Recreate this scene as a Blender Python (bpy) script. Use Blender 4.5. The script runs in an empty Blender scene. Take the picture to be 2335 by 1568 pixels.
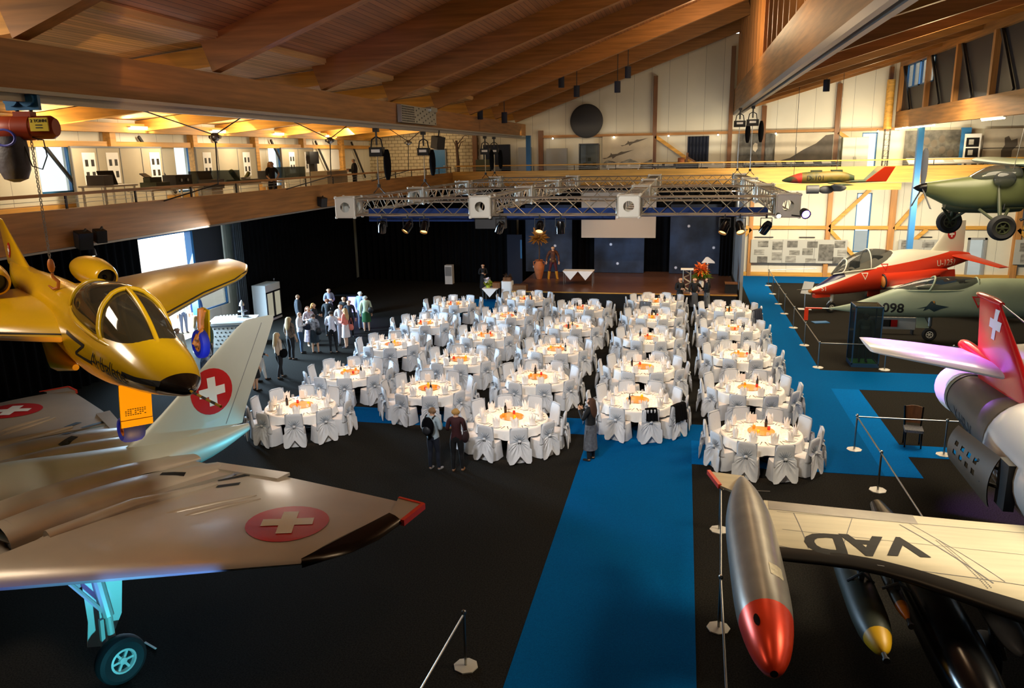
import bpy, bmesh, math, random
from math import sin, cos, pi, radians
from mathutils import Vector, Matrix, Euler
from mathutils.bvhtree import BVHTree
random.seed(7)
SC = bpy.context.scene
COL = SC.collection

# ---------------- camera
cd = bpy.data.cameras.new('camera'); cam = bpy.data.objects.new('camera', cd); COL.objects.link(cam)
cd.sensor_fit = 'HORIZONTAL'; cd.sensor_width = 36; cd.lens = 36*1782.63/2335; cd.clip_start = .1; cd.clip_end = 300
RR = ((0.97752746, 0.03271081, -0.20825483), (0.21006018, -0.23428765, 0.94920178), (-0.01774238, -0.97161685, -0.23589385))
cam.matrix_world = Matrix([(r[0], -r[1], -r[2], t) for r, t in zip(RR, (0, 0, 7.6))] + [(0, 0, 0, 1)])
SC.camera = cam
SC.view_settings.view_transform = 'Standard'; SC.view_settings.look = 'None'
SC.view_settings.exposure = 0.0; SC.view_settings.gamma = 1; SC.view_settings.use_curve_mapping = False
cy = SC.cycles
cy.max_bounces = 5; cy.diffuse_bounces = 3; cy.glossy_bounces = 3; cy.transmission_bounces = 4; cy.transparent_max_bounces = 12
cy.sample_clamp_indirect = 4; cy.sample_clamp_direct = 0; cy.caustics_reflective = False; cy.caustics_refractive = False
cy.use_denoising = True

# ---------------- world: bright overcast sky seen through the windows
W = bpy.data.worlds.new('sky'); SC.world = W; W.use_nodes = True
bg = W.node_tree.nodes['Background']; bg.inputs[0].default_value = (.93, .97, 1, 1); bg.inputs[1].default_value = 4.0

def lin(h):
    h = h.lstrip('#'); o = []
    for i in (0, 2, 4):
        c = int(h[i:i+2], 16)/255
        o.append(c/12.92 if c <= .04045 else ((c+.055)/1.055)**2.4)
    return (*o, 1)

def light(name, kind, loc, power, col=(1, 1, 1), aim=None, size=.3, size_y=None, spot=60, blend=.5, data=None):
    if data is None:
        data = bpy.data.lights.new(name, kind); data.energy = power; data.color = col
        if kind == 'AREA':
            data.size = size
            if size_y: data.shape = 'RECTANGLE'; data.size_y = size_y
        else: data.shadow_soft_size = size
        if kind == 'SPOT': data.spot_size = radians(spot); data.spot_blend = blend
    o = bpy.data.objects.new(name, data); COL.objects.link(o); o.location = loc
    if aim is not None:
        o.rotation_euler = (Vector(aim)-Vector(loc)).to_track_quat('-Z', 'Y').to_euler()
    return o

WARM = (1, .74, .45); WW = (1, .83, .57); DAY = (.82, .92, 1)
# daylight through the big side door and the gallery windows
light('door_daylight', 'AREA', (-20.75, 28.2, 3.0), 3300, (.5, .75, 1), (-14, 28, .2), 4.0, 3.4).data.spread = radians(150)
light('gallery_window_daylight', 'AREA', (-20.75, 30, 7.4), 120, DAY, (-14, 30, 6.6), 14, 1.4)
# jet hall ceiling lamps, then added fill lights and the tube light
light('jet_hall_lamp', 'AREA', (8.2, 37, 9.6), 1250, WW, (8.6, 38, 0), 5, 5)
light('jet_hall_lamp', 'AREA', (9.0, 25, 9.8), 850, WW, (8.4, 25.5, 0), 5, 5).data.spread = radians(155)
light('jet_hall_lamp', 'AREA', (10.0, 12.5, 9.8), 520, WW, (6.0, 11.5, 0), 4, 4).data.spread = radians(80)
light('jet_roof_fill', 'POINT', (7.5, 27, 9.9), 220, (1, .74, .38), size=.4)  # points added to brighten the jet hall roof, no fitting there
light('jet_roof_fill', 'POINT', (8.5, 40, 10.2), 110, (1, .74, .38), size=.4)
light('rear_wall_fill', 'AREA', (9.0, 43.0, 5.2), 1150, (1, .88, .66), (9.0, 50.3, 2.4), 13, .6)  # unseen strip added in the open to brighten the rear wall
light('right_tube_light', 'AREA', (11.7, 47, 8.55), 300, (1, .82, .5), (10.5, 50, 6.3), 6, .3)
# unseen fill lights added around the main hall and up at the ridge
light('hall_fill', 'SPOT', (-2.6, 6.0, 9.6), 2200, (1, .92, .76), (-8.8, 13.2, 3.2), .4, spot=40, blend=.7)
light('hall_fill', 'SPOT', (-5.0, 8.0, 9.7), 2900, (.93, .95, 1), (-6.5, 27, 0), .5, spot=66, blend=.8)
light('hall_fill', 'SPOT', (-1.8, 8.0, 9.8), 2800, (1, .93, .8), (0, 27, 0), .5, spot=62, blend=.8)
light('hall_fill', 'AREA', (-13.0, 8.4, 9.0), 260, (1, .82, .62), (-9.0, 11.5, 1.5), 2.0, 2.0)
light('hall_fill', 'AREA', (-13.0, 22, 5.5), 60, (1, .86, .7), (-9, 15, 2.5), 2, .4)
light('ridge_fill', 'POINT', (1.2, 21, 12.4), 220, (1, .7, .4), size=.5)  # omni points added up high to brighten roof and rear wall
light('ridge_fill', 'POINT', (1.2, 34, 12.4), 450, (1, .7, .4), size=.5)
light('ridge_fill', 'POINT', (-1.0, 9, 11.6), 190, (1, .7, .4), size=.5)
# gallery fluorescent tubes (light of the tubes modelled below)
for yy in (21.7, 26.25, 31.4, 36.6, 42.4):
    light('tube_glow', 'AREA', (-18.3, yy+.6, 8.75), 120, (1, .82, .56), (-20.3, yy+.6, 6.6), .3, 2.2)
    light('tube_glow', 'AREA', (-19.3, yy, 8.42), 60, (1, .74, .4), (-18.2, yy, 10), .3, 2.2)
light('back_gallery_fill', 'AREA', (-16.5, 47.2, 8.9), 60, WARM, (-16.5, 50.3, 7), 4, .4)  # added to brighten the brick wall, no fixture there
light('back_gallery_fill', 'AREA', (-4, 48.6, 8.9), 40, WARM, (-4, 50.3, 7.4), 14, .3)
# coloured stage lamps
light('purple_wash', 'SPOT', (-6.5, 9.5, 5.2), 330, (.75, .35, .6), (-9.0, 15.5, 9.8), .1, spot=44, blend=.4)
light('violet_wash', 'SPOT', (3.3, 22.2, 5.9), 5200, (.42, .14, 1), (6.0, 18.4, 2.6), .08, spot=30, blend=.6)
light('cyan_uplight', 'SPOT', (-5.6, 6.6, .25), 420, (.1, .75, 1), (-8.1, 8.9, 1.2), .06, spot=50, blend=.5)
light('blue_uplight', 'SPOT', (-8.0, 4.4, .4), 700, (.15, .2, 1), (-8.4, 7.9, 1.9), .06, spot=30, blend=.6)
light('blue_uplight', 'SPOT', (-5.0, 5.2, .4), 2600, (.12, .3, 1), (-6.9, 8.5, 1.9), .06, spot=24, blend=.5)
light('teal_uplight', 'SPOT', (-7.3, 15.5, .25), 200, (.1, .7, 1), (-9.4, 13.6, 1.5), .06, spot=50, blend=.5)
light('amber_uplight', 'SPOT', (-4.6, 6.6, .3), 2600, (1, .52, .1), (-7.7, 9.5, 4.25), .06, spot=22, blend=.8)
light('stage_lamp', 'SPOT', (-7.9, 38.5, 5.7), 420, (1, .6, .25), (-7.5, 43.3, 1.6), .1, spot=46, blend=.7)
light('stage_lamp', 'SPOT', (-3, 36.5, 5.7), 650, (1, .66, .4), (-3, 42, .8), .1, spot=80, blend=.8)
light('stage_lamp', 'SPOT', (-9.9, 35.5, 5.7), 600, (1, .62, .38), (-13, 40.5, 0), .1, spot=80, blend=.9)
light('stage_lamp', 'SPOT', (1.0, 36.5, 5.7), 500, (1, .62, .3), (.2, 40.0, 1.0), .1, spot=46, blend=.7)
light('backdrop_lamp', 'SPOT', (-2.5, 42.4, 5.5), 210, (.75, .8, 1), (-2.5, 45.3, 2), .3, spot=110, blend=.8)

# ---------------- materials
def mat(name, col, rough=.5, metal=0, noise=None, bump=None, planks=None, two=None, emit=0, trans=0, spec=.5, stretch=None, ecol=None, coat=0, pv=.15):
    """col: hex; noise=(scale, amount[, second hex]); planks=(axis, width, dark); two=[(hex,(a,b,c,d))...]: second colour where a*x+b*y+c*z+d>0"""
    m = bpy.data.materials.new(name); m.use_nodes = True; t = m.node_tree; n = t.nodes; L = t.links
    b = n['Principled BSDF']; b.inputs['Roughness'].default_value = rough; b.inputs['Metallic'].default_value = metal
    b.inputs['Specular IOR Level'].default_value = spec
    if coat: b.inputs['Coat Weight'].default_value = coat; b.inputs['Coat Roughness'].default_value = .12
    c = lin(col)
    tc = n.new('ShaderNodeTexCoord'); out = None; b.inputs['Base Color'].default_value = c
    def mixc(f, a, bcol):
        x = n.new('ShaderNodeMix'); x.data_type = 'RGBA'
        if isinstance(f, float): x.inputs[0].default_value = f
        else: L.new(f, x.inputs[0])
        for k, q in ((6, a), (7, bcol)):
            if isinstance(q, tuple): x.inputs[k].default_value = q
            else: L.new(q, x.inputs[k])
        return x.outputs[2]
    vec = tc.outputs['Object']
    if stretch:
        mp = n.new('ShaderNodeMapping'); mp.inputs['Scale'].default_value = stretch; L.new(vec, mp.inputs[0]); vec2 = mp.outputs[0]
    else: vec2 = vec
    cur = c
    if two:
        for hx, *pls in two:
          fac = None
          for (a, bb, cc, d) in pls:
            dp = n.new('ShaderNodeVectorMath'); dp.operation = 'DOT_PRODUCT'; L.new(vec, dp.inputs[0]); dp.inputs[1].default_value = (a, bb, cc)
            g = n.new('ShaderNodeMath'); g.operation = 'GREATER_THAN'; L.new(dp.outputs['Value'], g.inputs[0]); g.inputs[1].default_value = -d
            if fac is None: fac = g.outputs[0]
            else:
                mm = n.new('ShaderNodeMath'); mm.operation = 'MULTIPLY'; L.new(fac, mm.inputs[0]); L.new(g.outputs[0], mm.inputs[1]); fac = mm.outputs[0]
          cur = mixc(fac, cur, lin(hx))
    if noise:
        nz = n.new('ShaderNodeTexNoise'); nz.inputs['Scale'].default_value = noise[0]; nz.inputs['Detail'].default_value = 5; L.new(vec2, nz.inputs['Vector'])
        if len(noise) > 2:
            rp = n.new('ShaderNodeMapRange'); rp.inputs[1].default_value = .5-.5*noise[1]; rp.inputs[2].default_value = .5+.5*noise[1]; L.new(nz.outputs[0], rp.inputs[0])
            cur = mixc(rp.outputs[0], cur, lin(noise[2]))
        else:
            rp = n.new('ShaderNodeMapRange'); rp.inputs[1].default_value = .3; rp.inputs[2].default_value = .7
            rp.inputs[3].default_value = 1-noise[1]; rp.inputs[4].default_value = 1+noise[1]*.5; L.new(nz.outputs[0], rp.inputs[0])
            mu = n.new('ShaderNodeVectorMath'); mu.operation = 'SCALE'
            if isinstance(cur, tuple): mu.inputs[0].default_value = cur[:3]
            else: L.new(cur, mu.inputs[0])
            L.new(rp.outputs[0], mu.inputs['Scale']); cur = mu.outputs[0]
    if planks:
        ax, wd, dk = planks
        sp = n.new('ShaderNodeSeparateXYZ'); L.new(vec, sp.inputs[0])
        dv = n.new('ShaderNodeMath'); dv.operation = 'DIVIDE'; L.new(sp.outputs[ax], dv.inputs[0]); dv.inputs[1].default_value = wd
        fr = n.new('ShaderNodeMath'); fr.operation = 'FRACT'; L.new(dv.outputs[0], fr.inputs[0])
        g = n.new('ShaderNodeMath'); g.operation = 'LESS_THAN'; L.new(fr.outputs[0], g.inputs[0]); g.inputs[1].default_value = dk
        fl = n.new('ShaderNodeMath'); fl.operation = 'FLOOR'; L.new(dv.outputs[0], fl.inputs[0])
        wn = n.new('ShaderNodeTexWhiteNoise'); wn.noise_dimensions = '1D'; L.new(fl.outputs[0], wn.inputs['W'])
        r2 = n.new('ShaderNodeMapRange'); r2.inputs[3].default_value = 1-pv*1.2; r2.inputs[4].default_value = 1+pv*.8; L.new(wn.outputs[0], r2.inputs[0])
        mu = n.new('ShaderNodeVectorMath'); mu.operation = 'SCALE'
        if isinstance(cur, tuple): mu.inputs[0].default_value = cur[:3]
        else: L.new(cur, mu.inputs[0])
        L.new(r2.outputs[0], mu.inputs['Scale'])
        cur = mixc(g.outputs[0], mu.outputs[0], tuple(x*.18 for x in c[:3])+(1,))
    if not isinstance(cur, tuple): L.new(cur, b.inputs['Base Color'])
    if bump:
        nz = n.new('ShaderNodeTexNoise'); nz.inputs['Scale'].default_value = bump[0]; nz.inputs['Detail'].default_value = 4; L.new(vec2, nz.inputs['Vector'])
        bp = n.new('ShaderNodeBump'); bp.inputs['Strength'].default_value = bump[1]; bp.inputs['Distance'].default_value = bump[2] if len(bump) > 2 else .02
        L.new(nz.outputs[0], bp.inputs['Height']); L.new(bp.outputs[0], b.inputs['Normal'])
    if emit:
        b.inputs['Emission Color'].default_value = lin(ecol or col); b.inputs['Emission Strength'].default_value = emit
    if trans:      # thin clear sheet
        tr = n.new('ShaderNodeBsdfTransparent'); tr.inputs[0].default_value = tuple(.5+.5*x for x in c[:3])+(1,)
        mx = n.new('ShaderNodeMixShader'); mx.inputs[0].default_value = 1-trans
        L.new(tr.outputs[0], mx.inputs[1]); L.new(b.outputs[0], mx.inputs[2]); L.new(mx.outputs[0], n['Material Output'].inputs[0])
    return m

GRX = (.35, 6, 6); GRY = (6, .35, 6); GRZ = (6, 6, .35)
M = {}
def dm(k, *a, **kw): M[k] = mat(k, *a, **kw)
dm('carpet', '#2a2824', .95, spec=.04, noise=(38, .6), bump=(180, .4, .01))
dm('blue_carpet', '#005c9c', .95, spec=.04, noise=(45, .2), bump=(180, .4, .01))
dm('blue_tile', '#006cba', .95, spec=.04, noise=(45, .2), bump=(180, .4, .01))
dm('glulam_y', '#aa763c', .5, noise=(1.6, .35), stretch=GRY)
dm('glulam_x', '#aa763c', .5, noise=(1.6, .35), stretch=GRX)
dm('glulam_z', '#c48a4c', .5, noise=(1.6, .3), stretch=GRZ)
dm('pine_y', '#d6a052', .5, noise=(1.6, .3), stretch=GRY)
dm('pine_x', '#dba347', .5, noise=(1.6, .3), stretch=GRX)
dm('boards', '#a27043', .6, noise=(1.2, .25), stretch=GRY, planks=(0, .14, .09))
dm('boards_pale', '#d9b47c', .6, noise=(1.2, .25), stretch=GRY, planks=(0, .14, .09))
dm('dark_boards', '#5a3a22', .6, noise=(1.5, .3), stretch=GRZ, planks=(1, .35, .08))
dm('cream', '#e4dfcc', .7, noise=(.6, .06), planks=(0, 1.05, .012), pv=.03)
dm('cream_y', '#e6e3d2', .7, noise=(.6, .06), planks=(1, 1.05, .012), pv=.03)
dm('grey_wall', '#9a9a98', .7, noise=(1, .08))
dm('concrete', '#b5b0a3', .8, noise=(1, .1))
dm('black_cloth', '#0b0b0d', .9, spec=.1, noise=(3, .3))
dm('black', '#0c0c0d', .5)
dm('black_gloss', '#08080a', .2)
dm('dark_grey', '#2c2d30', .5)
dm('mid_grey', '#6d6e70', .5)
dm('steel', '#a9a9a6', .3, 1)
dm('alu', '#b9b4a6', .35, .9)
dm('alu_white', '#d8d4c8', .45, .2)
dm('rail_grey', '#9c9a95', .4, .3)
dm('blue_steel', '#2f6ea3', .4)
dm('blue_cloth', '#0b2f6e', .8)
dm('white', '#f1efe9', .6)
dm('white_cloth', '#f2efea', .75, bump=(9, .25, .02))
dm('chair_cloth', '#e4e4e6', .7, bump=(14, .35, .02))
dm('napkin', '#fbf6f0', .8)
dm('china', '#f5f2ec', .25)
dm('cutlery', '#8a8076', .25, 1)
dm('glass', '#ffffff', .04, trans=.86, spec=1)
dm('pane', '#5c6c70', .03, trans=.93, spec=.6)
dm('canopy', '#4a4e4e', .04, trans=.6, spec=1)
dm('smoked', '#35332c', .06, trans=.3, spec=1)
dm('amber_tray', '#eda24a', .3, .1, noise=(6, .25), coat=.4)
dm('amber_glass', '#e0861c', .1, emit=.5, trans=.2)
dm('red_glass', '#c02a24', .1, emit=.35, trans=.2)
dm('yellow_glass', '#d8b81c', .1, emit=.4, trans=.2)
dm('flame', '#ffd590', .5, emit=9)
dm('bottle_dark', '#17110f', .1, spec=.8)
dm('tube', '#fff0c8', .5, emit=24, ecol='#ffe6a8')
dm('lamp_amber', '#ffb060', .5, emit=5)
dm('lamp_white', '#fff4dc', .5, emit=16)
dm('led_violet', '#b49aff', .5, emit=14, ecol='#9a72ff')
dm('stage_floor', '#6b4630', .35, noise=(3, .15), planks=(1, 1.0, .012))
dm('screen', '#a89c8e', .8)
dm('rubber', '#161617', .75)
dm('skin', '#d9a987', .55)
dm('blackboard_text', '#101010', .6)
dm('red_paint', '#c3201d', .35)
dm('wood_brown', '#7c4f28', .4, noise=(3, .3), stretch=GRZ)
dm('terracotta', '#b4683a', .7, noise=(5, .2))
# special materials
def brick_mat():
    m = mat('white_brick', '#cdbf9f', .8); t = m.node_tree; n = t.nodes
    br = n.new('ShaderNodeTexBrick'); tc = n.new('ShaderNodeTexCoord'); mp = n.new('ShaderNodeMapping'); mp.inputs['Rotation'].default_value = (radians(90), 0, 0)
    t.links.new(tc.outputs['Object'], mp.inputs[0]); t.links.new(mp.outputs[0], br.inputs[0])
    br.inputs['Color1'].default_value = lin('#d3c5a4'); br.inputs['Color2'].default_value = lin('#c6b896'); br.inputs['Mortar'].default_value = lin('#7d7058')
    br.inputs['Scale'].default_value = 1; br.inputs['Mortar Size'].default_value = .018; br.inputs['Brick Width'].default_value = .42; br.inputs['Row Height'].default_value = .21
    t.links.new(br.outputs[0], n['Principled BSDF'].inputs['Base Color']); return m
M['brick'] = brick_mat()
dm('cosmos', '#14171c', .8, noise=(.7, .45, '#3c4b66'))
dm('star', '#e8eefc', .7)
dm('photo_grey', '#141412', .5, noise=(2.2, .35, '#b9b6ab'), stretch=(1, 1, 2.4))
dm('photo_dark', '#0f0e0d', .5, noise=(2.6, .5, '#6f6b62'))
dm('photo_sepia', '#c9bda6', .5, noise=(.7, .25))
dm('panel_grey', '#b9b8b0', .6)
dm('panel_tan', '#b0a58c', .6, noise=(2, .05))

class MB:
    def __init__(s): s.v = []; s.f = []; s.m = []
    def add(s, v, f, mi=0, X=None):
        k = len(s.v)
        s.v += [tuple(X @ Vector(p)) for p in v] if X is not None else [tuple(p) for p in v]
        s.f += [tuple(i+k for i in q) for q in f]; s.m += [mi]*len(f); return s
    def box(s, c, d, mi=0, X=None):
        x, y, z = c; a, b, e = d[0]/2, d[1]/2, d[2]/2
        v = [(x+i*a, y+j*b, z+k*e) for i in (-1, 1) for j in (-1, 1) for k in (-1, 1)]
        return s.add(v, [(0, 1, 3, 2), (4, 6, 7, 5), (0, 4, 5, 1), (2, 3, 7, 6), (0, 2, 6, 4), (1, 5, 7, 3)], mi, X)
    def b2(s, x0, x1, y0, y1, z0, z1, mi=0): return s.box(((x0+x1)/2, (y0+y1)/2, (z0+z1)/2), (x1-x0, y1-y0, z1-z0), mi)
    def bar(s, p, q, w, h, mi=0, up=(0, 0, 1)):
        p, q = Vector(p), Vector(q); d = (q-p).normalized(); u = Vector(up)
        if abs(d.dot(u)) > .99: u = Vector((0, 1, 0))
        r = d.cross(u).normalized(); u = r.cross(d)
        v = [tuple(a+r*(i*w/2)+u*(j*h/2)) for a in (p, q) for i, j in ((-1, -1), (1, -1), (1, 1), (-1, 1))]
        return s.add(v, [(3, 2, 1, 0), (4, 5, 6, 7), (0, 1, 5, 4), (1, 2, 6, 5), (2, 3, 7, 6), (3, 0, 4, 7)], mi)
    def tube(s, pts, r, n=8, mi=0, cap=True):
        P = [Vector(p) for p in pts]; rs = r if isinstance(r, (list, tuple)) else [r]*len(P); rings = []; pr = None
        for i, p in enumerate(P):
            d = (P[min(i+1, len(P)-1)]-P[max(i-1, 0)]).normalized()
            a = pr if pr is not None else (Vector((0, 0, 1)) if abs(d.z) < .9 else Vector((1, 0, 0)))
            x = d.cross(a).normalized(); a = x.cross(d).normalized(); pr = a
            rings.append([tuple(p+x*(rs[i]*cos(2*pi*k/n))+a*(rs[i]*sin(2*pi*k/n))) for k in range(n)])
        return s.loft(rings, cap, mi)
    def loft(s, rings, cap=True, mi=0, X=None, closed=True):
        n = len(rings[0]); v = [p for r in rings for p in r]; f = []
        for i in range(len(rings)-1):
            for k in range(n if closed else n-1):
                a, b = i*n+k, i*n+(k+1) % n; f.append((a, b, b+n, a+n))
        if cap and closed: f += [tuple(range(n-1, -1, -1)), tuple(range((len(rings)-1)*n, len(rings)*n))]
        return s.add(v, f, mi, X)
    def lathe(s, prof, n=16, mi=0, X=None, cap=True):
        return s.loft([[(r*cos(2*pi*k/n), r*sin(2*pi*k/n), z) for k in range(n)] for r, z in prof], cap, mi, X)
    def prism(s, poly, z0, z1, mi=0, X=None):
        n = len(poly); v = [(x, y, z0) for x, y in poly]+[(x, y, z1) for x, y in poly]
        f = [tuple(range(n-1, -1, -1)), tuple(range(n, 2*n))]+[(k, (k+1) % n, (k+1) % n+n, k+n) for k in range(n)]
        return s.add(v, f, mi, X)
    def ell(s, c, r, n=12, mi=0, X=None):
        h = n//2+1; rings = []
        for i in range(1, h):
            a = pi*i/h; rings.append([(c[0]+r[0]*sin(a)*cos(2*pi*k/n), c[1]+r[1]*sin(a)*sin(2*pi*k/n), c[2]-r[2]*cos(a)) for k in range(n)])
        return s.loft(rings, True, mi, X)
    def mesh(s, name, smooth=35):
        me = bpy.data.meshes.new(name); me.from_pydata(s.v, [], s.f)
        if any(s.m): me.polygons.foreach_set('material_index', s.m)
        bm = bmesh.new(); bm.from_mesh(me); bmesh.ops.recalc_face_normals(bm, faces=bm.faces); bm.to_mesh(me); bm.free()
        if smooth: me.shade_smooth(); me.set_sharp_from_angle(angle=radians(smooth))
        return me
    def bvh(s): return BVHTree.FromPolygons([Vector(v) for v in s.v], s.f)

def O(name, mb, mats, parent=None, loc=None, rot=None, smooth=35, **pr):
    me = mb.mesh(name, smooth) if isinstance(mb, MB) else mb
    if isinstance(mb, MB) or not me.materials:
        for k in (mats if isinstance(mats, (list, tuple)) else [mats]): me.materials.append(M[k])
    o = bpy.data.objects.new(name, me); COL.objects.link(o)
    if parent: o.parent = parent
    if loc: o.location = loc
    if rot: o.rotation_euler = rot
    for k, v in pr.items(): o[k] = v
    return o
def T(name, label, cat, loc=(0, 0, 0), rot=(0, 0, 0), group=None):
    o = bpy.data.objects.new(name, None); COL.objects.link(o); o.location = loc; o.rotation_euler = rot; o.empty_display_size = .2
    o['label'] = label; o['category'] = cat
    if group: o['group'] = group
    return o
def tag(o, label, cat, group=None):
    o['label'] = label; o['category'] = cat
    if group: o['group'] = group
    return o
def S(name, mb, mats, parent=None, smooth=0, **k):
    o = O(name, mb, mats, parent, smooth=smooth, **k)
    if not parent: o['kind'] = 'structure'
    return o
def kids(o): return [c for c in o.children]
def copy_tree(src, loc, rot, label, group=None):
    c = src.copy(); COL.objects.link(c); c.location = loc
    if rot is not None: c.rotation_euler = rot
    c['label'] = label
    if group: c['group'] = group
    for ch in src.children:
        d = ch.copy(); COL.objects.link(d); d.parent = c
        for g in ch.children:
            e = g.copy(); COL.objects.link(e); e.parent = d
    return c
def frame_rot(x, y, z): return Matrix(((x, y, z),)).to_3x3() if 0 else None
def text_polys(s, size=1, shear=0, ext=0, space=1.0, bold=0):
    cu = bpy.data.curves.new('t', 'FONT'); cu.body = s; cu.size = size; cu.shear = shear; cu.extrude = ext; cu.align_x = 'CENTER'; cu.align_y = 'CENTER'; cu.resolution_u = 3; cu.space_character = space; cu.offset = bold
    o = bpy.data.objects.new('t', cu); COL.objects.link(o); bpy.context.view_layer.update()
    me = bpy.data.meshes.new_from_object(o.evaluated_get(bpy.context.evaluated_depsgraph_get()))
    bpy.data.objects.remove(o); bpy.data.curves.remove(cu)
    v = [tuple(p.co) for p in me.vertices]; f = [tuple(p.vertices) for p in me.polygons]; bpy.data.meshes.remove(me)
    return v, f
def wall_text(name, s, size, mk, parent, loc, rot, shear=0, space=1.0):
    v, f = text_polys(s, size, shear, .003, space); mb = MB(); mb.add(v, f); return O(name, mb, mk, parent, loc, rot, 0)

def decal(name, v, f, P, ax, ay, dr, bvh, mk, parent, off=.006, cut=.12):
    """lay a flat shape (2D verts v, faces f) on a surface: P + x*ax + y*ay projected along dr"""
    bm = bmesh.new(); vs = [bm.verts.new((p[0], p[1], 0)) for p in v]
    for q in f:
        try: bm.faces.new([vs[i] for i in q])
        except ValueError: pass
    bmesh.ops.triangulate(bm, faces=bm.faces)
    for _ in range(4):
        e = [x for x in bm.edges if x.calc_length() > cut]
        if not e: break
        bmesh.ops.subdivide_edges(bm, edges=e, cuts=1); bmesh.ops.triangulate(bm, faces=[q for q in bm.faces if len(q.verts) > 3])
    P, ax, ay, dr = Vector(P), Vector(ax), Vector(ay), Vector(dr).normalized(); bm.verts.ensure_lookup_table()
    for x in bm.verts:
        o = P+ax*x.co.x+ay*x.co.y; h = bvh.ray_cast(o-dr*3, dr)
        if h[0] is None: h = bvh.find_nearest(o)
        nn = h[1] if h[1].dot(dr) < 0 else -h[1]
        x.co = h[0]+nn*off
    me = bpy.data.meshes.new(name); bm.to_mesh(me); bm.free(); me.materials.append(M[mk])
    o = bpy.data.objects.new(name, me); COL.objects.link(o); o.parent = parent; return o
def disc(r, n=28): return [(0, 0)]+[(r*cos(2*pi*k/n), r*sin(2*pi*k/n)) for k in range(n)], [(0, k+1, (k+1) % n+1) for k in range(n)]
def cross(r, a=.19, b=.62):
    a *= r; b *= r
    v = [(-a, -a), (a, -a), (a, a), (-a, a), (-a, -b), (a, -b), (a, b), (-a, b), (-b, -a), (-b, a), (b, -a), (b, a)]
    return v, [(0, 1, 2, 3), (4, 5, 1, 0), (3, 2, 6, 7), (8, 0, 3, 9), (1, 10, 11, 2)]
def roundel(P, ax, ay, dr, bvh, r, parent, off=.008):
    d = decal('roundel', *disc(r), P, ax, ay, dr, bvh, 'red_paint', parent, off)
    decal('white_cross', *cross(r), P, ax, ay, dr, bvh, 'white', d, off*2); return d

# ================= the hall =================
m = MB(); m.b2(-21, 30, -4, 50.5, -.3, 0); S('floor', m, 'carpet')
def slab(name, x0, x1, y0, y1, k, z=.008):
    m = MB(); m.b2(x0, x1, y0, y1, -.02, z); return S(name, m, k)
slab('floor_walkway', -2.35, .42, 2, 20.44, 'blue_carpet')
slab('floor_walkway', -12.5, 3.5, 20.44, 21.75, 'blue_carpet')
slab('floor_walkway', .42, 3.5, 18.78, 20.44, 'blue_tile')
slab('floor_walkway', 3.5, 4.9, 18.78, 50.2, 'blue_carpet')
slab('floor_walkway', 4.9, 5.75, 18.78, 26.0, 'blue_tile', .0085)
slab('floor_walkway', 5.75, 8.6, 20.15, 21.0, 'blue_tile')
slab('floor_walkway', 4.9, 28, 26.0, 28.25, 'blue_carpet')
slab('floor_walkway', 4.9, 28, 47.6, 50.2, 'blue_carpet')
slab('floor_walkway', -12.0, -8.6, 34.5, 40.4, 'blue_carpet')
slab('floor_walkway', -12.2, -11.7, 21.75, 34.5, 'blue_carpet')
# walls
m = MB()
for y0, y1, z0, z1 in ((-4, 26.1, 0, 5.2), (-4, 22.2, 5.2, 9.4), (22.2, 23.65, 5.2, 6.6), (22.2, 23.65, 8.16, 9.4), (23.65, 29.4, 5.2, 9.4), (29.4, 30.5, 5.2, 6.3), (29.4, 30.5, 8.16, 9.4), (30.5, 37, 5.2, 9.4),
                       (37, 38.3, 5.2, 5.9), (37, 38.3, 8.2, 9.4), (38.3, 50.5, 5.2, 9.4), (26.1, 32.3, 4.75, 5.2), (29.8, 32.3, 0, 1.1), (32.3, 50.5, 0, 5.2)):
    m.b2(-20.8, -20.5, y0, y1, z0, z1)
S('wall_left', m, 'cream_y')
m = MB()
for x0, x1, z0, z1 in ((-13, 10.05, 0, 14.2), (10.05, 10.9, 0, 1.5), (10.05, 10.9, 5.0, 6.4), (10.05, 10.9, 8.45, 14.2), (10.9, 16.4, 0, 14.2), (16.4, 17.2, 2.3, 14.2), (17.2, 30, 0, 14.2)): m.b2(x0, x1, 50.3, 50.6, z0, z1)
S('wall_back', m, 'cream')
m = MB(); m.b2(-20.8, -13, 50.3, 50.6, 0, 9.6); S('wall_brick', m, 'brick')
m = MB(); m.b2(-21, 30, -4.3, -4, 0, 15); S('wall_front', m, 'grey_wall')
m = MB(); m.b2(29.7, 30, -4, 50.5, 0, 9.5); S('wall_right', m, 'cream_y')
def sheet(name, x0, z0, x1, z1, k, y0=-4, y1=50.5, t=.12):
    m = MB(); v = [(x0, y0, z0), (x1, y0, z1), (x1, y0, z1+t), (x0, y0, z0+t)]; m.add(v+[(a, y1, c) for a, _, c in v], [(3, 2, 1, 0), (4, 5, 6, 7), (0, 1, 5, 4), (1, 2, 6, 5), (2, 3, 7, 6), (3, 0, 4, 7)])
    return S(name, m, k)
zl = lambda x: 10.22+.355*(x+10)
zr = lambda x: 10.3+.284*(x-4.88)
sheet('ceiling', -10.05, zl(-10.05), 3.1, zl(3.1), 'boards')
sheet('ceiling_gallery', -21, 9.05, -9.9, 10.12, 'boards_pale')
m = MB(); m.b2(-10.08, -9.86, -4, 50.4, 10.16, 10.45); S('trim_1', m, 'boards_pale')
sheet('ceiling_jet_hall', 2.9, zr(2.9)+.62, 12.2, zr(12.2)+.62, 'boards')
sheet('ceiling_side_aisle', 11.9, 9.2, 30, 9.4, 'boards')
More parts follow.
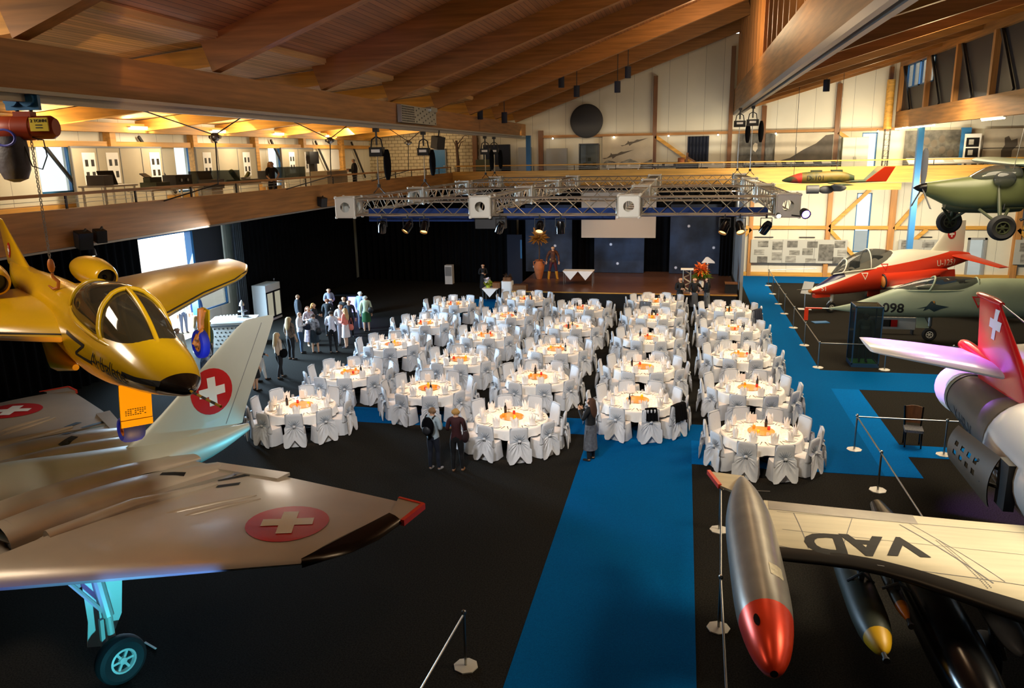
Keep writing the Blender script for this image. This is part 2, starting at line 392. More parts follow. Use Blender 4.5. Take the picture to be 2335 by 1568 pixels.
# rafters
m0 = None
for k in range(-2, 9):
    y = 10.95+5.32*k
    if y > 50: continue
    for (x0, z0, x1, z1, h, w) in ((-10.2, zl(-10.2)-.36, 2.9, zl(2.9)-.36, .72, .3), (3.1, zr(3.1)+.3, 12.0, zr(12.0)+.3, .66, .3)):
        m = MB(); m.bar((x0, y, z0), (x1, y, z1), w, h); S('roof_rafter', m, 'glulam_x')
    m = MB(); m.bar((-20.5, y+.4, 8.86), (-9.95, y+.4, 9.86), .24, .42); S('roof_rafter', m, 'pine_x')
# long beams
m = MB(); m.b2(-10.2, -9.9, -4, 50.3, 8.68, 9.4); S('roof_beam', m, 'glulam_y')
m = MB(); m.b2(2.75, 3.15, -4, 50.3, 9.78, 11.1); S('roof_beam', m, 'glulam_y')
m = MB(); m.b2(11.75, 12.05, -4, 50.3, 8.68, 9.55); S('roof_beam', m, 'glulam_y')
m = MB(); m.b2(11.75, 12.05, -4, 50.3, 12.0, 12.7); S('roof_beam', m, 'glulam_y')
for x, z in ((-9.95, 8.6), (2.75, 9.7)):
    m = MB()
    for dx in ((-.14, .14) if x > 0 else (0,)): m.b2(x+dx-.07+.2*(x > 0), x+dx+.07+.2*(x > 0), -3.9, 50.2, z-.09, z+.08)
    m.b2(x-.2+.2*(x > 0), x+.2+.2*(x > 0), -3.9, 50.2, z+.02, z+.08)
    tag(O('crane_rail', m, 'rail_grey', smooth=0), 'pale grey crane rail under the '+('left main beam carrying the chain hoists' if x < 0 else 'ridge beam above the truss end'), 'rail')
# ridge wall of dark boards with posts
m = MB(); m.b2(3.02, 3.12, -4, 50.3, 11.1, zl(3.1)+.05); S('wall_ridge', m, 'dark_boards')
for k in range(30):
    m = MB(); y = 3+1.6*k; m.b2(2.82, 3.02, y, y+.12, 11.1, zl(2.9)-.05); S('ridge_beam_post', m, 'glulam_z')
# jet hall clerestory on the right
m = MB(); m.b2(11.95, 12.0, -4, 44.3, 9.55, 12.0); m.b2(11.95, 12.0, 49.3, 50.3, 9.55, 12.0); m.b2(11.95, 12.0, 44.3, 49.3, 9.55, 10.75); S('wall_clerestory', m, 'dark_grey')
for k in range(12):
    y = 49.4-4.5*k if k else 50.1
    m = MB(); m.b2(11.72, 11.95, y-.12, y+.12, 9.55, 12.0); S('clerestory_beam_post', m, 'glulam_z')
    m = MB(); m.bar((11.85, y-.3, 12.0), (11.85, y-2.2, 9.6), .09, .14); S('clerestory_beam_brace', m, 'dark_grey')
def win(n, X0, X1, Y0, Y1, Z0, Z1, fk='blue_steel', mull=1, w=.06):
    """window in a wall: frame + pane; a wall along y when X0==X1"""
    m = MB(); al = X0 == X1; t = .05
    def bx(a0, a1, z0, z1):
        if al: m.b2(X0-t, X0+t, a0, a1, z0, z1)
        else: m.b2(a0, a1, Y0-t, Y0+t, z0, z1)
    A, B = (Y0, Y1) if al else (X0, X1)
    bx(A, A+w, Z0, Z1); bx(B-w, B, Z0, Z1); bx(A, B, Z0, Z0+w); bx(A, B, Z1-w, Z1)
    for k in range(1, mull): bx(A+(B-A)*k/mull-w/2, A+(B-A)*k/mull+w/2, Z0, Z1)
    o = S('window_%d' % n, m, fk); m = MB(); t = .008; bx(A+w, B-w, Z0+w, Z1-w); S('window_pane', m, 'pane', o); return o
win(1, -20.6, -20.6, 22.2, 23.65, 6.6, 8.16); win(2, -20.6, -20.6, 29.4, 30.5, 6.3, 8.16); win(3, -20.6, -20.6, 37, 38.3, 5.9, 8.2)
win(4, 10.05, 10.9, 50.4, 50.4, 1.5, 5.0); win(5, 10.05, 10.9, 50.4, 50.4, 6.4, 8.45)
win(6, 11.97, 11.97, 44.3, 46.6, 10.75, 12.0, mull=1); win(7, 11.97, 11.97, 46.9, 49.3, 10.75, 12.0, mull=2)
win(8, -20.6, -20.6, 29.85, 32.25, 1.1, 4.7, mull=1)
m = MB(); m.b2(-20.55, -20.52, 29.9, 32.2, 2.5, 4.68); tag(O('roller_blind', m, 'dark_grey', smooth=0), 'dark grey roller blind half down in the window beside the open door', 'blind')
m = MB(); m.b2(-20.7, -20.4, 26.1, 26.25, 0, 4.75); m.b2(-20.7, -20.4, 29.7, 29.85, 0, 4.75); m.b2(-20.7, -20.4, 26.1, 29.85, 4.66, 4.78); S('door_1', m, 'blue_steel')
# door in the back wall of the jet hall
m = MB(); m.b2(16.3, 16.42, 50.2, 50.4, 0, 2.4); m.b2(17.18, 17.3, 50.2, 50.4, 0, 2.4); m.b2(16.3, 17.3, 50.2, 50.4, 2.28, 2.4); d = S('door_2', m, 'grey_wall')
m = MB(); m.b2(16.42, 17.18, 50.38, 50.4, .05, 2.28); S('door_pane', m, 'pane', d); m = MB(); m.b2(16.95, 17.0, 50.28, 50.36, 1.0, 1.1); S('door_handle', m, 'steel', d)
m = MB(); m.b2(-60, -21, -10, 70, -.4, -.05); S('ground_outside', m, 'concrete')
m = MB(); m.b2(0, 40, 50.7, 80, -.4, -.05); S('ground_outside', m, 'concrete')
m = MB(); m.b2(16.5, 16.85, 52, 52.1, 0, 2.2); S('wall_outside', m, 'blue_steel')
# timber frame on the back wall
for x, a, z0, z1, w in ((4.1, 0, 0, 5.3, .22), (8.55, 0, 0, 5.3, .26), (12.05, 0, 0, 5.3, .34), (18.8, 0, 0, 5.3, .34), (4.5, 1, 6, 10.1, .26), (8.6, 1, 6, 11.2, .26), (11.3, 1, 8.5, 12.0, .2), (-1.85, 1, 6, 12.0, .24), (2.6, 1, 6, 13.5, .24), (-13.2, 1, 6, 9, .3), (-8.9, 1, 6, 9, .3)):
    m = MB(); m.b2(x-w/2, x+w/2, 50.05, 50.3, z0, z1); S('wall_beam_post', m, 'glulam_z' if not a else 'wood_brown')
for x0, x1, z, h in ((3, 29, 2.98, .2), (3, 29, .12, .24), (-9, 12, 8.62, .16)):
    m = MB(); m.b2(x0, x1, 50.1, 50.3, z-h/2, z+h/2); S('trim_2' if z < 1 else 'wall_beam_rail', m, 'pine_x' if z < 5 else 'glulam_x')
for p, q in (((8.6, 50.12, 3.0), (10.7, 50.12, 5.2)), ((8.6, 50.12, 2.9), (10.2, 50.12, 1.2)), ((4.1, 50.12, 2.9), (2.9, 50.12, 1.6)), ((12.2, 50.12, 2.9), (13.9, 50.12, 5.2)), ((14, 50.12, 2.9), (13.3, 50.12, 2.2)), ((-1.8, 50.12, 8.5), (.9, 50.12, 6.6)), ((18.8, 50.12, 2.9), (20, 50.12, 1.7)), ((8.7, 50.12, 8.5), (9.6, 50.12, 7.9))):
    m = MB(); m.bar(p, q, .14, .2); S('wall_beam_brace', m, 'pine_x')
# galleries
m = MB(); m.b2(-20.5, -14, -4, 50.3, 5.7, 5.9); m.b2(-14, 29, 47.5, 50.3, 5.7, 5.9); S('floor_gallery', m, 'concrete')
m = MB(); m.b2(-14.12, -13.95, -4, 47.6, 5.68, 6.55); S('trim_3', m, 'glulam_y')
m = MB(); m.b2(-13.95, 29, 47.4, 47.6, 5.72, 6.6); S('trim_4', m, 'pine_x')
m = MB(); m.b2(3.0, 11.8, 47.75, 48.0, 5.3, 5.72); S('gallery_beam', m, 'pine_x')
m = MB(); m.b2(-14.1, -13.98, -4, 47.5, 5.62, 5.67); S('trim_5', m, 'rail_grey')
# gallery timber on the left wall
for k in range(6):
    y = 20.5+5.0*k
    if k: m = MB(); m.b2(-20.5, -20.2, y-.15+.0, y+.15, 5.9, 8.7); S('wall_beam_post', m, 'pine_y')
    m = MB(); m.bar((-20.35, y+1.6, 8.5), (-20.35, y+3.5, 6.3), .08, .1); S('wall_beam_brace', m, 'dark_grey')
m = MB(); m.b2(-20.5, -20.3, -4, 50, 8.1, 8.3); S('wall_beam_rail', m, 'pine_y')
m = MB(); m.b2(-20.45, -20.1, -4, 50, 8.62, 8.95); S('wall_beam_rail', m, 'pine_y')
m = MB(); m.b2(-20.5, -20.47, 16, 46, 5.9, 6.25); S('baseboard_left', m, 'pine_y')
# blue columns
for x, y, z1, nm in ((11.9, 45.4, 8.68, 'blue steel column under the jet hall beam, behind the green propeller plane'), (-9.2, 47.6, 8.66, 'blue steel column at the rear gallery rail above the truss')):
    m = MB(); m.b2(x-.14, x+.14, y-.14, y+.14, 0 if x > 5 else 5.9, z1); o = S('column', m, 'blue_steel')
    o['label'] = nm
# railings
def rail(name, lab, pts, z, along, glass=None):
    r = T(name, lab, 'railing', pts[0])
    p0 = Vector(pts[0]); L = Vector(pts[1])-p0; n = max(2, int(L.length/2.4))
    m = MB(); m.bar((0, 0, z), tuple(L+Vector((0, 0, z))), .09, .07); O('hand_rail', m, 'glulam_y' if along else 'pine_x', r, smooth=0)
    for k in range(n+1):
        m = MB(); a = L*k/n; m.bar(tuple(a), tuple(a+Vector((0, 0, z))), .035, .05); O('post', m, 'dark_grey', r, smooth=0)
    m = MB()
    for zz in (.12, .22): m.bar((0, 0, zz*z/.35), tuple(L+Vector((0, 0, zz*z/.35))), .012, .012)
    O('rail_wire', m, 'steel', r, smooth=0)
    return r
rail('gallery_railing', 'slim wooden handrail on thin posts along the left gallery edge', ((-14.03, -3.5, 6.55), (-14.03, 47.3, 6.55)), .33, 1)
rail('gallery_railing', 'slim pine handrail on thin posts along the rear gallery edge', ((-13.8, 47.5, 6.6), (28, 47.5, 6.6)), .33, 0)
# ================= aircraft =================
dm('yellow', '#d2a40e', .25, noise=(2, .08), coat=.6, two=[('#15100b', (1, 0, -.45, -4.72))])
dm('yellow_plain', '#d2a410', .28, coat=.5)
dm('silver', '#bcae9c', .36, .25, noise=(1.3, .1), coat=.2)
dm('silver_pale', '#c9cabb', .42, .12, noise=(1.0, .06))
dm('tank_silver', '#98938a', .33, .45, noise=(3, .15), two=[('#e8401c', (1, 0, 0, -2.62))])
dm('wing_white', '#cfc6aa', .38, .25, noise=(1.4, .1), stretch=(6, .5, 1))
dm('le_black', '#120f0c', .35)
dm('brown_grey', '#5d5346', .45, .2, noise=(2, .08))
dm('white_gloss', '#e9e6e2', .25, coat=.4)
dm('red_gloss', '#d1161a', .2, coat=.6)
dm('orange_red', '#e8401c', .3)
dm('jet_green', '#98a488', .45, noise=(1.2, .1))
dm('olive', '#58603c', .4, noise=(2, .06))
dm('olive_dark', '#3a4029', .45)
dm('bomb', '#3c4238', .45, two=[('#d3a514', (1, 0, 0, -1.58))])
dm('bomb_amber', '#4a3f2c', .4, two=[('#c8741a', (1, 0, 0, -.75))])
dm('blue_tyre', '#1c2c96', .6)
dm('orange_hub', '#d9822a', .5)
dm('hawk', '#2b2750', .4, coat=.3, two=[('#f1ead6', (-1, 0, 0, -.45)), ('#f1ead6', (-.337, 0, -1, 1.60)), ('#d63a1e', (-.337, 0, -1, 1.5), (-.12, 0, -1, 1.85))])
dm('hawk_white', '#f1ead6', .35, coat=.3)
dm('hawk_red', '#d63a1e', .35, coat=.3)
dm('navy_rim', '#151520', .5)
dm('drone', '#7d6a2c', .5, noise=(1.1, .12, '#3c4a2e'), two=[('#e53a2e', (1, 0, 0, -.55))])
dm('drone_olive', '#7d6a2c', .5, noise=(1.1, .12, '#3c4a2e'))
dm('teal_ink', '#22363a', .6)
dm('orange_ink', '#c8862a', .6)

def lerp_st(st, sub=3):
    out = []; n = len(st)
    for i in range(n-1):
        p0, p1, p2, p3 = st[max(i-1, 0)], st[i], st[i+1], st[min(i+2, n-1)]
        for k in range(sub):
            t = k/sub; q = []
            for a, b, c, d in zip(p0, p1, p2, p3):
                v = .5*((2*b)+(c-a)*t+(2*a-5*b+4*c-d)*t*t+(3*b-a-3*c+d)*t**3)
                lo, hi = min(b, c), max(b, c); q.append(min(max(v, lo-.15*(hi-lo)), hi+.15*(hi-lo)))
            out.append(q)
    return out+[list(st[-1])]
def fuse(st, n=28, sub=3, p=2.0, y0=0, mb=None, cap=True, a0=0, a1=2*pi):
    mb = mb or MB(); rings = []
    full = abs(a1-a0-2*pi) < 1e-6; N = n if full else n+1
    for u, zc, w, ht, hb in lerp_st(st, sub):
        r = []
        for k in range(N):
            a = a0+(a1-a0)*k/n; c, s = cos(a), sin(a)
            y = w*math.copysign(abs(c)**(2/p), c); h = ht if s > 0 else hb; r.append((u, y0+y, zc+h*math.copysign(abs(s)**(2/p), s)))
        rings.append(r)
    return mb.loft(rings, cap, 0, None, full)
def wing(secs, n=11, mirror=False, vert=False, mb=None, fr=1.0, k=1.0, sub=2):
    """secs: (span, uLE, uTE, z, thickness ratio)"""
    mb = mb or MB(); rings = []
    for v, le, te, z, t in lerp_st(secs, sub):
        c = (le-te); up = []; lo = []
        for i in range(n+1):
            x = fr*(1-cos(pi*i/n/ (1 if fr == 1 else 2)))*(.5 if fr == 1 else 1)
            y = 5*t*k*c*(.2969*math.sqrt(x)-.126*x-.3516*x*x+.2843*x**3-.1036*x**4)+.002
            up.append((le-x*c+ (k-1)*.3*(fr < 1), y)); lo.append((le-x*c+(k-1)*.3*(fr < 1), -y))
        prof = up[::-1]+lo[1:]
        rings.append([((u, y, v) if vert else (u, -v if mirror else v, z+y)) for u, y in prof])
    return mb.loft(rings, True)
def wheel(r, w, hubk, parent, loc, tyre='rubber', hub='alu_white', name='wheel', spokes=6):
    """axle along y"""
    X = Matrix.Rotation(pi/2, 4, 'X'); m = MB(); h = w/2; i = r*.52
    m.lathe([(i, -h*.8), (r*.8, -h), (r*.95, -h*.75), (r, -h*.3), (r, h*.3), (r*.95, h*.75), (r*.8, h), (i, h*.8)], 32, 0, X, False)
    t = O(name, m, tyre, parent, loc); m = MB()
    m.lathe([(.001, -h*.4), (i*.9, -h*.4), (i*.9, h*.4), (.001, h*.4)], 24, 0, X, False); O('hub_recess', m, 'black', t, smooth=30); m = MB()
    for e in (-1, 1): m.lathe([(.001, e*h*.8), (i*.28, e*h*.75), (i*.34, e*h*.4)], 20, 0, X, False); m.lathe([(i*.78, e*h*.4), (i*.84, e*h*.85), (i, e*h*.8)], 24, 0, X, False)
    for k in range(spokes):
        a = 2*pi*k/spokes; m.bar((i*.3*cos(a), 0, i*.3*sin(a)), (i*.88*cos(a), 0, i*.88*sin(a)), r*.1, w*.62, 0, (0, 1, 0))
    O('hub', m, hub, t, smooth=30); return t
def gear(parent, top, axle, r, w, mk, side=1, tyre='rubber', hub='alu_white', leg=.05, door=None):
    m = MB(); top, axle = Vector(top), Vector(axle); k = top.lerp(axle, .55); sgn = Vector((0, w*.75*side, 0))
    m.tube([top, k], leg*1.5, 10); m.tube([k, axle-sgn], leg, 10); m.tube([axle-sgn, axle+sgn*.2], leg*.8, 8)
    m.tube([top+Vector((.3*abs(top.z-axle.z), 0, 0)), k], leg*.6, 6)
    m.bar(k+Vector((leg*2, 0, 0)), axle-sgn+Vector((leg*2.6, 0, .12)), leg, leg)
    o = O('landing_gear_leg', m, mk, parent); wheel(r, w, 1, parent, axle, tyre, hub)
    if door:
        (c, d, dk) = door; mm = MB(); mm.box((0, 0, 0), d); O('gear_door', mm, dk, parent, c, smooth=0)
    return o
def strip(pts, w):
    """2D polyline -> quads"""
    v = []; f = []
    for i, (x, y) in enumerate(pts):
        a = Vector(pts[max(i-1, 0)]); b = Vector(pts[min(i+1, len(pts)-1)]); d = (b-a).normalized(); nx, ny = -d.y*w/2, d.x*w/2
        v += [(x+nx, y+ny), (x-nx, y-ny)]
        if i: f.append((2*i-2, 2*i-1, 2*i+1, 2*i))
    return v, f

# --- yellow jet hanging from the hoist
A = T('yellow_jet', 'glossy yellow small jet hanging nose-down from a chain hoist', 'airplane', (-10.1, 11.1, 5.2), (-.0621, .0804, -.5992))
fb = fuse([(5.1, .02, .03, .03, .03), (5.0, .02, .13, .09, .09), (4.7, .02, .3, .18, .17), (4.2, .04, .44, .34, .31), (3.5, .06, .53, .46, .46), (2.8, .06, .57, .5, .6), (2.0, .04, .56, .5, .66), (1, 0, .5, .5, .62), (0, -.02, .44, .45, .52), (-1, -.02, .38, .41, .42), (-2.2, -.02, .29, .31, .32), (-3.0, .03, .2, .24, .22), (-3.7, .1, .06, .12, .1)], 36, 4)
O('fuselage', fb, 'yellow', A, smooth=60); fbv = fb.bvh()
LW = [(.3, 1.9, -2.0, 0, .11), (1.3, 1.0, -2.25, 0, .11), (2.4, -.2, -2.85, .02, .11), (3.5, -1.22, -3.45, .03, .1), (4.1, -1.95, -3.65, .04, .09), (4.5, -2.75, -3.75, .05, .07)]
for s in (False, True):
    w = wing(LW if not s else [(a, b, c, d-.07*a, e) for a, b, c, d, e in LW], mirror=s); o = O('wing', w, 'yellow_plain', A, smooth=50); sg = -1 if s else 1
    m = MB(); m.tube([(a[1]-.03, sg*a[0], a[3]+.035-.07*a[0]*s) for a in LW[:-1]], .016, 6); O('edge_stripe', m, 'black', o)
    pod = fuse([(-.72, .34, .16, .16, .16), (-.78, .34, .21, .21, .21), (-1.1, .34, .26, .26, .26), (-1.6, .32, .28, .28, .28), (-2.2, .28, .22, .22, .22), (-2.75, .24, .07, .07, .07)], 24, 3, 2, sg*.85, cap=False)
    p = O('engine_pod', pod, 'yellow_plain', A, smooth=60)
    m = MB(); m.lathe([(.001, 0), (.163, 0)], 24, 0, Matrix.Translation((-.86, sg*.85, .34)) @ Matrix.Rotation(pi/2, 4, 'Y'), False); m.ell((-.85, sg*.85, .34), (.06, .04, .04), 10); O('air_inlet', m, 'black_gloss', p)
    m = MB(); m.box((0, 0, 0), (.75, .12, .2)); O('pod_pylon', m, 'yellow_plain', A, (-1.6, sg*.85, .12), smooth=0)
    gear(A, (.6, sg*2.0, -.05), (.59, sg*2.0, -.71), .27, .17, 'orange_hub', sg, 'blue_tyre', 'orange_hub', .04, ((.35, sg*2.2, -.42), (.3, .03, .6), 'yellow_plain'))
O('fin', wing([(.1, -1.9, -4.1, 0, .08), (.36, -2.7, -4.3, 0, .07), (.95, -4.3, -4.72, 0, .06)], vert=True), 'yellow_plain', A, smooth=50)
fv = wing([(.1, -1.9, -4.1, 0, .08), (.36, -2.7, -4.3, 0, .07), (.95, -4.3, -4.72, 0, .06)], vert=True).bvh()
roundel((-3.7, 0, .42), (-1, 0, 0), (0, 0, 1), (0, 1, 0), fv, .15, A)
CAN = [(1.15, .4, .12, .1, .1), (1.5, .38, .33, .36, .2), (2.1, .36, .45, .5, .25), (2.75, .33, .48, .58, .25), (3.3, .3, .45, .5, .22), (3.75, .27, .37, .33, .2), (4.05, .24, .24, .14, .12), (4.12, .24, .1, .05, .05)]
cb = fuse(CAN, 32, 4); cn = O('cockpit_canopy', cb, 'smoked', A, smooth=60); ci = lerp_st(CAN, 8)
def arc(u, k=1.03, a0=-.15, a1=pi+.15, n=18):
    st = min(ci, key=lambda s: abs(s[0]-u)); return [(u, st[2]*k*cos(a), st[1]+.01+(st[3] if sin(a) > 0 else st[4])*k*sin(a)) for a in [a0+(a1-a0)*i/n for i in range(n+1)]]
def arch_slant(u0, du, n=22):
    out = []
    for i in range(n+1):
        a = -.1+(pi+.2)*i/n; u = u0+du*sin(a); st = min(ci, key=lambda s: abs(s[0]-u)); out.append((u, st[2]*1.03*cos(a), st[1]+.01+(st[3] if sin(a) > 0 else st[4])*1.03*sin(a)))
    return out
m = MB(); m.tube(arch_slant(3.25, -.3), .035, 8); m.tube(arc(1.5), .03, 8)
m.tube([(s[0], 0, s[1]+s[3]*1.03+.01) for s in ci if s[0] > 2.95], .034, 8)
for sg in (-1, 1): m.tube([(s[0], sg*(s[2]*1.02+.005), s[1]-.02) for s in ci], .035, 8)
O('canopy_frame', m, 'yellow_plain', A, smooth=60)
m = MB(); m.box((2.3, 0, .35), (.5, .45, .2)); m.box((1.95, 0, .55), (.12, .36, .5)); O('pilot_seat', m, 'dark_grey', A, smooth=0)
for k in range(7):
    m = MB(); m.tube([(5.06+.13*k, 0, .02+.01*k), (5.19+.13*k, 0, .03+.01*k)], .017, 8); O('nose_probe', m, 'black' if k % 2 else 'yellow_plain', A)
m = MB(); m.tube([(2.92, 0, -.45), (2.9, 0, -1.2)], .045, 10); O('landing_gear_leg', m, 'orange_hub', A)
wheel(.2, .3, 1, A, (2.88, 0, -1.2), 'blue_tyre', 'orange_hub')
m = MB(); m.box((0, 0, 0), (.03, .44, .62)); m.box((.005, 0, -.27), (.04, .44, .1)); d = O('gear_door', m, 'yellow_plain', A, (3.05, .02, -.78), (0, -.06, 0), smooth=0)
for k in range(4):
    m = MB()
    for j in range(9 if k else 8):
        if random.random() < .8: m.box((.018, .12-.033*j, -.06-.028*k), (.004, .022, .008))
    O('stencil_text', m, 'black', d, smooth=0)
v, f = strip([(2.0, .12), (2.86, .12), (2.4, -.1), (3.12, -.06)], .06); decal('side_stripe', v, f, (0, -.6, 0), (1, 0, 0), (0, 0, 1), (0, 1, 0), fbv, 'black', A)
v, f = strip([(4.05, .03), (4.35, .03), (4.78, .06)], .07); decal('side_stripe', v, f, (0, -.6, 0), (1, 0, 0), (0, 0, 1), (0, 1, 0), fbv, 'black', A)
v, f = text_polys('Arbalete', .3, .2); decal('name_lettering', v, f, (3.62, -.6, .0), (1, 0, 0), (0, 0, 1), (0, 1, 0), fbv, 'black', A, .014, .04)
for sg in (-1, 1):
    m = MB(); m.tube([(1.4, sg*.3, -.62), (.6, sg*.3, -.7), (-.6, sg*.28, -.5)], [.05, .2, .05], 10); O('belly_fairing', m, 'yellow_plain', A, smooth=60)
m = MB(); m.tube([(-.83, 0, .38), (-.83, 0, .52)], .02, 8); m.tube([(-.83, .0, .5), (-.83, .05, .57), (-.83, 0, .62), (-.83, -.05, .57), (-.83, 0, .5)], .014, 6); O('lifting_eye', m, 'dark_grey', A)

# --- silver swept-wing jet on the left
N = T('silver_jet', 'large bare-metal swept-wing jet with tall fin standing beneath the yellow one', 'airplane', (-10.25, 12.3, 2.0), (0, 0, -1.9933))
nf = fuse([(8.3, .1, .03, .03, .03), (7.6, .1, .25, .2, .2), (6.5, .1, .5, .5, .45), (5.2, .12, .64, .78, .55), (3.8, .1, .66, .64, .6), (2.3, .06, .62, .6, .58), (.8, -.03, .56, .42, .5), (-.5, -.1, .46, .28, .46), (-1.6, -.13, .28, .2, .36), (-2.6, -.1, .05, .07, .1)], 32, 4)
O('fuselage', nf, 'silver_pale', N, smooth=60)
SW = [(.3, 3.2, -.45, 0, .1), (2.3, 2.75, -.85, 0, .1), (2.45, 4.05, -.9, .0, .085), (3.1, 3.47, -1.1, 0, .085), (5.0, 1.64, -1.42, 0, .085), (5.93, .75, -1.56, 0, .08)]
for s in (False, True):
    sg = -1 if s else 1; w = MB(); wing(SW[:2], mirror=s, mb=w); wing(SW[2:], mirror=s, mb=w, sub=3); bv = w.bvh(); full = MB(); full.v = list(w.v); full.f = list(w.f); O('wing', w, 'silver', N, smooth=45)
    m = MB(); tp = [(.74, 5.94), (.5, 6.14), (.1, 6.29), (-.4, 6.33), (-1.0, 6.24), (-1.02, 5.93)]; m.loft([[((a+.3*0)-(.12*k if 0 < q < 4 else 0), sg*(b-(.16*k if 0 < q < 5 else 0)), z) for q, (a, b) in enumerate(tp)] for z, k in ((-.07, 1), (-.03, .2), (.0, 0), (.04, .25), (.08, 1))]); O('wing_tip', m, 'black_gloss', N, smooth=50)
    m = MB(); m.prism([(-1.02, sg*5.93), (-1.0, sg*6.24), (-1.6, sg*6.1), (-1.56, sg*5.6)], -.03, .045); o = O('tip_light', m, 'silver', N, smooth=0)
    m = MB(); m.bar((-.98, sg*6.25, .01), (-1.62, sg*6.11, .01), .07, .1); m.bar((-1.62, sg*6.11, .01), (-1.57, sg*5.6, .01), .05, .09); O('red_edge', m, 'orange_red', o, smooth=0)
    roundel((.18, sg*4.93, 0), Vector((-.68, sg*.73, 0)), Vector((.73, sg*.68, 0)), (0, 0, -1), bv, .63, N)
    for yy, w0 in ((.95, .34), (1.75, .42)):
        b = fuse([(3.0, .08, w0, .26, .26), (2.2, .1, w0, .27, .3), (1.0, .09, w0*.95, .24, .25), (0, .05, w0*.8, .16, .2), (-.75, .0, w0*.5, .06, .1)], 20, 3, 2, sg*yy, cap=False); full.add(b.v, b.f); o = O('engine_nacelle', b, 'silver', N, smooth=60)
        m = MB(); m.lathe([(.001, 0), (1, 0)], 20, 0, Matrix.Translation((2.85, sg*yy, .08)) @ Matrix.Rotation(pi/2, 4, 'Y') @ Matrix.Diagonal((.27, w0*1.0, 1, 1)), False); O('air_inlet', m, 'black', o, smooth=0)
    for (a, b, c, d) in ((1.35, 3.05, -.2, 3.62), (1.15, 3.4, -.15, 3.8)):
        p, q = Vector((a, sg*b, .13)), Vector((c, sg*d, .1)); m = MB(); m.tube([p, p.lerp(q, .25), p.lerp(q, .6), q], [.01, .07, .06, .01], 10); O('wing_fairing', m, 'silver', N, smooth=60)
    m = MB(); m.tube([(2.6, sg*2.42, .12), (1.3, sg*2.46, .16), (-.1, sg*2.64, .1)], [.16, .14, .03], 12); O('wing_fairing', m, 'silver', N, smooth=60)
    fl = MB(); fl.prism([(-.5, sg*1.7), (-.9, sg*3.25), (-1.2, sg*3.22), (-.75, sg*1.65)], 0, .06); O('flap', fl, 'silver', N, smooth=0)
    bv = full.bvh()
    vv = [(-.19, -.055), (.19, -.055), (.14, .055), (-.24, .055)]
    for (a, b) in ((.47, 1.5), (.24, 1.9), (-.22, 2.84)): decal('vent', vv, [(0, 1, 2, 3)], (a, sg*b, .2), (-.9, sg*.45, 0), (.45, sg*.9, 0), (0, 0, -1), bv, 'black', N, .012)
    decal('vent', [(-.3, -.03), (.3, -.07), (.3, .07), (-.3, .03)], [(0, 1, 2, 3)], (-.5, sg*2.55, .2), (-.95, sg*.2, 0), (.2, sg*.95, 0), (0, 0, -1), bv, 'black', N, .012)
    gear(N, (2.35, sg*3.2, -.1), (2.3, sg*3.5, -1.63), .37, .24, 'silver_pale', sg, 'rubber', 'alu_white', .055)
    m = MB(); m.prism([(-.25, -.1), (.34, -.1), (.34, -1.1), (.4, -1.5), (.12, -1.58), (-.12, -1.1)], -.02, .02, 0, Matrix.Rotation(pi/2, 4, 'X')); O('gear_door', m, 'silver_pale', N, (2.15, sg*3.12, 0), (0, 0, -.35*sg), smooth=0)
    m = MB(); m.box((0, 0, 0), (.5, .03, .42)); O('gear_door', m, 'silver_pale', N, (2.3, sg*2.9, -.35), smooth=0)
FN = [(.02, .7, -2.46, 0, .05), (.42, -.22, -2.62, 0, .055), (1.1, -1.2, -2.98, 0, .055), (2.12, -2.56, -3.5, 0, .055), (2.24, -2.85, -3.45, 0, .05)]
fn = wing(FN, vert=True); O('fin', fn, 'silver_pale', N, smooth=50); fv = fn.bvh()
roundel((-1.79, 0, .91), (-1, 0, 0), (0, 0, 1), (0, -1, 0), fv, .49, N); roundel((-1.79, 0, .91), (1, 0, 0), (0, 0, 1), (0, 1, 0), fv, .49, N)
for sd in (-1, 1):
    v, f = strip([(-3.17, 2.12), (-2.05, .12)], .014); decal('rudder_seam', v, f, (0, .2*sd, 0), (1, 0, 0), (0, 0, 1), (0, -sd, 0), fv, 'mid_grey', N, .004, .4)
gear(N, (6.2, 0, -.3), (6.25, 0, -1.68), .32, .22, 'silver_pale')
m = MB(); fuse([(.2, -.3, .34, .1, .3), (-.8, -.28, .3, .1, .3), (-1.7, -.22, .2, .1, .22)], 18, 3, mb=m); O('tail_pipe', m, 'silver_pale', N, smooth=60)

# --- white-winged jet on the right with tip tanks
P = T('white_wing_jet', 'pale riveted jet with tip tanks and red tail fin, nose out of frame', 'airplane', (6.4, 11.5, 2.0), (0, 0, -pi/2))
tf = fuse([(-7.6, .14, .44, .44, .44), (-6.8, .16, .5, .52, .5), (-5.5, .18, .6, .62, .6), (-4.1, .2, .68, .7, .68)], 32, 4); O('rear_fuselage', tf, 'brown_grey', P, smooth=60); tv = tf.bvh()
fuse([(-3.95, .22, .6, .66, .6), (-3.7, .24, .82, .84, .8), (-2.8, .28, .98, 1.0, .92), (-1, .3, 1.02, 1.05, .95), (2, .3, .92, .95, .9), (4, .25, .7, .78, .72), (6, .1, .35, .35, .35), (6.7, .05, .03, .03, .03)], 32, 4, mb=(mf := MB())); O('fuselage', mf, 'white_gloss', P, smooth=60)
fuse([(-7.1, .15, .49, .5, .49), (-7.0, .15, .5, .51, .5), (-6.85, .16, .51, .53, .51)], 32, 2, mb=(m := MB()), cap=False); O('tail_band', m, 'olive', P)
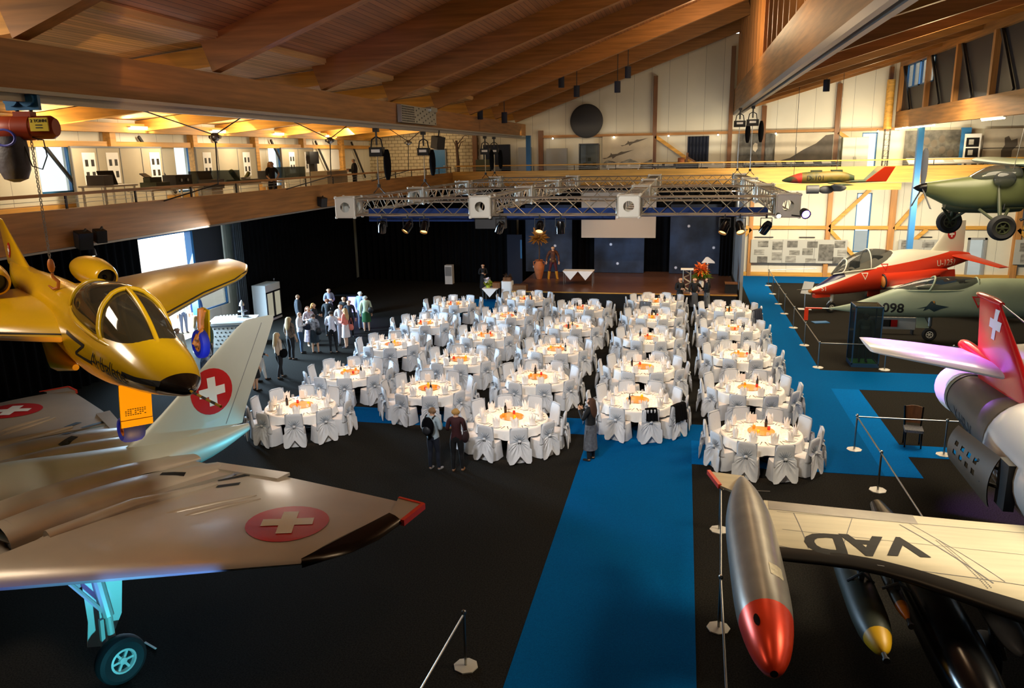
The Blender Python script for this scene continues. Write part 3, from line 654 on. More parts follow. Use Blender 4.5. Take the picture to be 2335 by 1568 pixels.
m = MB(); fuse([(-7.05, .15, .5, .52, .5), (-7.5, .15, .53, .55, .53), (-7.9, .15, .46, .48, .46), (-8.2, .15, .25, .27, .25), (-8.28, .15, .03, .03, .03)], 28, 4, mb=m); m.ell((-7.75, 0, .7), (.3, .16, .12), 14); m.ell((-7.5, .2, .62), (.3, .14, .12), 12); O('exhaust_cover', m, 'white_cloth', P, smooth=60)
PW = [(.6, 2.95, -.7, 0, .11), (2.1, 2.08, -.75, .0, .11), (3.6, 1.14, -.86, 0, .11), (4.95, .98, -.97, .0, .105)]
for s in (False, True):
    sg = -1 if s else 1; w = wing(PW, mirror=s, n=14, sub=4); o = O('wing', w, 'wing_white', P, smooth=50); bv = w.bvh()
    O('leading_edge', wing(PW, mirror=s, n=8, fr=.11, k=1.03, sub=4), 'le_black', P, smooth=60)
    tk = fuse([(3.56, -.02, .03, .03, .03), (3.45, -.02, .13, .13, .13), (3.1, 0, .25, .26, .26), (2.4, 0, .34, .36, .36), (1.2, 0, .36, .38, .38), (0, 0, .35, .37, .37), (-.9, .0, .25, .28, .28), (-1.5, .0, .12, .16, .14), (-1.75, .0, .05, .07, .06)], 28, 4, 2, sg*5.25)
    t = O('tip_tank', tk, 'tank_silver', P, smooth=60); kv = tk.bvh()
    m = MB(); m.prism([(-1.1, sg*5.35), (-1.35, sg*5.62), (-1.95, sg*5.78), (-1.85, sg*5.2)], .0, .04); f_ = O('tank_fin', m, 'wing_white', t, smooth=0)
    m = MB(); m.bar((-1.36, sg*5.63, .02), (-1.97, sg*5.8, .02), .06, .08); O('red_edge', m, 'orange_red', t, smooth=0)
    decal('hatch', [(-.14, -.09), (.14, -.09), (.14, .09), (-.14, .09)], [(0, 1, 2, 3)], (1.9, sg*5.05, .3), (1, 0, 0), (0, 1, 0), (0, .3, -1), kv, 'wing_white', t)
    decal('lamp_slot', *disc(.11), (2.95, sg*5.45, .3), (.9, 0, 0), (0, .45, 0), (0, -sg*.8, -.8), kv, 'black_gloss', t)
    m = MB(); m.lathe([(.001, 0), (.045, 0)], 12, 0, Matrix.Translation((3.565, sg*5.25, -.02)) @ Matrix.Rotation(pi/2, 4, 'Y'), False); O('nose_hole', m, 'black', t)
    for (pts, ww) in (([(-.35, 1), (-.45, 4.8)], .012), ([(1.6, 1.2), (.75, 4.9)], .012), ([(-.3, 3.05), (1.4, 2.35)], .02), ([(1.35, 2.2), (-.4, 2.9)], .012), ([(-.45, 4.55), (.85, 4.5)], .012), ([(.9, 4.1), (-.4, 3.7)], .01), ([(.55, 1.2), (.25, 4.8)], .008)):
        v, f = strip([(a, sg*b) for a, b in pts], ww); decal('panel_seam', v, f, (0, 0, .3), (1, 0, 0), (0, 1, 0), (0, 0, -1), bv, 'mid_grey', o, .003, .3)
    v, f = strip([(-.58, sg*2.75), (-.74, sg*4.9)], .42); decal('flap_panel', v, f, (0, 0, .3), (1, 0, 0), (0, 1, 0), (0, 0, -1), bv, 'tank_silver', o, .004, .3)
    if s:
        vv = []; ff = []
        for (p, q, nn, rows) in (((1.05, -3.7), (1.62, -2.5), 44, 3), ((.95, -4.8), (1.06, -3.7), 40, 3), ((1.5, -2.45), (.2, -2.7), 40, 2)):
            d = (Vector(q)-Vector(p)); e = Vector((-d.y, d.x)).normalized()
            for i in range(nn):
                for j in range(rows):
                    c = Vector(p)+d*(i/nn)-e*.045*j; a = len(vv); vv += [(c.x-.008, c.y-.008), (c.x+.008, c.y-.008), (c.x+.008, c.y+.008), (c.x-.008, c.y+.008)]; ff.append((a, a+1, a+2, a+3))
        decal('rivet_rows', vv, ff, (0, 0, .3), (1, 0, 0), (0, 1, 0), (0, 0, -1), bv, 'mid_grey', o, .004, .3)
        for ch, vx in (('V', -3.2), ('A', -3.72), ('D', -4.25)):
            v, f = text_polys(ch, .78, bold=.03); v = [(x*1.0+(y*-.0), y) for x, y, z in v]
            decal('registration_letter', v, f, (.52-.06*(vx+3.7), vx, .3), (-.0, -1, 0), (1, 0, 0), (0, 0, -1), bv, 'blackboard_text', o, .006, .2)
    gear(P, (.3, sg*1.9, -.1), (.35, sg*1.9, -1.62), .38, .24, 'steel', sg, 'rubber', 'alu_white', .07)
O('fin', wing([(.4, -2.9, -6.5, 0, .07), (1.15, -3.95, -6.8, 0, .07), (1.8, -4.9, -6.95, 0, .065), (2.45, -5.95, -7.1, 0, .06)], vert=True), 'red_gloss', P, smooth=50)
fv = wing([(.4, -2.9, -6.5, 0, .07), (1.15, -3.95, -6.8, 0, .07), (1.8, -4.9, -6.95, 0, .065), (2.45, -5.95, -7.1, 0, .06)], vert=True).bvh()
for sd in (-1, 1): decal('white_cross', *cross(.5), (-5.92, .3*sd, 2.02), (sd, 0, 0), (0, 0, 1), (0, -sd, 0), fv, 'white', P, .008)
m = MB(); fuse([(-5.85, 2.46, .05, .04, .04), (-6.3, 2.47, .1, .06, .06), (-7.0, 2.45, .09, .06, .06), (-7.25, 2.44, .03, .03, .03)], 14, 3, mb=m); O('fin_cap', m, 'red_gloss', P, smooth=60)
m = MB(); m.tube([(-5.9, 0, 2.46), (-4.6, .02, 2.3)], .012, 6); O('antenna_wire', m, 'steel', P)
m = MB(); fuse([(-4.9, 1.12, .03, .03, .03), (-5.5, 1.13, .14, .12, .12), (-6.6, 1.15, .16, .15, .14), (-7.6, 1.17, .14, .14, .13), (-7.9, 1.17, .05, .05, .05)], 18, 3, mb=m); O('tail_fairing', m, 'red_gloss', P, smooth=60)
for s in (False, True): O('tailplane', wing([(.05, -4.95, -7.35, 1.15, .09), (1.0, -5.8, -7.9, 1.15, .09), (1.95, -6.62, -8.25, 1.15, .08), (2.14, -6.85, -8.22, 1.15, .06)], mirror=s), 'white_gloss', P, smooth=50)
# perforated air brake
m = MB(); nu, nv = 13, 9
def abp(i, j, o): a = -.5+1.35*j/nv; u = -3.7+1.6*i/nu; b = .72+o; return (u, -1.25-.16*(nu-i)/nu-(b*cos(a)-.72)*.62, .15+b*sin(a)*.75-.25*i/nu*(1-j/nv))
hole = {(i, j) for i in (2, 4, 6, 8) for j in (3, 5)}
for o in (0, -.03):
    k = len(m.v); m.v += [abp(i, j, o) for i in range(nu+1) for j in range(nv+1)]
    m.f += [tuple(k+x for x in (i*(nv+1)+j, i*(nv+1)+j+1, (i+1)*(nv+1)+j+1, (i+1)*(nv+1)+j)) for i in range(nu) for j in range(nv) if (i, j) not in hole]; m.m += [0]*(nu*nv-len(hole))
O('air_brake', m, 'brown_grey', P, smooth=30)
m = MB(); m.tube([(-2.1, -.95, .3), (-2.6, -1.25, .3)], .04, 8); m.tube([(-1.9, -.95, .05), (-2.4, -1.25, .0)], .04, 8); m.box((-1.95, -1.02, .15), (.4, .16, .8)); O('brake_actuator', m, 'black', P)
v, f = text_polys('X-HB-V', .42); decal('registration_letters', v, f, (-5.55, -1, .0), (1, 0, 0), (0, 0, 1), (0, 1, 0), tv, 'blackboard_text', P, .006, .12)
gear(P, (5, 0, -.4), (5.1, 0, -1.68), .32, .2, 'steel', 1)
def bomb(name, lab, at, L, r, mk, fins=True, grp=None):
    b = T(name, lab, 'fuel tank' if 'tank' in name else 'bomb', at); b.rotation_euler = (0, 0, -pi/2)
    m = MB(); fuse([(L, 0, .02, .02, .02), (L*.93, 0, r*.5, r*.5, r*.5), (L*.7, 0, r*.92, r*.92, r*.92), (L*.3, 0, r, r, r), (-L*.3, 0, r*.9, r*.9, r*.9), (-L*.8, 0, r*.35, r*.35, r*.35)], 20, 3, mb=m); O('bomb_body', m, mk, b, smooth=60)
    m = MB(); m.tube([(L, 0, 0), (L+.12, 0, 0)], .03, 8); m.tube([(L+.12, 0, 0), (L+.16, 0, 0)], .045, 8); O('nose_fuze', m, 'dark_grey', b)
    if fins:
        m = MB()
        for k in range(4): m.prism([(-L*.4, 0), (-L*.8, r*.1), (-L*.85, r*1.3), (-L*.6, r*1.2)], -.01, .01, 0, Matrix.Rotation(pi/4+k*pi/2, 4, 'X'))
        O('tail_fin', m, mk, b, smooth=0)
    m = MB(); m.bar((.5, 0, r), (-.1, 0, r+.3), .07, .1); m.tube([(.45, -.18, r*.7), (.5, 0, r+.1), (.45, .18, r*.7)], .022, 6); O('pylon', m, 'mid_grey', b, smooth=30)
    return b
bomb('bomb', 'dark green bomb with yellow nose hanging under the pale wing', (2.7, 11.5, 1.3), 1.92, .24, 'bomb')
bomb('bomb', 'small brown rocket with amber nose under the pale wing beside the yellow-nosed bomb', (3.1, 11.2, 1.5), 1.1, .09, 'bomb_amber')
bomb('drop_tank', 'long glossy black drop tank hanging under the pale wing', (3.65, 11.6, 1.22), 3.4, .36, 'black_gloss', False)
bomb('bomb', 'grey finned bomb under the pale wing between black tank and wheel', (4.35, 10.9, 1.4), 1.2, .17, 'mid_grey')

# --- pale green jet numbered 098
J = T('green_jet', 'pale green jet fighter numbered 098 with raised cockpit glass and long pointed nose', 'airplane', (10, 33.4, 0), (0, 0, pi))
jf = fuse([(4.05, 1.24, .02, .02, .02), (3.1, 1.3, .17, .2, .2), (2.2, 1.4, .36, .46, .4), (1.3, 1.5, .5, .7, .52), (0, 1.55, .6, .72, .57), (-1.3, 1.6, .66, .95, .58), (-3, 1.6, .72, .98, .57), (-5, 1.6, .85, .8, .6), (-8, 1.6, .7, .6, .5), (-9.5, 1.6, .5, .5, .45)], 32, 4)
O('fuselage', jf, 'jet_green', J, smooth=60); jv = jf.bvh()
JC = [(1.65, 2.05, .08, .08, .06), (1.1, 2.08, .3, .28, .1), (.5, 2.1, .4, .44, .1), (-.2, 2.12, .44, .5, .1), (-.9, 2.15, .43, .47, .1), (-1.4, 2.2, .36, .36, .1)]
O('cockpit_canopy', fuse(JC, 28, 4), 'canopy', J, smooth=60); ci = lerp_st(JC, 8); m = MB(); m.tube(arch_slant(.45, -.25), .04, 8); m.tube(arc(-1.3), .035, 8)
for sg in (-1, 1): m.tube([(s[0], sg*(s[2]+.01), s[1]+.0) for s in ci], .035, 8)
O('canopy_frame', m, 'jet_green', J, smooth=60)
m = MB(); m.box((-.95, 0, 2.2), (.3, .45, .5)); m.box((-.75, 0, 2.38), (.2, .34, .25)); m.box((.6, 0, 2.1), (.5, .5, .2)); O('ejection_seat', m, 'olive_dark', J, smooth=0)
m = MB(); m.tube([(4.0, 0, 1.24), (4.95, 0, 1.24)], .02, 8); O('nose_probe', m, 'steel', J)
m = MB(); m.tube([(4.3, 0, 1.24), (4.95, 0, 1.24)], .035, 8); m.box((4.9, 0, .98), (.16, .012, .5)); O('red_warning_flag', m, 'orange_red', J)
for side in (1, -1):
    def jd(nm, v, f, u, z, mk, cut=.15): decal(nm, v, f, (u, side, z), (-side, 0, 0), (0, 0, 1), (0, -side, 0), jv, mk, J, .008, cut)
    jd('number_098', *text_polys('098', .52, bold=.012), 1.72, 1.38, 'blackboard_text')
    jd('nose_emblem', [(-.55, -.1), (-.2, .02), (-.05, .22), (.08, .24), (.12, .1), (.6, .02), (.3, -.08), (.1, -.2), (-.1, -.08), (-.3, -.18), (-.25, -.05)], [(0, 1, 10), (1, 9, 10), (1, 8, 9), (1, 2, 4, 8), (2, 3, 4), (4, 5, 6), (4, 6, 7, 8)], .35, 1.5, 'teal_ink')
    jd('emblem_head', [(-.02, .1), (.1, .1), (.08, .24), (0, .22)], [(0, 1, 2, 3)], .35, 1.5, 'orange_ink')
    jd('warning_triangle', [(-.24, .2), (.24, .2), (0, -.26), (-.16, .15), (.16, .15), (0, -.16)], [(0, 3, 4, 1), (1, 4, 5, 2), (2, 5, 3, 0)], -1.25, 1.75, 'red_paint')
    for zz in (.1, .02): jd('warning_text', *text_polys('RESCUE' if zz > .05 else 'SEAT', .1), -1.25, 1.75+zz, 'red_paint')
    O('wing', wing([(.6, -3.0, -6.3, 1.5, .05), (3.7, -4.6, -6.4, 1.5, .05)], mirror=side < 0), 'jet_green', J, smooth=50)
    O('tailplane', wing([(.4, -7.8, -9.3, 1.5, .05), (2.0, -8.6, -9.3, 1.45, .05)], mirror=side < 0), 'jet_green', J, smooth=50)
    gear(J, (-4.6, side*1.4, 1.4), (-4.6, side*1.6, .32), .32, .2, 'steel', side)
O('fin', wing([(2.2, -6.0, -9.3, 0, .05), (4.1, -8.2, -9.6, 0, .05)], vert=True), 'jet_green', J, smooth=50)
gear(J, (.2, 0, 1.05), (.18, 0, .27), .27, .16, 'steel', 1)
m = MB(); m.box((.45, .0, .78), (.5, .03, .5)); O('gear_door', m, 'jet_green', J, smooth=0)

# --- red and white trainer jet U-1251
K = T('trainer_jet', 'red and white training jet numbered U-1251 parked before the photo boards', 'airplane', (7.0, 38.9, 0), (0, 0, -2.670))
kf = fuse([(1.2, 1.1, .03, .03, .03), (.95, 1.12, .15, .15, .16), (.4, 1.2, .3, .34, .32), (-.2, 1.35, .4, .52, .48), (-1, 1.5, .48, .62, .62), (-2, 1.6, .55, .78, .68), (-3, 1.7, .64, 1.05, .75), (-4, 1.8, .64, 1.03, .7), (-5, 1.95, .56, .8, .52), (-6, 2.1, .44, .56, .4), (-7, 2.25, .3, .35, .33), (-7.65, 2.3, .2, .2, .2)], 32, 4)
O('fuselage', kf, 'hawk', K, smooth=60); kv = kf.bvh()
KC = [(.05, 1.85, .08, .06, .05), (-.45, 1.95, .3, .44, .1), (-1.1, 2.0, .38, .74, .1), (-1.85, 2.05, .41, .88, .1), (-2.6, 2.1, .41, .8, .1), (-3.25, 2.2, .36, .55, .1)]
O('cockpit_canopy', fuse(KC, 28, 4), 'canopy', K, smooth=60); ci = lerp_st(KC, 8); m = MB(); m.tube(arch_slant(-.35, -.25), .035, 8); m.tube(arc(-1.75), .025, 8); m.tube(arc(-3.1), .03, 8)
for sg in (-1, 1): m.tube([(s[0], sg*(s[2]+.01), s[1]) for s in ci], .03, 8)
O('canopy_frame', m, 'hawk_white', K, smooth=60)
for u, z in ((-1.15, 2.1), (-2.4, 2.3)): m = MB(); m.box((u, 0, z), (.25, .42, .6)); m.box((u+.2, 0, z-.15), (.4, .4, .2)); O('ejection_seat', m, 'dark_grey', K, smooth=0)
m = MB(); m.ell((1.17, 0, 1.1), (.09, .1, .1), 12); O('nose_tip', m, 'orange_hub', K); m = MB(); m.tube([(1.2, .1, 1.2), (1.95, .1, 1.22)], .018, 6); O('nose_probe', m, 'steel', K)
m = MB(); m.box((.55, 0, .86), (.8, .25, .16)); O('nose_strake', m, 'hawk_red', K, smooth=0)
for side in (1, -1):
    s = side < 0
    def kd(nm, v, f, u, z, mk, cut=.12): decal(nm, v, f, (u, side*1.2, z), (-side, 0, 0), (0, 0, 1), (0, -side, 0), kv, mk, K, .008, cut)
    kd('number_lettering', *text_polys('U-1251', .42), -6.0, 2.12, 'hawk_white'); kd('nose_number', *text_polys('51', .26), .6, 1.2, 'hawk_white')
    for u, z in ((-1.4, 1.75), (-2.45, 2.12)): kd('warning_triangle', [(-.18, .14), (.18, .14), (0, -.2), (-.12, .1), (.12, .1), (0, -.12)], [(0, 3, 4, 1), (1, 4, 5, 2), (2, 5, 3, 0)], u, z, 'red_paint' if z > 2 else 'hawk_white')
    m = MB(); m.ell((0, 0, 0), (.1, .2, .3), 16); o = O('intake_cover', m, 'orange_hub', K, (-2.35, side*.62, 1.45), (0, .1, 0)); m = MB(); m.tube([(.03, .22*cos(a), .32*sin(a)) for a in [k*pi/10 for k in range(21)]], .035, 6); O('intake_rim', m, 'navy_rim', o)
    m = MB(); fuse([(-2.35, 1.5, .26, .34, .34), (-3.4, 1.5, .3, .38, .36), (-5, 1.65, .2, .25, .25), (-6, 1.8, .05, .05, .05)], 18, 3, 2, side*.52, mb=m); O('intake_duct', m, 'hawk_red', K, smooth=60)
    O('wing', wing([(.4, -2.5, -5.3, 1.15, .1), (2.4, -3.6, -5.6, 1.17, .1), (4.5, -4.7, -5.9, 1.2, .09)], mirror=s), 'hawk_white', K, smooth=50)
    O('tailplane', wing([(.15, -6.3, -7.5, 2.45, .08), (2.3, -7.2, -7.8, 2.05, .07)], mirror=s), 'hawk_red', K, smooth=50)
    m = MB(); m.prism([(-5.6, .0), (-6.7, .0), (-6.8, -.55), (-6.2, -.6)], -.03, .03, 0, Matrix.Translation((0, side*.25, 1.75)) @ Matrix.Rotation(pi/2, 4, 'X')); O('ventral_fin', m, 'hawk_red', K, smooth=0)
    gear(K, (-3.4, side*1.2, 1.1), (-3.4, side*1.45, .33), .33, .2, 'steel', side, door=((-3.2, side*1.0, .75), (.7, .04, .65), 'hawk_red'))
FK = [(2.5, -5.0, -7.3, 0, .07), (2.75, -5.45, -7.35, 0, .07), (4.08, -6.5, -7.3, 0, .06)]
fk = wing(FK, vert=True); O('fin', fk, 'hawk_white', K, smooth=50); fv = fk.bvh()
for sd in (1, -1): roundel((-6.5, 0, 3.45), (-sd, 0, 0), (0, 0, 1), (0, -sd, 0), fv, .24, K)
gear(K, (-.05, 0, .95), (-.03, 0, .25), .25, .16, 'alu_white', 1)

# --- drone hanging before the rear gallery
D = T('target_drone', 'small olive drone with orange-red nose lettered D-101 hanging before the rear gallery', 'drone', (6, 40, 5.9), (0, 0, pi))
df = fuse([(1.42, .24, .03, .03, .03), (1.1, .28, .17, .15, .14), (.5, .35, .28, .26, .25), (-.5, .38, .3, .27, .28), (-1.2, .4, .26, .25, .25), (-1.8, .32, .08, .12, .1)], 24, 3); O('fuselage', df, 'drone', D, smooth=60); dv = df.bvh()
m = MB(); m.tube([(-1.2, 0, .17), (-3.2, 0, .2)], [.09, .05], 10); O('tail_boom', m, 'drone_olive', D)
m = MB(); m.box((-.1, 0, .66), (.5, .2, .1)); m.box((-1.0, 0, .66), (.5, .24, .12)); O('hatch', m, 'olive_dark', D, smooth=0)
for sd, mk in ((1, 'orange_red'), (-1, 'drone_olive')):
    m = MB(); m.prism([(-2.15, 0), (-3.05, 0), (-3.3, .75), (-2.85, .75)], -.02, .02, 0, Matrix.Translation((-.15*(sd > 0), sd*.05, .18)) @ Matrix.Rotation(-sd*.5, 4, 'X') @ Matrix.Rotation(pi/2, 4, 'X')); O('tail_fin', m, mk, D, smooth=0)
    O('wing', wing([(.2, -.6, -1.4, .12, .1), (2.7, -.8, -1.3, .12, .1)], mirror=sd < 0), 'drone_olive', D, smooth=50)
    decal('number_lettering', *text_polys('D-101', .32), (-.05, sd, .34), (-sd, 0, 0), (0, 0, 1), (0, -sd, 0), dv, 'blackboard_text', D, .006, .1)
m = MB(); m.tube([(.3, .12, -.18), (-.25, .12, -.18)], .2, 12); m.ell((-.6, 0, -.2), (.35, .2, .2), 12); m.ell((-1.1, 0, -.12), (.4, .14, .18), 12); O('parachute_pack', m, 'mid_grey', D)
m = MB(); m.tube([(.9, 0, .45), (.9, 0, 5.1)], .012, 5); m.tube([(-1.0, 0, .65), (-1.0, 0, 5.65)], .012, 5); O('hanging_wire', m, 'dark_grey', D)

# --- green propeller plane at the right edge
Q = T('propeller_plane', 'olive green high-wing propeller plane hanging at the right edge', 'airplane', (15, 28.5, 6), (0, 0, pi))
O('fuselage', fuse([(7.22, .25, .2, .2, .2), (6.9, .22, .34, .28, .34), (6.4, .15, .42, .42, .5), (5.8, .12, .52, .54, .56), (5.2, .15, .58, .68, .6), (4, .2, .58, .7, .6), (2.5, .25, .5, .55, .5), (0, .3, .25, .3, .25), (-1.5, .35, .1, .15, .1)], 28, 4, 2.6), 'olive', Q, smooth=60)
O('engine_chin', fuse([(6.6, -.2, .2, .1, .2), (6.2, -.3, .3, .1, .22), (5.0, -.35, .4, .1, .2), (4.4, -.35, .4, .1, .15)], 20, 3), 'olive_dark', Q, smooth=60)
O('windshield', fuse([(5.95, .55, .3, .08, .1), (5.6, .6, .5, .25, .1), (5.2, .65, .58, .34, .1), (4.6, .65, .6, .34, .1)], 24, 3), 'canopy', Q, smooth=60)
m = MB(); m.ell((5.1, .6, .55), (.34, .16, .26), 14); O('side_bubble', m, 'canopy', Q, smooth=60)
m = MB(); fuse([(7.6, .28, .01, .01, .01), (7.45, .28, .1, .1, .1), (7.22, .28, .17, .17, .17)], 20, 3, mb=m); O('spinner', m, 'black_gloss', Q, smooth=60)
for k in range(3):
    a = radians(92+120*k); c, s = cos(a), sin(a); m = MB(); rg = []
    for t, w in ((.12, .05), (.4, .1), (.8, .11), (1.15, .09), (1.27, .03)): rg.append([(7.33+w*.5, t*c-w*s, .28+t*s+w*c), (7.35, t*c, .28+t*s), (7.29-w*.5, t*c+w*s, .28+t*s-w*c), (7.31, t*c, .28+t*s)])
    m.loft(rg); O('propeller_blade', m, 'mid_grey', Q, smooth=50)
for s in (False, True):
    sg = -1 if s else 1; O('wing', wing([(0, 4.7, 2.8, 1.0, .12), (4.2, 4.6, 2.8, 1.08, .12), (4.7, 4.2, 3.0, 1.1, .1)], mirror=s), 'jet_green', Q, smooth=50)
    m = MB(); m.bar((4.2, sg*.55, -.3), (4.0, sg*2.6, .98), .12, .05); O('wing_strut', m, 'olive', Q, smooth=0)
    x = 5.22 if sg > 0 else 6.05; m = MB(); m.tube([(x-.4, sg*.4, -.4), (x, sg*1.0, -.85)], .05, 8); m.tube([(x+.45, sg*.4, -.4), (x, sg*1.0, -.85)], .05, 8); m.tube([(x, sg*.5, .4), (x, sg*1.0, -.85)], .06, 8); O('landing_gear_leg', m, 'olive_dark', Q); wheel(.4, .3, 1, Q, (x, sg*1.15, -.92), 'rubber', 'olive_dark')
m = MB(); m.tube([(3.8, 0, .9), (3.8, 0, 2.75)], .015, 6); m.tube([(5.0, .5, -.4), (4.6, .4, 2.7)], .012, 6); O('hanging_wire', m, 'steel', Q)
m = MB(); m.bar((4.1, .2, 1.1), (3.7, .2, 1.5), .22, .1); m.box((3.65, .2, 1.52), (.3, .22, .06)); O('wing_lamp', m, 'mid_grey', Q, smooth=0)
for k in range(2): m = MB(); m.tube([(4.3-.3*k, .3, -.4), (4.3-.3*k, .3, -.7), (4.4-.3*k, .3, -.75)], .05, 8); O('exhaust_pipe', m, 'dark_grey', Q)
# ================= banquet tables =================
TX = {'A': -10.46, 'B': -7.35, 'C': -4.31, 'D': -1.09, 'E': 2.09}
TY = {'A': (19.44, 22.91, 26.87, 30.65, 35.0), 'B': (21.62, 25.05, 28.77, 32.6, 36.75), 'C': (19.4, 23.3, 26.95, 30.8, 34.7), 'D': (21.4, 25.0, 29.2, 33.1, 36.75), 'E': (19.31, 23.1, 27.03, 31.2, 35.05)}
CN = {'A': 'window-side row', 'B': 'inner window row', 'C': 'middle row', 'D': 'inner jet row', 'E': 'jet-side row'}
RN = ('front', 'second', 'third', 'fourth', 'stage-end')
PN = ('right end', 'right rear', 'rear right-centre', 'rear left-centre', 'left rear', 'left end', 'left front', 'front left-centre', 'front right-centre', 'right front')

def chair_parts():
    # seat skirt reaching the floor, front towards +y
    rings = []
    for z, k in ((.02, 1.14), (.12, 1.1), (.3, 1.04), (.44, 1.0), (.475, .97), (.482, .85)):
        r = []
        for i in range(40):
            a = 2*pi*i/40; c, s = cos(a), sin(a); q = 4; x = math.copysign(abs(c)**(2/q), c)*.235*k; y = math.copysign(abs(s)**(2/q), s)*.225*k
            f = 1+.03*(k-1)/.14*sin(9*a+k*3); r.append((x*f, y*f, z))
        rings.append(r)
    seat = MB().loft(rings).mesh('seat_cover', 50)
    rings = []
    for z, w, y, t in ((.4, .235, -.2, .05), (.6, .232, -.225, .05), (.8, .228, -.26, .045), (.9, .215, -.278, .04), (.95, .185, -.287, .03), (.965, .13, -.29, .015)):
        rings.append([(w*math.copysign(abs(cos(a))**.45, cos(a)), y+t*math.copysign(abs(sin(a))**.7, sin(a)), z) for a in [2*pi*i/24 for i in range(24)]])
    back = MB().loft(rings).mesh('back_cover', 50)
    # gathered drape radiating from the knot
    m = MB(); n, R = 72, 7; kx, ky, kz = 0, -.315, .62; rings = []
    for j in range(R+1):
        t = j/R; r = []
        for i in range(n):
            a = 2*pi*i/n; c, s = cos(a), sin(a)
            if s >= 0: ex, ez = .235*c/max(abs(c), abs(s)), .33*s/max(abs(c), abs(s))
            else:
                q = max(abs(c)/.30, abs(s)/.58); ex, ez = c/q, s/q
                if abs(c) < .28: ez *= .62+.38*abs(c)/.28
                if abs(ex) > .24 and ez > -.2: ex *= .85
            p = cos(18*a)*.023*sin(pi*min(t*1.15, 1))
            yy = ky*(1-t)+(-.25-.1*(ez+0)*.35 if s >= 0 else -.28-.06*t)*t-p
            if s < 0: yy -= .06*t*abs(s)
            r.append((kx+ex*t, yy, max(kz+ez*t, .03)))
        rings.append(r)
    m.loft(rings[1:], False); m.loft([[(x, y+.012, z) for x, y, z in r] for r in rings[1:]], False)
    m.m = [0 if sum(m.v[i][2] for i in q)/len(q) > .6 else 1 for q in m.f]; drape = m.mesh('back_drape', 60)
    knot = MB().ell((0, -.33, .62), (.045, .035, .04), 10).mesh('knot', 60)
    return (('seat_cover', seat), ('back_cover', back), ('back_drape', drape), ('knot', knot))
CP = chair_parts(); dm('chair_sheer', '#aeb4bc', .6, bump=(10, .25, .02))
def make_chair():
    o = T('banquet_chair', 'x', 'chair')
    for n, me in CP: O(n, me, ('chair_sheer', 'chair_cloth') if n == 'back_drape' else 'chair_cloth', o)
    return o
chair0 = None
# cloth
def cloth_mesh(seed):
    rnd = random.Random(seed); rings = []; n = 96; ph = rnd.random()*6
    for r, z0 in ((.3, 0), (.8, 0), (.965, 0), (.985, -.012), (.993, -.05)):
        rings.append([(r*cos(2*pi*k/n), r*sin(2*pi*k/n), .75+z0) for k in range(n)])
    for t in (.35, .7, 1):
        rr = []
        for k in range(n):
            a = 2*pi*k/n; d = .21+.09*abs(cos(2*a+ph))**3; r = .993+.035*t+.028*t*sin(22*a+seed)+.02*t*sin(9*a)
            rr.append((r*cos(a), r*sin(a), .70-(d-.05)*t))
        rings.append(rr)
    m = MB(); m.loft(rings, False); m.f.append(tuple(range(n))); m.m.append(0)
    return m.mesh('tablecloth', 50)
CL = [cloth_mesh(s) for s in (1, 2, 3, 4)]
TB_top = MB().lathe([(.001, .71), (.93, .71), (.95, .725), (.95, .74), (.001, .74)], 40).mesh('tabletop')
TB_ped = MB().lathe([(.05, .06), (.05, .71)], 14).mesh('pedestal')
def foot():
    m = MB(); m.bar((0, 0, .05), (.45, 0, .02), .06, .04); m.bar((0, 0, .68), (.7, 0, .69), .05, .04); return m.mesh('leg', 0)
TB_leg = foot()
NAP = MB()
rg = []
for z, k in ((0, .8), (.05, .9), (.12, 1.0), (.19, 1.05)): rg.append([(.1*k*cos(a)*(1+.08*cos(6*a)), .058*k*sin(a)*(1+.08*cos(6*a)), z+(.045*cos(6*a) if z > .1 else 0)*(1.5 if z > .15 else .6)) for a in [2*pi*i/36 for i in range(36)]])
NAP.loft(rg, False); NAP.loft([[(.07*k*cos(a), .03*k*sin(a)+.005, z) for a in [2*pi*i/12 for i in range(12)]] for z, k in ((.02, 1), (.12, .8), (.2, .4), (.25, .05))], False); NAP = NAP.mesh('napkin', 30)
PLT = MB().lathe([(.001, .004), (.08, .004), (.13, .016), (.14, .018), (.085, .0), (.001, 0)], 24).mesh('plate', 60)
def fork(k):
    m = MB(); m.box((0, -.02, .004), (.012, .14, .004)); m.box((0, .075, .005), (.024 if k else .018, .07, .004)); return m.mesh('fork', 0)
FRK, KNF = fork(1), fork(0)
def glass(h, r):
    return MB().lathe([(.032, 0), (.03, .004), (.005, .012), (.005, h*.45), (r*.7, h*.52), (r, h*.7), (r*.85, h), (r*.82, h), (r*.95, h*.7), (r*.6, h*.56), (.001, h*.54)], 12, cap=False).mesh('glass', 60)
GW, GT = glass(.2, .042), glass(.17, .036)
TRAY = MB().lathe([(.001, .0), (.31, .0), (.33, .012), (.33, .022), (.3, .018), (.001, .016)], 40).mesh('tray', 60)
JAR = MB().lathe([(.03, 0), (.036, .01), (.036, .085), (.03, .085), (.03, .015), (.001, .012)], 14, cap=False).mesh('jar', 50)
FLM = MB().ell((0, 0, .045), (.014, .014, .03), 8).mesh('flame')
def card():
    m = MB(); m.box((0, 0, .2), (.15, .012, .22), X=Matrix.Rotation(-.12, 4, 'X')); return m.mesh('card', 0)
CRD = card(); CST = MB().lathe([(.05, 0), (.05, .01), (.008, .02), (.008, .1)], 10).mesh('card_stand')
BOT = MB().lathe([(.001, 0), (.036, 0), (.038, .02), (.038, .17), (.03, .2), (.013, .24), (.013, .3), (.001, .3)], 14).mesh('bottle', 50)
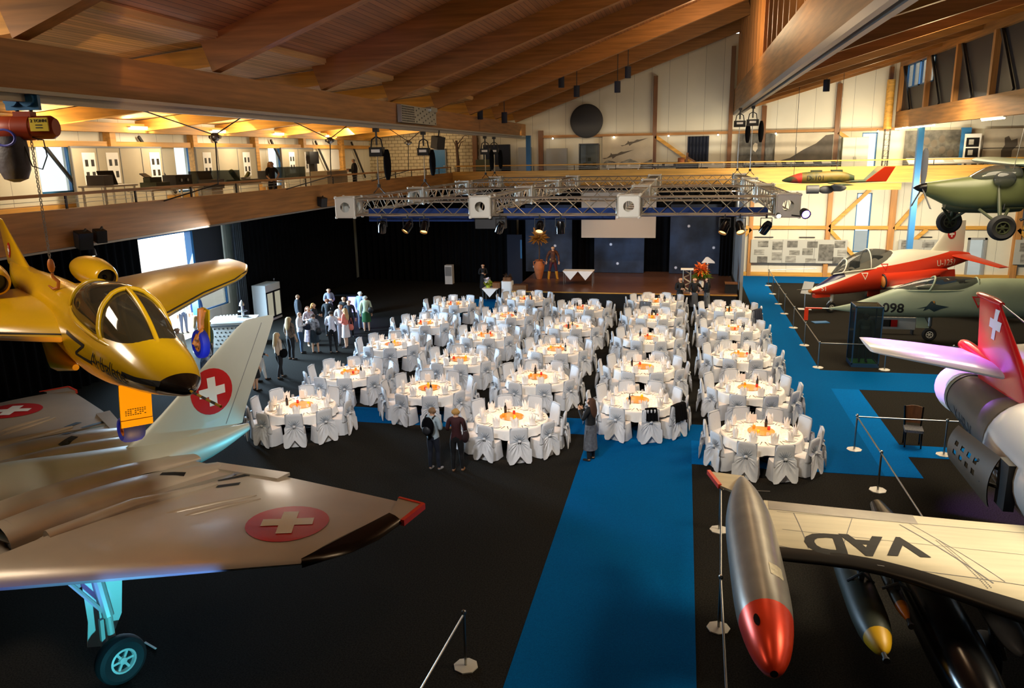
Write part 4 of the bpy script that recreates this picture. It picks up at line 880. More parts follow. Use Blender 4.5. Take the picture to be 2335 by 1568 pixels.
pin = bpy.data.lights.new('table_pinspot', 'SPOT'); pin.energy = 1450; pin.color = (1, .62, .35); pin.spot_size = radians(30); pin.spot_blend = .95; pin.shadow_soft_size = .06
first = {}
def put(name, me, mk, lab, cat, loc, rz, grp):
    o = first.get(name)
    if o is None: o = first[name] = O(name, me, mk)
    else: o = o.copy(); COL.objects.link(o)
    o.location = loc; o.rotation_euler = (0, 0, rz); tag(o, lab, cat, grp); return o
tab0 = None; ng = 0; stuff_glass = MB()
order = sorted([(TY[c][r], c, r) for c in TX for r in range(5)])
for idx, (ty, c, r) in enumerate(order):
    tx = TX[c]; tn = '%s table of the %s' % (RN[r], CN[c]); off = random.uniform(-.03, .03)
    lab = 'round banquet table under white cloth, '+tn
    if tab0 is None:
        tab0 = T('banquet_table', lab, 'table', (tx, ty, 0), group='round banquet tables')
        O('tabletop', TB_top, 'black', tab0); O('pedestal', TB_ped, 'black', tab0)
        for k in range(4): O('leg', TB_leg, 'black', tab0, rot=(0, 0, pi/4+k*pi/2))
    else: copy_tree(tab0, (tx, ty, 0), (0, 0, 0), lab)
    put('tablecloth', CL[0], 'white_cloth', 'white tablecloth draped over the '+tn, 'tablecloth', (tx, ty, 0), idx*.7, 'white round tablecloths')
    light('table_pinspot', 'SPOT', (tx, ty+.15, 6.1), 0, aim=(tx, ty, .75), data=pin)
    put('centre_tray', TRAY, 'amber_tray', 'round amber tray at the centre of the '+tn, 'tray', (tx, ty+.05, .752), 0, 'amber centre trays')
    for j, a in enumerate((.5, 2.4, 4.3)):
        lab = 'small %s glass candle on the tray of the %s' % (('red', 'amber', 'yellow')[j], tn); x, y = tx+.22*cos(a+idx), ty+.05+.22*sin(a+idx)
        nm = ('red_glass', 'amber_glass', 'yellow_glass')[j]
        o = first.get(nm)
        if o is None:
            me = JAR.copy(); o = first[nm] = T('candle_jar', lab, 'candle', (x, y, .77), group='glass candles on the trays'); O('jar', me, nm, o); O('flame', FLM, 'flame', o)
        else: copy_tree(o, (x, y, .77), None, lab)
    a = pi*.62; lab = 'white table number card standing on the '+tn
    if 'card' not in first:
        o = first['card'] = T('number_card', lab, 'card', (tx+.45*cos(a), ty+.45*sin(a), .752), group='table number cards'); O('card', CRD, 'white', o); O('card_stand', CST, 'steel', o)
    else: copy_tree(first['card'], (tx+.45*cos(a), ty+.45*sin(a), .752), None, lab)
    for j in range(2 if r > 2 else 1):
        a = 1.2+.4*j+idx; put('bottle', BOT, 'bottle_dark', 'dark bottle %s the tray on the %s' % (('beside', 'behind')[j], tn), 'bottle', (tx+.4*cos(a), ty+.4*sin(a), .752), 0, 'dark bottles on the tables')
    for k in range(10):
        a = 2*pi*k/10+off; ca, sa = cos(a), sin(a); rz = a+pi/2; pl = 'at %s of the %s' % (PN[k], tn)
        cl = 'white-covered chair %s' % pl; rad = 1.12+random.uniform(-.03, .05); cz = rz+random.uniform(-.1, .1)
        if chair0 is None:
            chair0 = make_chair(); chair0.location = (tx+rad*ca, ty+rad*sa, 0); chair0.rotation_euler = (0, 0, cz); chair0['label'] = cl; chair0['group'] = 'white covered banquet chairs'
        else: copy_tree(chair0, (tx+rad*ca, ty+rad*sa, 0), (0, 0, cz), cl)
        put('dinner_plate', PLT, 'china', 'white plate '+pl, 'plate', (tx+.8*ca, ty+.8*sa, .752), 0, 'white plates on the round tables')
        put('napkin', NAP, 'napkin', 'folded white napkin '+pl, 'napkin', (tx+.8*ca, ty+.8*sa, .757), rz+random.uniform(-.3, .3), 'folded napkins on the plates')
        for sd, nm, me in ((-1, 'fork', FRK), (1, 'knife', KNF)):
            put(nm, me, 'cutlery', '%s beside the plate %s' % (nm, pl), 'cutlery', (tx+.8*ca-sd*.19*sa, ty+.8*sa+sd*.19*ca, .752), rz, nm+'s on the round tables')
        for sd, nm, me in ((-1, 'wine_glass', GW), (1, 'water_glass', GT)):
            x, y = tx+.56*ca-sd*.07*sa, ty+.56*sa+sd*.07*ca
            if idx < 15: put(nm, me, 'glass', '%s %s' % (nm.replace('_', ' '), pl), 'glass', (x, y, .752), 0, nm.replace('_', ' ')+'es on the round tables')
            else:
                h = .2 if sd < 0 else .17; stuff_glass.lathe([(.03, 0), (.005, .012), (.005, h*.45), (.04, h*.7), (.034, h)], 8, 0, Matrix.Translation((x, y, .752)), False)
o = O('glassware', stuff_glass, 'glass', smooth=60); tag(o, 'wine and water glasses on the rear tables near the stage', 'glasses'); o['kind'] = 'stuff'
# things left on chairs and one plain chair
def garment(lab, mk, tx, ty, k, w=.5, h=.5):
    a = 2*pi*k/10; m = MB(); rings = []
    for s, (y, z) in enumerate(((-.19, .75-h*.3), (-.22, .98), (-.27, 1.0), (-.34, .97), (-.4, .97-h))):
        rings.append([(w*(-.5+i/12)*(1+.1*(s == 4)), y-.02*cos(i*1.7)*(s > 2), z-.03*abs(i/12-.5)) for i in range(13)])
    m.loft(rings, False, closed=False); m.loft([[(x, y-.015, z+.012) for x, y, z in q] for q in rings], False, closed=False)
    o = O('jacket', m, mk, None, (tx+1.12*cos(a), ty+1.12*sin(a), 0), (0, 0, a+pi/2), 60); tag(o, lab, 'jacket'); return o
dm('navy_cloth', '#1d2436', .85); dm('grey_print', '#8b8b8e', .8, noise=(30, .8, '#2a2a2c'))
garment('navy jacket hung over a chair back beside the blue walkway near the stage', 'navy_cloth', TX['E'], TY['E'][4], 9, .55, .55)
garment('black jacket hung on the right rear chair of the front table nearest the woman photographing', 'black_cloth', TX['D'], TY['D'][0], 9, .5, .45)
garment('dark scarf laid over a front chair of the table beside the blue walkway end', 'black_cloth', TX['D'], TY['D'][0], 8, .3, .3)
garment('grey patterned cardigan over a chair at the table nearest the stage staff', 'grey_print', TX['D'], TY['D'][4], 7, .5, .4)
t = T('dining_chair', 'dark wooden chair with curved brown back standing alone by the rope barrier', 'chair', (6.05, 21.0, 0), (0, 0, pi*.95))
m = MB(); m.box((0, 0, .46), (.44, .44, .07)); O('seat', m, 'grey_print', t, smooth=0)
for x in (-.19, .19):
    for y in (-.19, .19):
        m = MB(); m.bar((x, y, 0), (x*.98, y*.95, .44), .035, .035); O('leg', m, 'black_gloss', t, smooth=0)
    m = MB(); m.bar((x, -.2, .44), (x*1.15, -.28, 1.0), .035, .04); O('back_post', m, 'black_gloss', t, smooth=0)
m = MB(); rg = []
for z in (.55, .75, .98): rg.append([(-.2+.4*i/8, -.215-.08*(z-.45)/.5-.03*sin(pi*i/8)-e, z+(.03*sin(pi*i/8) if z > .9 else 0)) for e in (0, .02) for i in (range(9) if not e else range(8, -1, -1))])
m.loft(rg); O('backrest', m, 'wood_brown', t, smooth=40)
# ================= stage, curtains, truss =================
def curtain(lab, p, q, z0, z1, mk='black_cloth', amp=.09, wl=.42):
    p, q = Vector((*p, 0)), Vector((*q, 0)); d = q-p; L = d.length; nx = Vector((-d.y, d.x, 0))/L; n = int(L/wl*8); m = MB(); R = []
    for z in (z0, z1):
        for e in (0, .02): R.append([tuple(p+d*(i/n)+nx*(amp*sin(i*pi/4)+e)+Vector((0, 0, z))) for i in range(n+1)])
    m.loft([R[0], R[2], R[3], R[1]], False, closed=False)
    o = O('curtain', m, mk, smooth=60); tag(o, lab, 'curtain', None); return o
curtain('long pleated black curtain along the left wall behind the guests', (-20.15, 32.6), (-20.15, 46.2), .02, 5.62)
curtain('pleated black curtain on the left wall behind the hanging yellow jet', (-20.15, -3), (-20.15, 26.0), .02, 5.62)
curtain('black curtain across the rear left corner beside the stage', (-20.1, 46.4), (-9.6, 45.6), .02, 5.62)
curtain('black curtain behind the star-painted stage panels', (-9.6, 46.2), (2.7, 46.2), .02, 5.62, amp=.06)
curtain('narrow black curtain at the right end of the stage', (2.05, 44.6), (2.75, 44.6), .82, 5.6, wl=.2)
curtain('grey gathered curtain between the side window and the black curtain', (-20.0, 32.2), (-19.9, 32.8), .02, 5.6, 'dark_grey', .06, .12)
m = MB(); m.b2(2.84, 2.98, 39.4, 48.2, 0, 5.68); S('wall_stage', m, 'grey_wall')
m = MB(); m.b2(-8.45, 2.7, 38.62, 46.0, .72, .8); m.b2(-8.4, 2.65, 38.68, 46.0, 0, .72, 1); m.b2(-8.45, 2.7, 38.58, 38.62, .76, .805, 2); st = O('stage', m, ['stage_floor', 'black', 'pine_x'], smooth=0); tag(st, 'low brown-floored stage with a black front at the rear of the hall', 'stage')
for x0, x1, stars, w in ((-9.0, -6.25, ((-7.25, 2.35), (-8.5, 1.1)), 'left'), (-4.95, -2.1, ((-4.0, 2.45), (-3.6, 1.35)), 'middle'), (-.67, 2.2, ((.35, 3.5), (1.75, 2.3), (-.3, 1.15)), 'right')):
    t = T('backdrop_panel', 'dark blue star-painted panel, %s one of three behind the stage' % w, 'panel', ((x0+x1)/2, 45.3, .8), group='star-painted stage panels'); c = (x0+x1)/2
    m = MB(); m.b2(x0-c, x1-c, -.03, .03, .02, 3.9); O('panel', m, 'cosmos', t, smooth=0)
    for x, z in stars:
        m = MB(); m.prism([((.1 if k % 2 == 0 else .055)*cos(k*pi/8), (.1 if k % 2 == 0 else .055)*sin(k*pi/8)) for k in range(16)], .031, .036, 0, Matrix.Translation((x-c, 0, z-.8)) @ Matrix.Rotation(pi/2, 4, 'X')); O('painted_star', m, 'star', t, smooth=0)
t = T('projection_screen', 'pale projection screen hanging above the stage', 'screen', (-3.31, 41.76, 3.2)); m = MB(); m.b2(-1.95, 1.95, -.02, .02, 0, 2.4); O('screen_cloth', m, 'screen', t, smooth=0); m = MB(); m.tube([(-2, 0, 2.42), (2, 0, 2.42)], .06, 10); O('roller', m, 'mid_grey', t); O('hanging_cord', MB().tube([(-1.5, 0, 2.45), (-1.5, 0, 2.7)], .012, 5).tube([(1.5, 0, 2.45), (1.5, 0, 2.7)], .012, 5), 'dark_grey', t)
t = T('stage_table', 'table on the stage with white cloth hanging in two points', 'table', (-5.3, 41, .8))
m = MB(); m.b2(-.8, .8, -.35, .35, .7, .74); O('tabletop', m, 'terracotta', t, smooth=0)
for x in (-.76, .76):
    for y in (-.32, .32): m = MB(); m.bar((x, y, 0), (x, y, .7), .035, .035); O('leg', m, 'steel', t, smooth=0)
m = MB(); m.b2(-.81, .81, -.37, .37, .745, .755)
for k in (-1, 1): m.prism([(k*.4-.4, .75), (k*.4+.4, .75), (k*.4, .28)], .37, .38, 0, Matrix.Rotation(pi/2, 4, 'X'))
tag(O('tablecloth', m, 'white_cloth', None, (-5.3, 41, .8), smooth=0), 'white cloth hanging in two points over the stage table', 'tablecloth')
# urn with golden palm
dm('gold_leaf', '#a5722a', .6); dm('trunk', '#4a3524', .8); dm('leaf_green', '#6f8a2a', .6); dm('lime', '#a9b52e', .6); dm('flower_orange', '#e8742a', .6); dm('flower_white', '#e6e2ee', .6)
t = T('potted_palm', 'golden palm-like tree in a tall terracotta urn on the stage', 'plant', (-7.74, 42.7, .8))
O('urn', MB().lathe([(.14, 0), (.16, .05), (.29, .55), (.3, .72), (.2, .92), (.17, 1.0), (.24, 1.06), (.2, 1.06), (.14, 1.0), (.001, .98)], 24, cap=False), 'terracotta', t)
for s in (-1, 1): O('handle', MB().tube([(s*.17, 0, 1.0), (s*.32, 0, .95), (s*.3, 0, .75)], .025, 6), 'terracotta', t)
O('trunk', MB().tube([(0, 0, .95), (.02, 0, 1.5), (0, 0, 2.15)], .035, 8), 'trunk', t)
def leaves(n, c, r, l, w, rnd, up=.4):
    m = MB(); R = random.Random(rnd)
    for _ in range(n):
        a = R.random()*2*pi; e = R.uniform(-.6, 1.2)*up*2; d = Vector((cos(a)*cos(e), sin(a)*cos(e), sin(e))); b = Vector(c)+d*r*R.uniform(.1, 1); L = l*R.uniform(.6, 1.2); sd = d.cross(Vector((0, 0, 1))).normalized()*w
        m.add([tuple(b-sd*.3), tuple(b+d*L*.5-sd+Vector((0, 0, .04))), tuple(b+d*L+Vector((0, 0, -.1*L))), tuple(b+d*L*.5+sd+Vector((0, 0, .04))), tuple(b+sd*.3)], [(0, 1, 2, 3, 4)])
    return m
O('crown', leaves(170, (0, 0, 2.2), .3, .38, .035, 3), 'gold_leaf', t, smooth=0)
O('crown_frond', MB().tube([(0, 0, 2.2), (-.2, 0, 2.6), (-.28, 0, 2.85)], [.05, .09, .03], 7), 'gold_leaf', t)
# flower tables left of the stage
t = T('side_table', 'low white-clothed table with flowers left of the stage', 'table', (-9.75, 39.75, 0)); m = MB(); m.b2(-.45, .35, -.35, .35, .7, .74); O('tabletop', m, 'white', t, smooth=0)
for x in (-.42, .32):
    for y in (-.32, .32): m = MB(); m.bar((x, y, 0), (x, y, .7), .03, .03); O('leg', m, 'steel', t, smooth=0)
m = MB(); m.b2(-.46, .36, -.37, .37, .742, .752); m.prism([(-.45, .75), (.35, .75), (-.05, .3)], .37, .38, 0, Matrix.Rotation(pi/2, 4, 'X')); tag(O('tablecloth', m, 'white_cloth', None, (-9.75, 39.75, 0), smooth=0), 'white cloth with a hanging point on the low flower table', 'tablecloth')
t = T('pedestal_table', 'tall narrow white-draped stand beside the flower table', 'table', (-8.95, 39.95, 0)); m = MB(); rg = []
for z, k in ((.02, 1.12), (.5, 1.02), (1.08, 1), (1.1, .97)): rg.append([(.3*k*math.copysign(abs(cos(a))**.4, cos(a))*(1+.03*cos(10*a)*(z < 1)), .26*k*math.copysign(abs(sin(a))**.4, sin(a)), z) for a in [2*pi*i/40 for i in range(40)]])
O('drape', m.loft(rg), 'white_cloth', t, smooth=60)
t = T('flower_arrangement', 'lime and white flower arrangement on the low white table', 'flowers', (-9.95, 39.75, .755)); O('pot', MB().lathe([(.1, 0), (.13, .14), (.1, .14), (.001, .1)], 14, cap=False), 'lime', t); O('foliage', leaves(60, (0, 0, .22), .12, .2, .04, 4), 'lime', t, smooth=0); O('blossom', leaves(40, (-.05, 0, .35), .15, .12, .05, 5), 'flower_white', t, smooth=0)
t = T('wooden_box', 'wooden box of gifts on the tall white stand', 'box', (-8.95, 39.95, 1.102)); m = MB(); m.b2(-.2, .2, -.15, .15, 0, .2); O('crate', m, 'wood_brown', t, smooth=0); O('plant_tuft', leaves(25, (0, 0, .2), .1, .25, .02, 6), 'trunk', t, smooth=0)
m = MB(); m.b2(-.2, .2, -.2, .2, 0, .28); tag(O('wicker_basket', m, 'wood_brown', None, (-9.5, 39.85, .755), smooth=0), 'brown wicker box between the flowers and the tall stand', 'basket')
# lectern, bouquet, white cut-out
t = T('lectern', 'lectern with white top and lattice column on the stage', 'lectern', (.3, 39.4, .8)); m = MB(); m.box((0, 0, 1.12), (.62, .42, .05), X=None); O('top', m, 'white', t, smooth=0)
m = MB()
for x in (-.18, .18):
    for y in (-.12, .12): m.tube([(x, y, .03), (x, y, 1.1)], .025, 8)
for k in range(5):
    s = 1 if k % 2 else -1
    for y in (-.12, .12): m.tube([(-.18*s, y, .05+.21*k), (.18*s, y, .26+.21*k)], .012, 6)
O('lattice_column', m, 'alu', t); m = MB(); m.b2(-.3, .3, -.2, .2, 0, .03); O('base', m, 'alu', t, smooth=0)
t = T('flower_bouquet', 'large orange and green flower bouquet in a tall vase on the stage', 'flowers', (1.0, 39.8, .8)); O('vase', MB().lathe([(.1, 0), (.12, .05), (.14, .4), (.1, .5), (.001, .45)], 16, cap=False), 'china', t); O('foliage', leaves(90, (0, 0, .62), .18, .42, .03, 7, .3), 'leaf_green', t, smooth=0); O('blossom', leaves(90, (0, 0, 1.0), .22, .34, .06, 8, .5), 'flower_orange', t, smooth=0); O('yellow_blossom', leaves(30, (.1, -.1, .92), .22, .14, .07, 9, .4), 'lime', t, smooth=0)
m = MB(); m.prism([(-.3, 0), (.36, -.02), (.34, .06), (.08, .26), (0, .3), (-.1, .28)], -.02, .02, 0, Matrix.Rotation(pi/2, 4, 'X')); m.bar((0, 0, -1.28), (0, 0, 0), .05, .05); tag(O('white_sign_board', m, 'white', None, (1.3, 40.6, 2.08), smooth=0), 'white sloped display board on a stand behind the orange bouquet', 'sign')
for k, (x, y, z) in enumerate(((2.2, 38.2, .25), (2.3, 38.9, .5))): m = MB(); m.b2(-.3, .3, -.3, .3, z-.05, z); m.b2(-.28, .28, -.28, .28, 0 if not k else .0, z-.05, 1); o = O('stage_step', m, ['wood_brown', 'black'], None, (2.3 if k == 0 else 2.42, 38.2 if k == 0 else 39.3, 0 if k == 0 else .8), smooth=0); tag(o, ('small wooden step at the right front corner of the stage', 'dark wooden box standing on the stage at its right edge')[k], 'step')
m = MB(); m.b2(-.35, .35, -.25, .25, 0, .28); tag(O('wooden_tray', m, 'wood_brown', None, (-8.05, 38.9, .805), smooth=0), 'brown flat box on the stage edge beside the tall white stand', 'box')
m = MB(); m.b2(-.23, .23, -.22, .22, 0, 1.15); m.b2(-.2, .2, -.24, -.22, .5, 1.05, 1); tag(O('air_conditioner', m, ['white', 'grey_wall'], None, (-13.75, 45.3, 0), smooth=0), 'white floor appliance before the black rear curtain', 'appliance')
t = T('blue_door', 'dark blue door leaf with pale vertical strip left of the stage panels', 'door', (-9.6, 45.2, 0)); m = MB(); m.b2(-.5, .4, -.04, .04, 0, 3.0); O('leaf', m, 'navy_cloth', t, smooth=0); m = MB(); m.b2(.3, .4, -.07, -.04, 1.6, 2.7); O('door_strip', m, 'blue_steel', t, smooth=0)
# truss rig: ONE bolted rig
TR = T('lighting_truss', 'large silver box-truss rig hanging above the tables', 'truss', (0, 0, 6.13))
def truss_beam(p, q):
    m = MB(); p, q = Vector(p), Vector(q); d = (q-p); L = d.length; d /= L; s = Vector((-d.y, d.x, 0))*.24; u = Vector((0, 0, .24)); C = [s+u, -s+u, -s-u, s-u]
    for c in C: m.tube([p+c, q+c], .026, 6)
    n = max(2, round(L/.5)); h = L/n
    for f in range(4):
        a, b = C[f], C[(f+1) % 4]
        for k in range(n):
            x, y = (a, b) if k % 2 else (b, a); m.tube([p+x+d*h*k, p+y+d*h*(k+1)], .013, 4, cap=False)
    for e in (0, 1):
        w = p+d*(.03+e*(L-.06))
        for f in range(4): m.tube([w+C[f], w+C[(f+1) % 4]], .02, 4)
    O('truss_beam', m, 'alu', TR, smooth=40)
def truss_block(x, y):
    m = MB(); h = .31; n = 32
    for ax in range(3):
        for sg in (-1, 1):
            outer = []; inner = []
            for k in range(n):
                a = 2*pi*k/n; c, s = cos(a), sin(a); q = max(abs(c), abs(s)); outer.append((c/q*(h-.02), s/q*(h-.02))); inner.append((.15*c, .15*s))
            def p3(a, e): v = [0, 0, 0]; v[ax] = sg*e; v[(ax+1) % 3] = a[0]; v[(ax+2) % 3] = a[1]; return tuple(v)
            m.loft([[p3(a, h) for a in outer], [p3(a, h) for a in inner], [p3(a, h-.03) for a in inner], [p3(a, h-.03) for a in outer]], False)
    for a in (-1, 1):
        for b in (-1, 1):
            for e in (-1, 1): m.ell((a*h*.95, b*h*.95, e*h*.95), (.05, .05, .05), 8)
            m.tube([(a*h*.95, b*h*.95, -h), (a*h*.95, b*h*.95, h)], .025, 6); m.tube([(-h, a*h*.95, b*h*.95), (h, a*h*.95, b*h*.95)], .025, 6)
    O('corner_block', m, 'alu_white', TR, (x, y, 0), smooth=40)
tx = (-9.93, -5.75, -1.48, 2.74); tyy = (22.5, 29, 35.5, 42)
for y in tyy:
    for i in range(4):
        truss_block(tx[i], y)
        if i < 3: truss_beam((tx[i]+.31, y, 0), (tx[i+1]-.31, y, 0))
for j, x in enumerate(tx):
    for k in range(3): truss_beam((x, tyy[k]+.31, 0), (x, tyy[k+1]-.31, 0))
for x0, x1, z0, y, w in ((-9.45, -6.1, -.47, 22.85, 'left'), (-5.2, -1.9, -.42, 22.85, 'middle'), (-1.15, 2.3, -.33, 22.85, 'right')):
    m = MB(); m.b2(x0, x1, y, y+.04, 6.13+z0, 6.13-.08); tag(O('blue_valance', m, 'blue_cloth', smooth=0), 'dark blue cloth strip under the front truss, %s section' % w, 'cloth')
m = MB(); m.b2(-.45, .45, -.12, .12, 0, .35); tag(O('dark_speaker_box', m, 'dark_grey', None, (-5.5, 22.5, 5.49), smooth=0), 'dark grey wedge box hanging under the second front truss block', 'speaker')
def spot(lab, x, y, z, tilt, tx_=0, r=.11, L=.34, warm=True):
    t = T('stage_spotlight', lab, 'spotlight', (x, y, z), group='black spotlights under the truss'); R_ = (tilt, tx_, 0)
    O('lamp_body', MB().lathe([(.001, L*.5), (r*.75, L*.48), (r, L*.2), (r, -L*.5), (r*.92, -L*.5), (r*.9, -L*.35), (.001, -L*.33)], 16, cap=False), 'black_gloss', t, rot=R_)
    O('lens', MB().lathe([(.001, -L*.34), (r*.88, -L*.34), (r*.88, -L*.36), (.001, -L*.38)], 16, cap=False), 'lamp_amber' if warm else 'dark_grey', t, rot=R_)
    O('yoke', MB().tube([(-r*1.2, 0, 0), (-r*1.2, 0, L*.7), (r*1.2, 0, L*.7), (r*1.2, 0, 0)], .015, 5), 'dark_grey', t); O('clamp', MB().tube([(0, 0, L*.7), (0, 0, L*1.0)], .03, 6), 'dark_grey', t); return t
for i, (x, ti, tw, wm) in enumerate(((-9.36, .5, .3, 0), (-8.5, -.6, .5, 1), (-7.95, -.6, 0, 1), (-5.5, .6, .5, 1), (-4.26, -.75, 0, 1), (-3.62, .1, 0, 0), (1.2, -.5, .4, 1), (1.62, -.75, -.2, 1), (2.35, .6, .5, 0))):
    spot('black spotlight, %s from the left of those under the front truss' % ('first', 'second', 'third', 'fourth', 'fifth', 'sixth', 'seventh', 'eighth', 'ninth')[i], x*.94, 22.26, 5.55, ti, tw, .12, .36, wm)
t = T('led_spotlight', 'violet glowing lamp on the right front corner of the truss', 'lamp', (3.15, 22.1, 5.95), (-1.25, 0, .25)); O('lamp_body', MB().lathe([(.001, .12), (.1, .1), (.13, 0), (.13, -.12), (.115, -.12), (.1, -.1)], 12, cap=False), 'navy_rim', t); O('lens', MB().lathe([(.001, -.1), (.11, -.1)], 12, cap=False), 'led_violet', t); O('bracket', MB().tube([(-.1, .1, .02), (-.3, .1, .1)], .02, 6), 'dark_grey', t)
t = T('small_spotlight', 'small bright warm lamp beside the violet lamp on the truss corner', 'lamp', (2.5, 22.15, 5.88), (-1.2, 0, .1)); O('lamp_body', MB().lathe([(.001, .1), (.05, .08), (.07, -.05), (.06, -.05)], 10, cap=False), 'dark_grey', t); O('lens', MB().lathe([(.001, -.04), (.06, -.04)], 10, cap=False), 'lamp_white', t)
# chain hoists
def hoist(lab, x, y, zt, zb, s=1.0):
    t = T('chain_hoist', lab, 'hoist', (x, y, 0), group='black chain hoists holding the truss'); z = zt-.75
    O('trolley_hook', MB().tube([(0, 0, zt), (0, 0, z+.22)], .035, 8).box((0, 0, zt-.05), (.16, .2, .12)), 'dark_grey', t, smooth=30)
    m = MB(); m.box((0, 0, z), (.46*s, .26, .3)); m.tube([(-.2, 0, z+.15), (-.16, 0, z+.4), (0, 0, z+.5), (.16, 0, z+.4), (.2, 0, z+.15)], .025, 6); O('motor_body', m, 'black', t, smooth=30)
    m = MB(); m.box((0, -.135, z+.03), (.3, .01, .1)); O('label_plate', m, 'white', t, smooth=0)
    O('chain_bag', MB().ell((.34*s, 0, z-.42), (.13, .13, .55), 12), 'black_cloth', t); O('chain', MB().tube([(0, 0, z-.15), (0, 0, zb+.3)], .022, 5), 'steel', t)
    O('sling', MB().tube([(0, 0, zb+.3), (0, 0, zb+.2)], .06, 8).tube([(-.2, 0, zb), (0, 0, zb+.22), (.2, 0, zb)], .018, 5), 'black', t)
for x, y, zt, w in ((-10, 25.2, 8.5, 'nearest of the left rail'), (-10, 30.1, 8.5, 'second along the left rail'), (-10, 40, 8.5, 'third along the left rail'), (-10, 42, 8.5, 'farthest of the left rail'), (3.1, 40.2, 9.6, 'largest one on the right rail'), (2.6, 41.6, 9.6, 'left of the largest one on the right rail')):
    hoist('black chain hoist holding the truss, '+w, x, y, zt, 6.4, 1.2 if x > 0 else 1)
# orange hoist carrying the yellow jet
t = T('orange_chain_hoist', 'orange-red two-ton chain hoist carrying the yellow jet', 'hoist', (-10, 10.72, 0), (0, 0, .25)); dm('hoist_orange', '#963416', .4, noise=(4, .15)); dm('sign_yellow', '#d8c022', .5); dm('bag_grey', '#4a4b57', .5, noise=(6, .3), bump=(7, .5, .03)); dm('hook_orange', '#a8601e', .45); dm('cable_blue', '#3a44b0', .5)
m = MB()
for x in (-.12, .12): m.tube([(x-.02, -.1, 8.55), (x-.02, .1, 8.55)], .11, 12)
m.box((0, 0, 8.5), (.5, .08, .22)); O('trolley', m, 'blue_steel', t, smooth=30)
O('shackle', MB().tube([(0, 0, 8.56), (-.12, 0, 8.48), (-.1, 0, 8.36), (0, 0, 8.3), (.1, 0, 8.36), (.12, 0, 8.48), (0, 0, 8.56)], .032, 8), 'dark_grey', t)
m = MB(); X = Matrix.Translation((0, 0, 8.13)) @ Matrix.Rotation(pi/2, 4, 'Y') @ Matrix.Diagonal((.88, .88, .84, 1)); m.lathe([(.001, -.52), (.17, -.52), (.2, -.46), (.2, -.2), (.215, -.18), (.215, .12), (.2, .14), (.2, .46), (.15, .54), (.001, .54)], 20, 0, X, False); m.box((0, 0, 8.32), (.26, .18, .1)); b = O('motor_body', m, 'hoist_orange', t)
m = MB(); m.box((.29, -.175, 8.17), (.27, .03, .2)); s_ = O('warning_sign', m, 'sign_yellow', b, smooth=0)
wall_text('sign_lettering', '2 TONN', .065, 'black', s_, (.29, -.192, 8.22), (pi/2, 0, 0))
for tz in (8.16, 8.12): m = MB(); m.box((.29, -.192, tz), (.1, .004, .015)); O('sign_line', m, 'black', s_, smooth=0)
m = MB(); m.loft([[(-.25+.23*k*cos(a), .2*k*sin(a)-.05, z) for a in [2*pi*i/20 for i in range(20)]] for z, k in ((8.0, .95), (7.8, 1.05), (7.5, 1.0), (7.36, .75), (7.31, .2))]); O('chain_bag', m, 'bag_grey', t)
O('coiled_cable', MB().tube([(-.22+.17*cos(a*.9), -.26-.01*sin(a), 7.98+.12*sin(a*.9)) for a in [k*pi/8 for k in range(40)]], .018, 6), 'cable_blue', t); O('control_cable', MB().tube([(.12, -.1, 7.98), (.28, -.1, 7.94), (.3, -.1, 7.7), (.2, -.1, 7.5), (.05, -.1, 7.55), (-.02, -.1, 7.85)], .01, 5), 'black', t)
m = MB()
for k in range(52):
    z = 7.98-.036*k; a = k % 2
    m.tube([(.04+.016*(1-a), .016*a, z), (.04+.016*(1-a), .016*a, z-.045)], .007, 4); m.tube([(.04-.016*(1-a), -.016*a, z), (.04-.016*(1-a), -.016*a, z-.045)], .007, 4)
O('chain', m, 'steel', t, smooth=0)
m = MB(); m.ell((.04, 0, 5.98), (.055, .05, .12), 12); m.tube([(.04, 0, 5.86), (.04, 0, 5.8), (.12, 0, 5.72), (.1, 0, 5.62), (.02, 0, 5.6), (-.05, 0, 5.66)], [.022, .026, .03, .03, .026, .012], 8); O('hook', m, 'hook_orange', t)
# things on the beams and fascia
t = T('perforated_box', 'perforated grey steel box fixed on the left main beam', 'box', (-9.76, 29, 8.76)); m = MB(); m.b2(-.12, .04, -2.0, 2.0, 0, .6); m.b2(-.12, .1, 1.2, 2.0, .5, .66); O('casing', m, 'steel', t, smooth=0)
m = MB()
for i in range(26):
    for j in range(7):
        if i < 9 or (i+j*3) % 5 == 0: m.box((.045, -1.9+.15*i, .06+.08*j), (.01, .06, .05))
O('perforation', m, 'black', t, smooth=0)
for x, y, z, s, lab in ((-13.75, 15.9, 5.82, .34, 'larger black loudspeaker under the left gallery edge'), (-13.75, 16.45, 5.86, .26, 'smaller black loudspeaker beside the larger one under the gallery edge'), (-13.78, 28.7, 5.92, .3, 'black loudspeaker on the gallery beam near the truss corner'), (-9.75, 31.2, 8.1, .42, 'black loudspeaker hanging beside the chain hoist in front of the brick wall')):
    t = T('loudspeaker', lab, 'speaker', (x, y, z), (0, .2, -.5)); m = MB(); m.box((0, 0, 0), (s, s*.9, s*1.15)); O('cabinet', m, 'black', t, smooth=0); m = MB(); m.box((0, -s*.46, 0), (s*.85, .02, s)); O('grille', m, 'dark_grey', t, smooth=0); m = MB(); m.tube([(0, 0, s*.5), (-.1, .1, s*.5+(.25 if x > -10 else .05))], .03, 6); O('bracket', m, 'dark_grey', t)
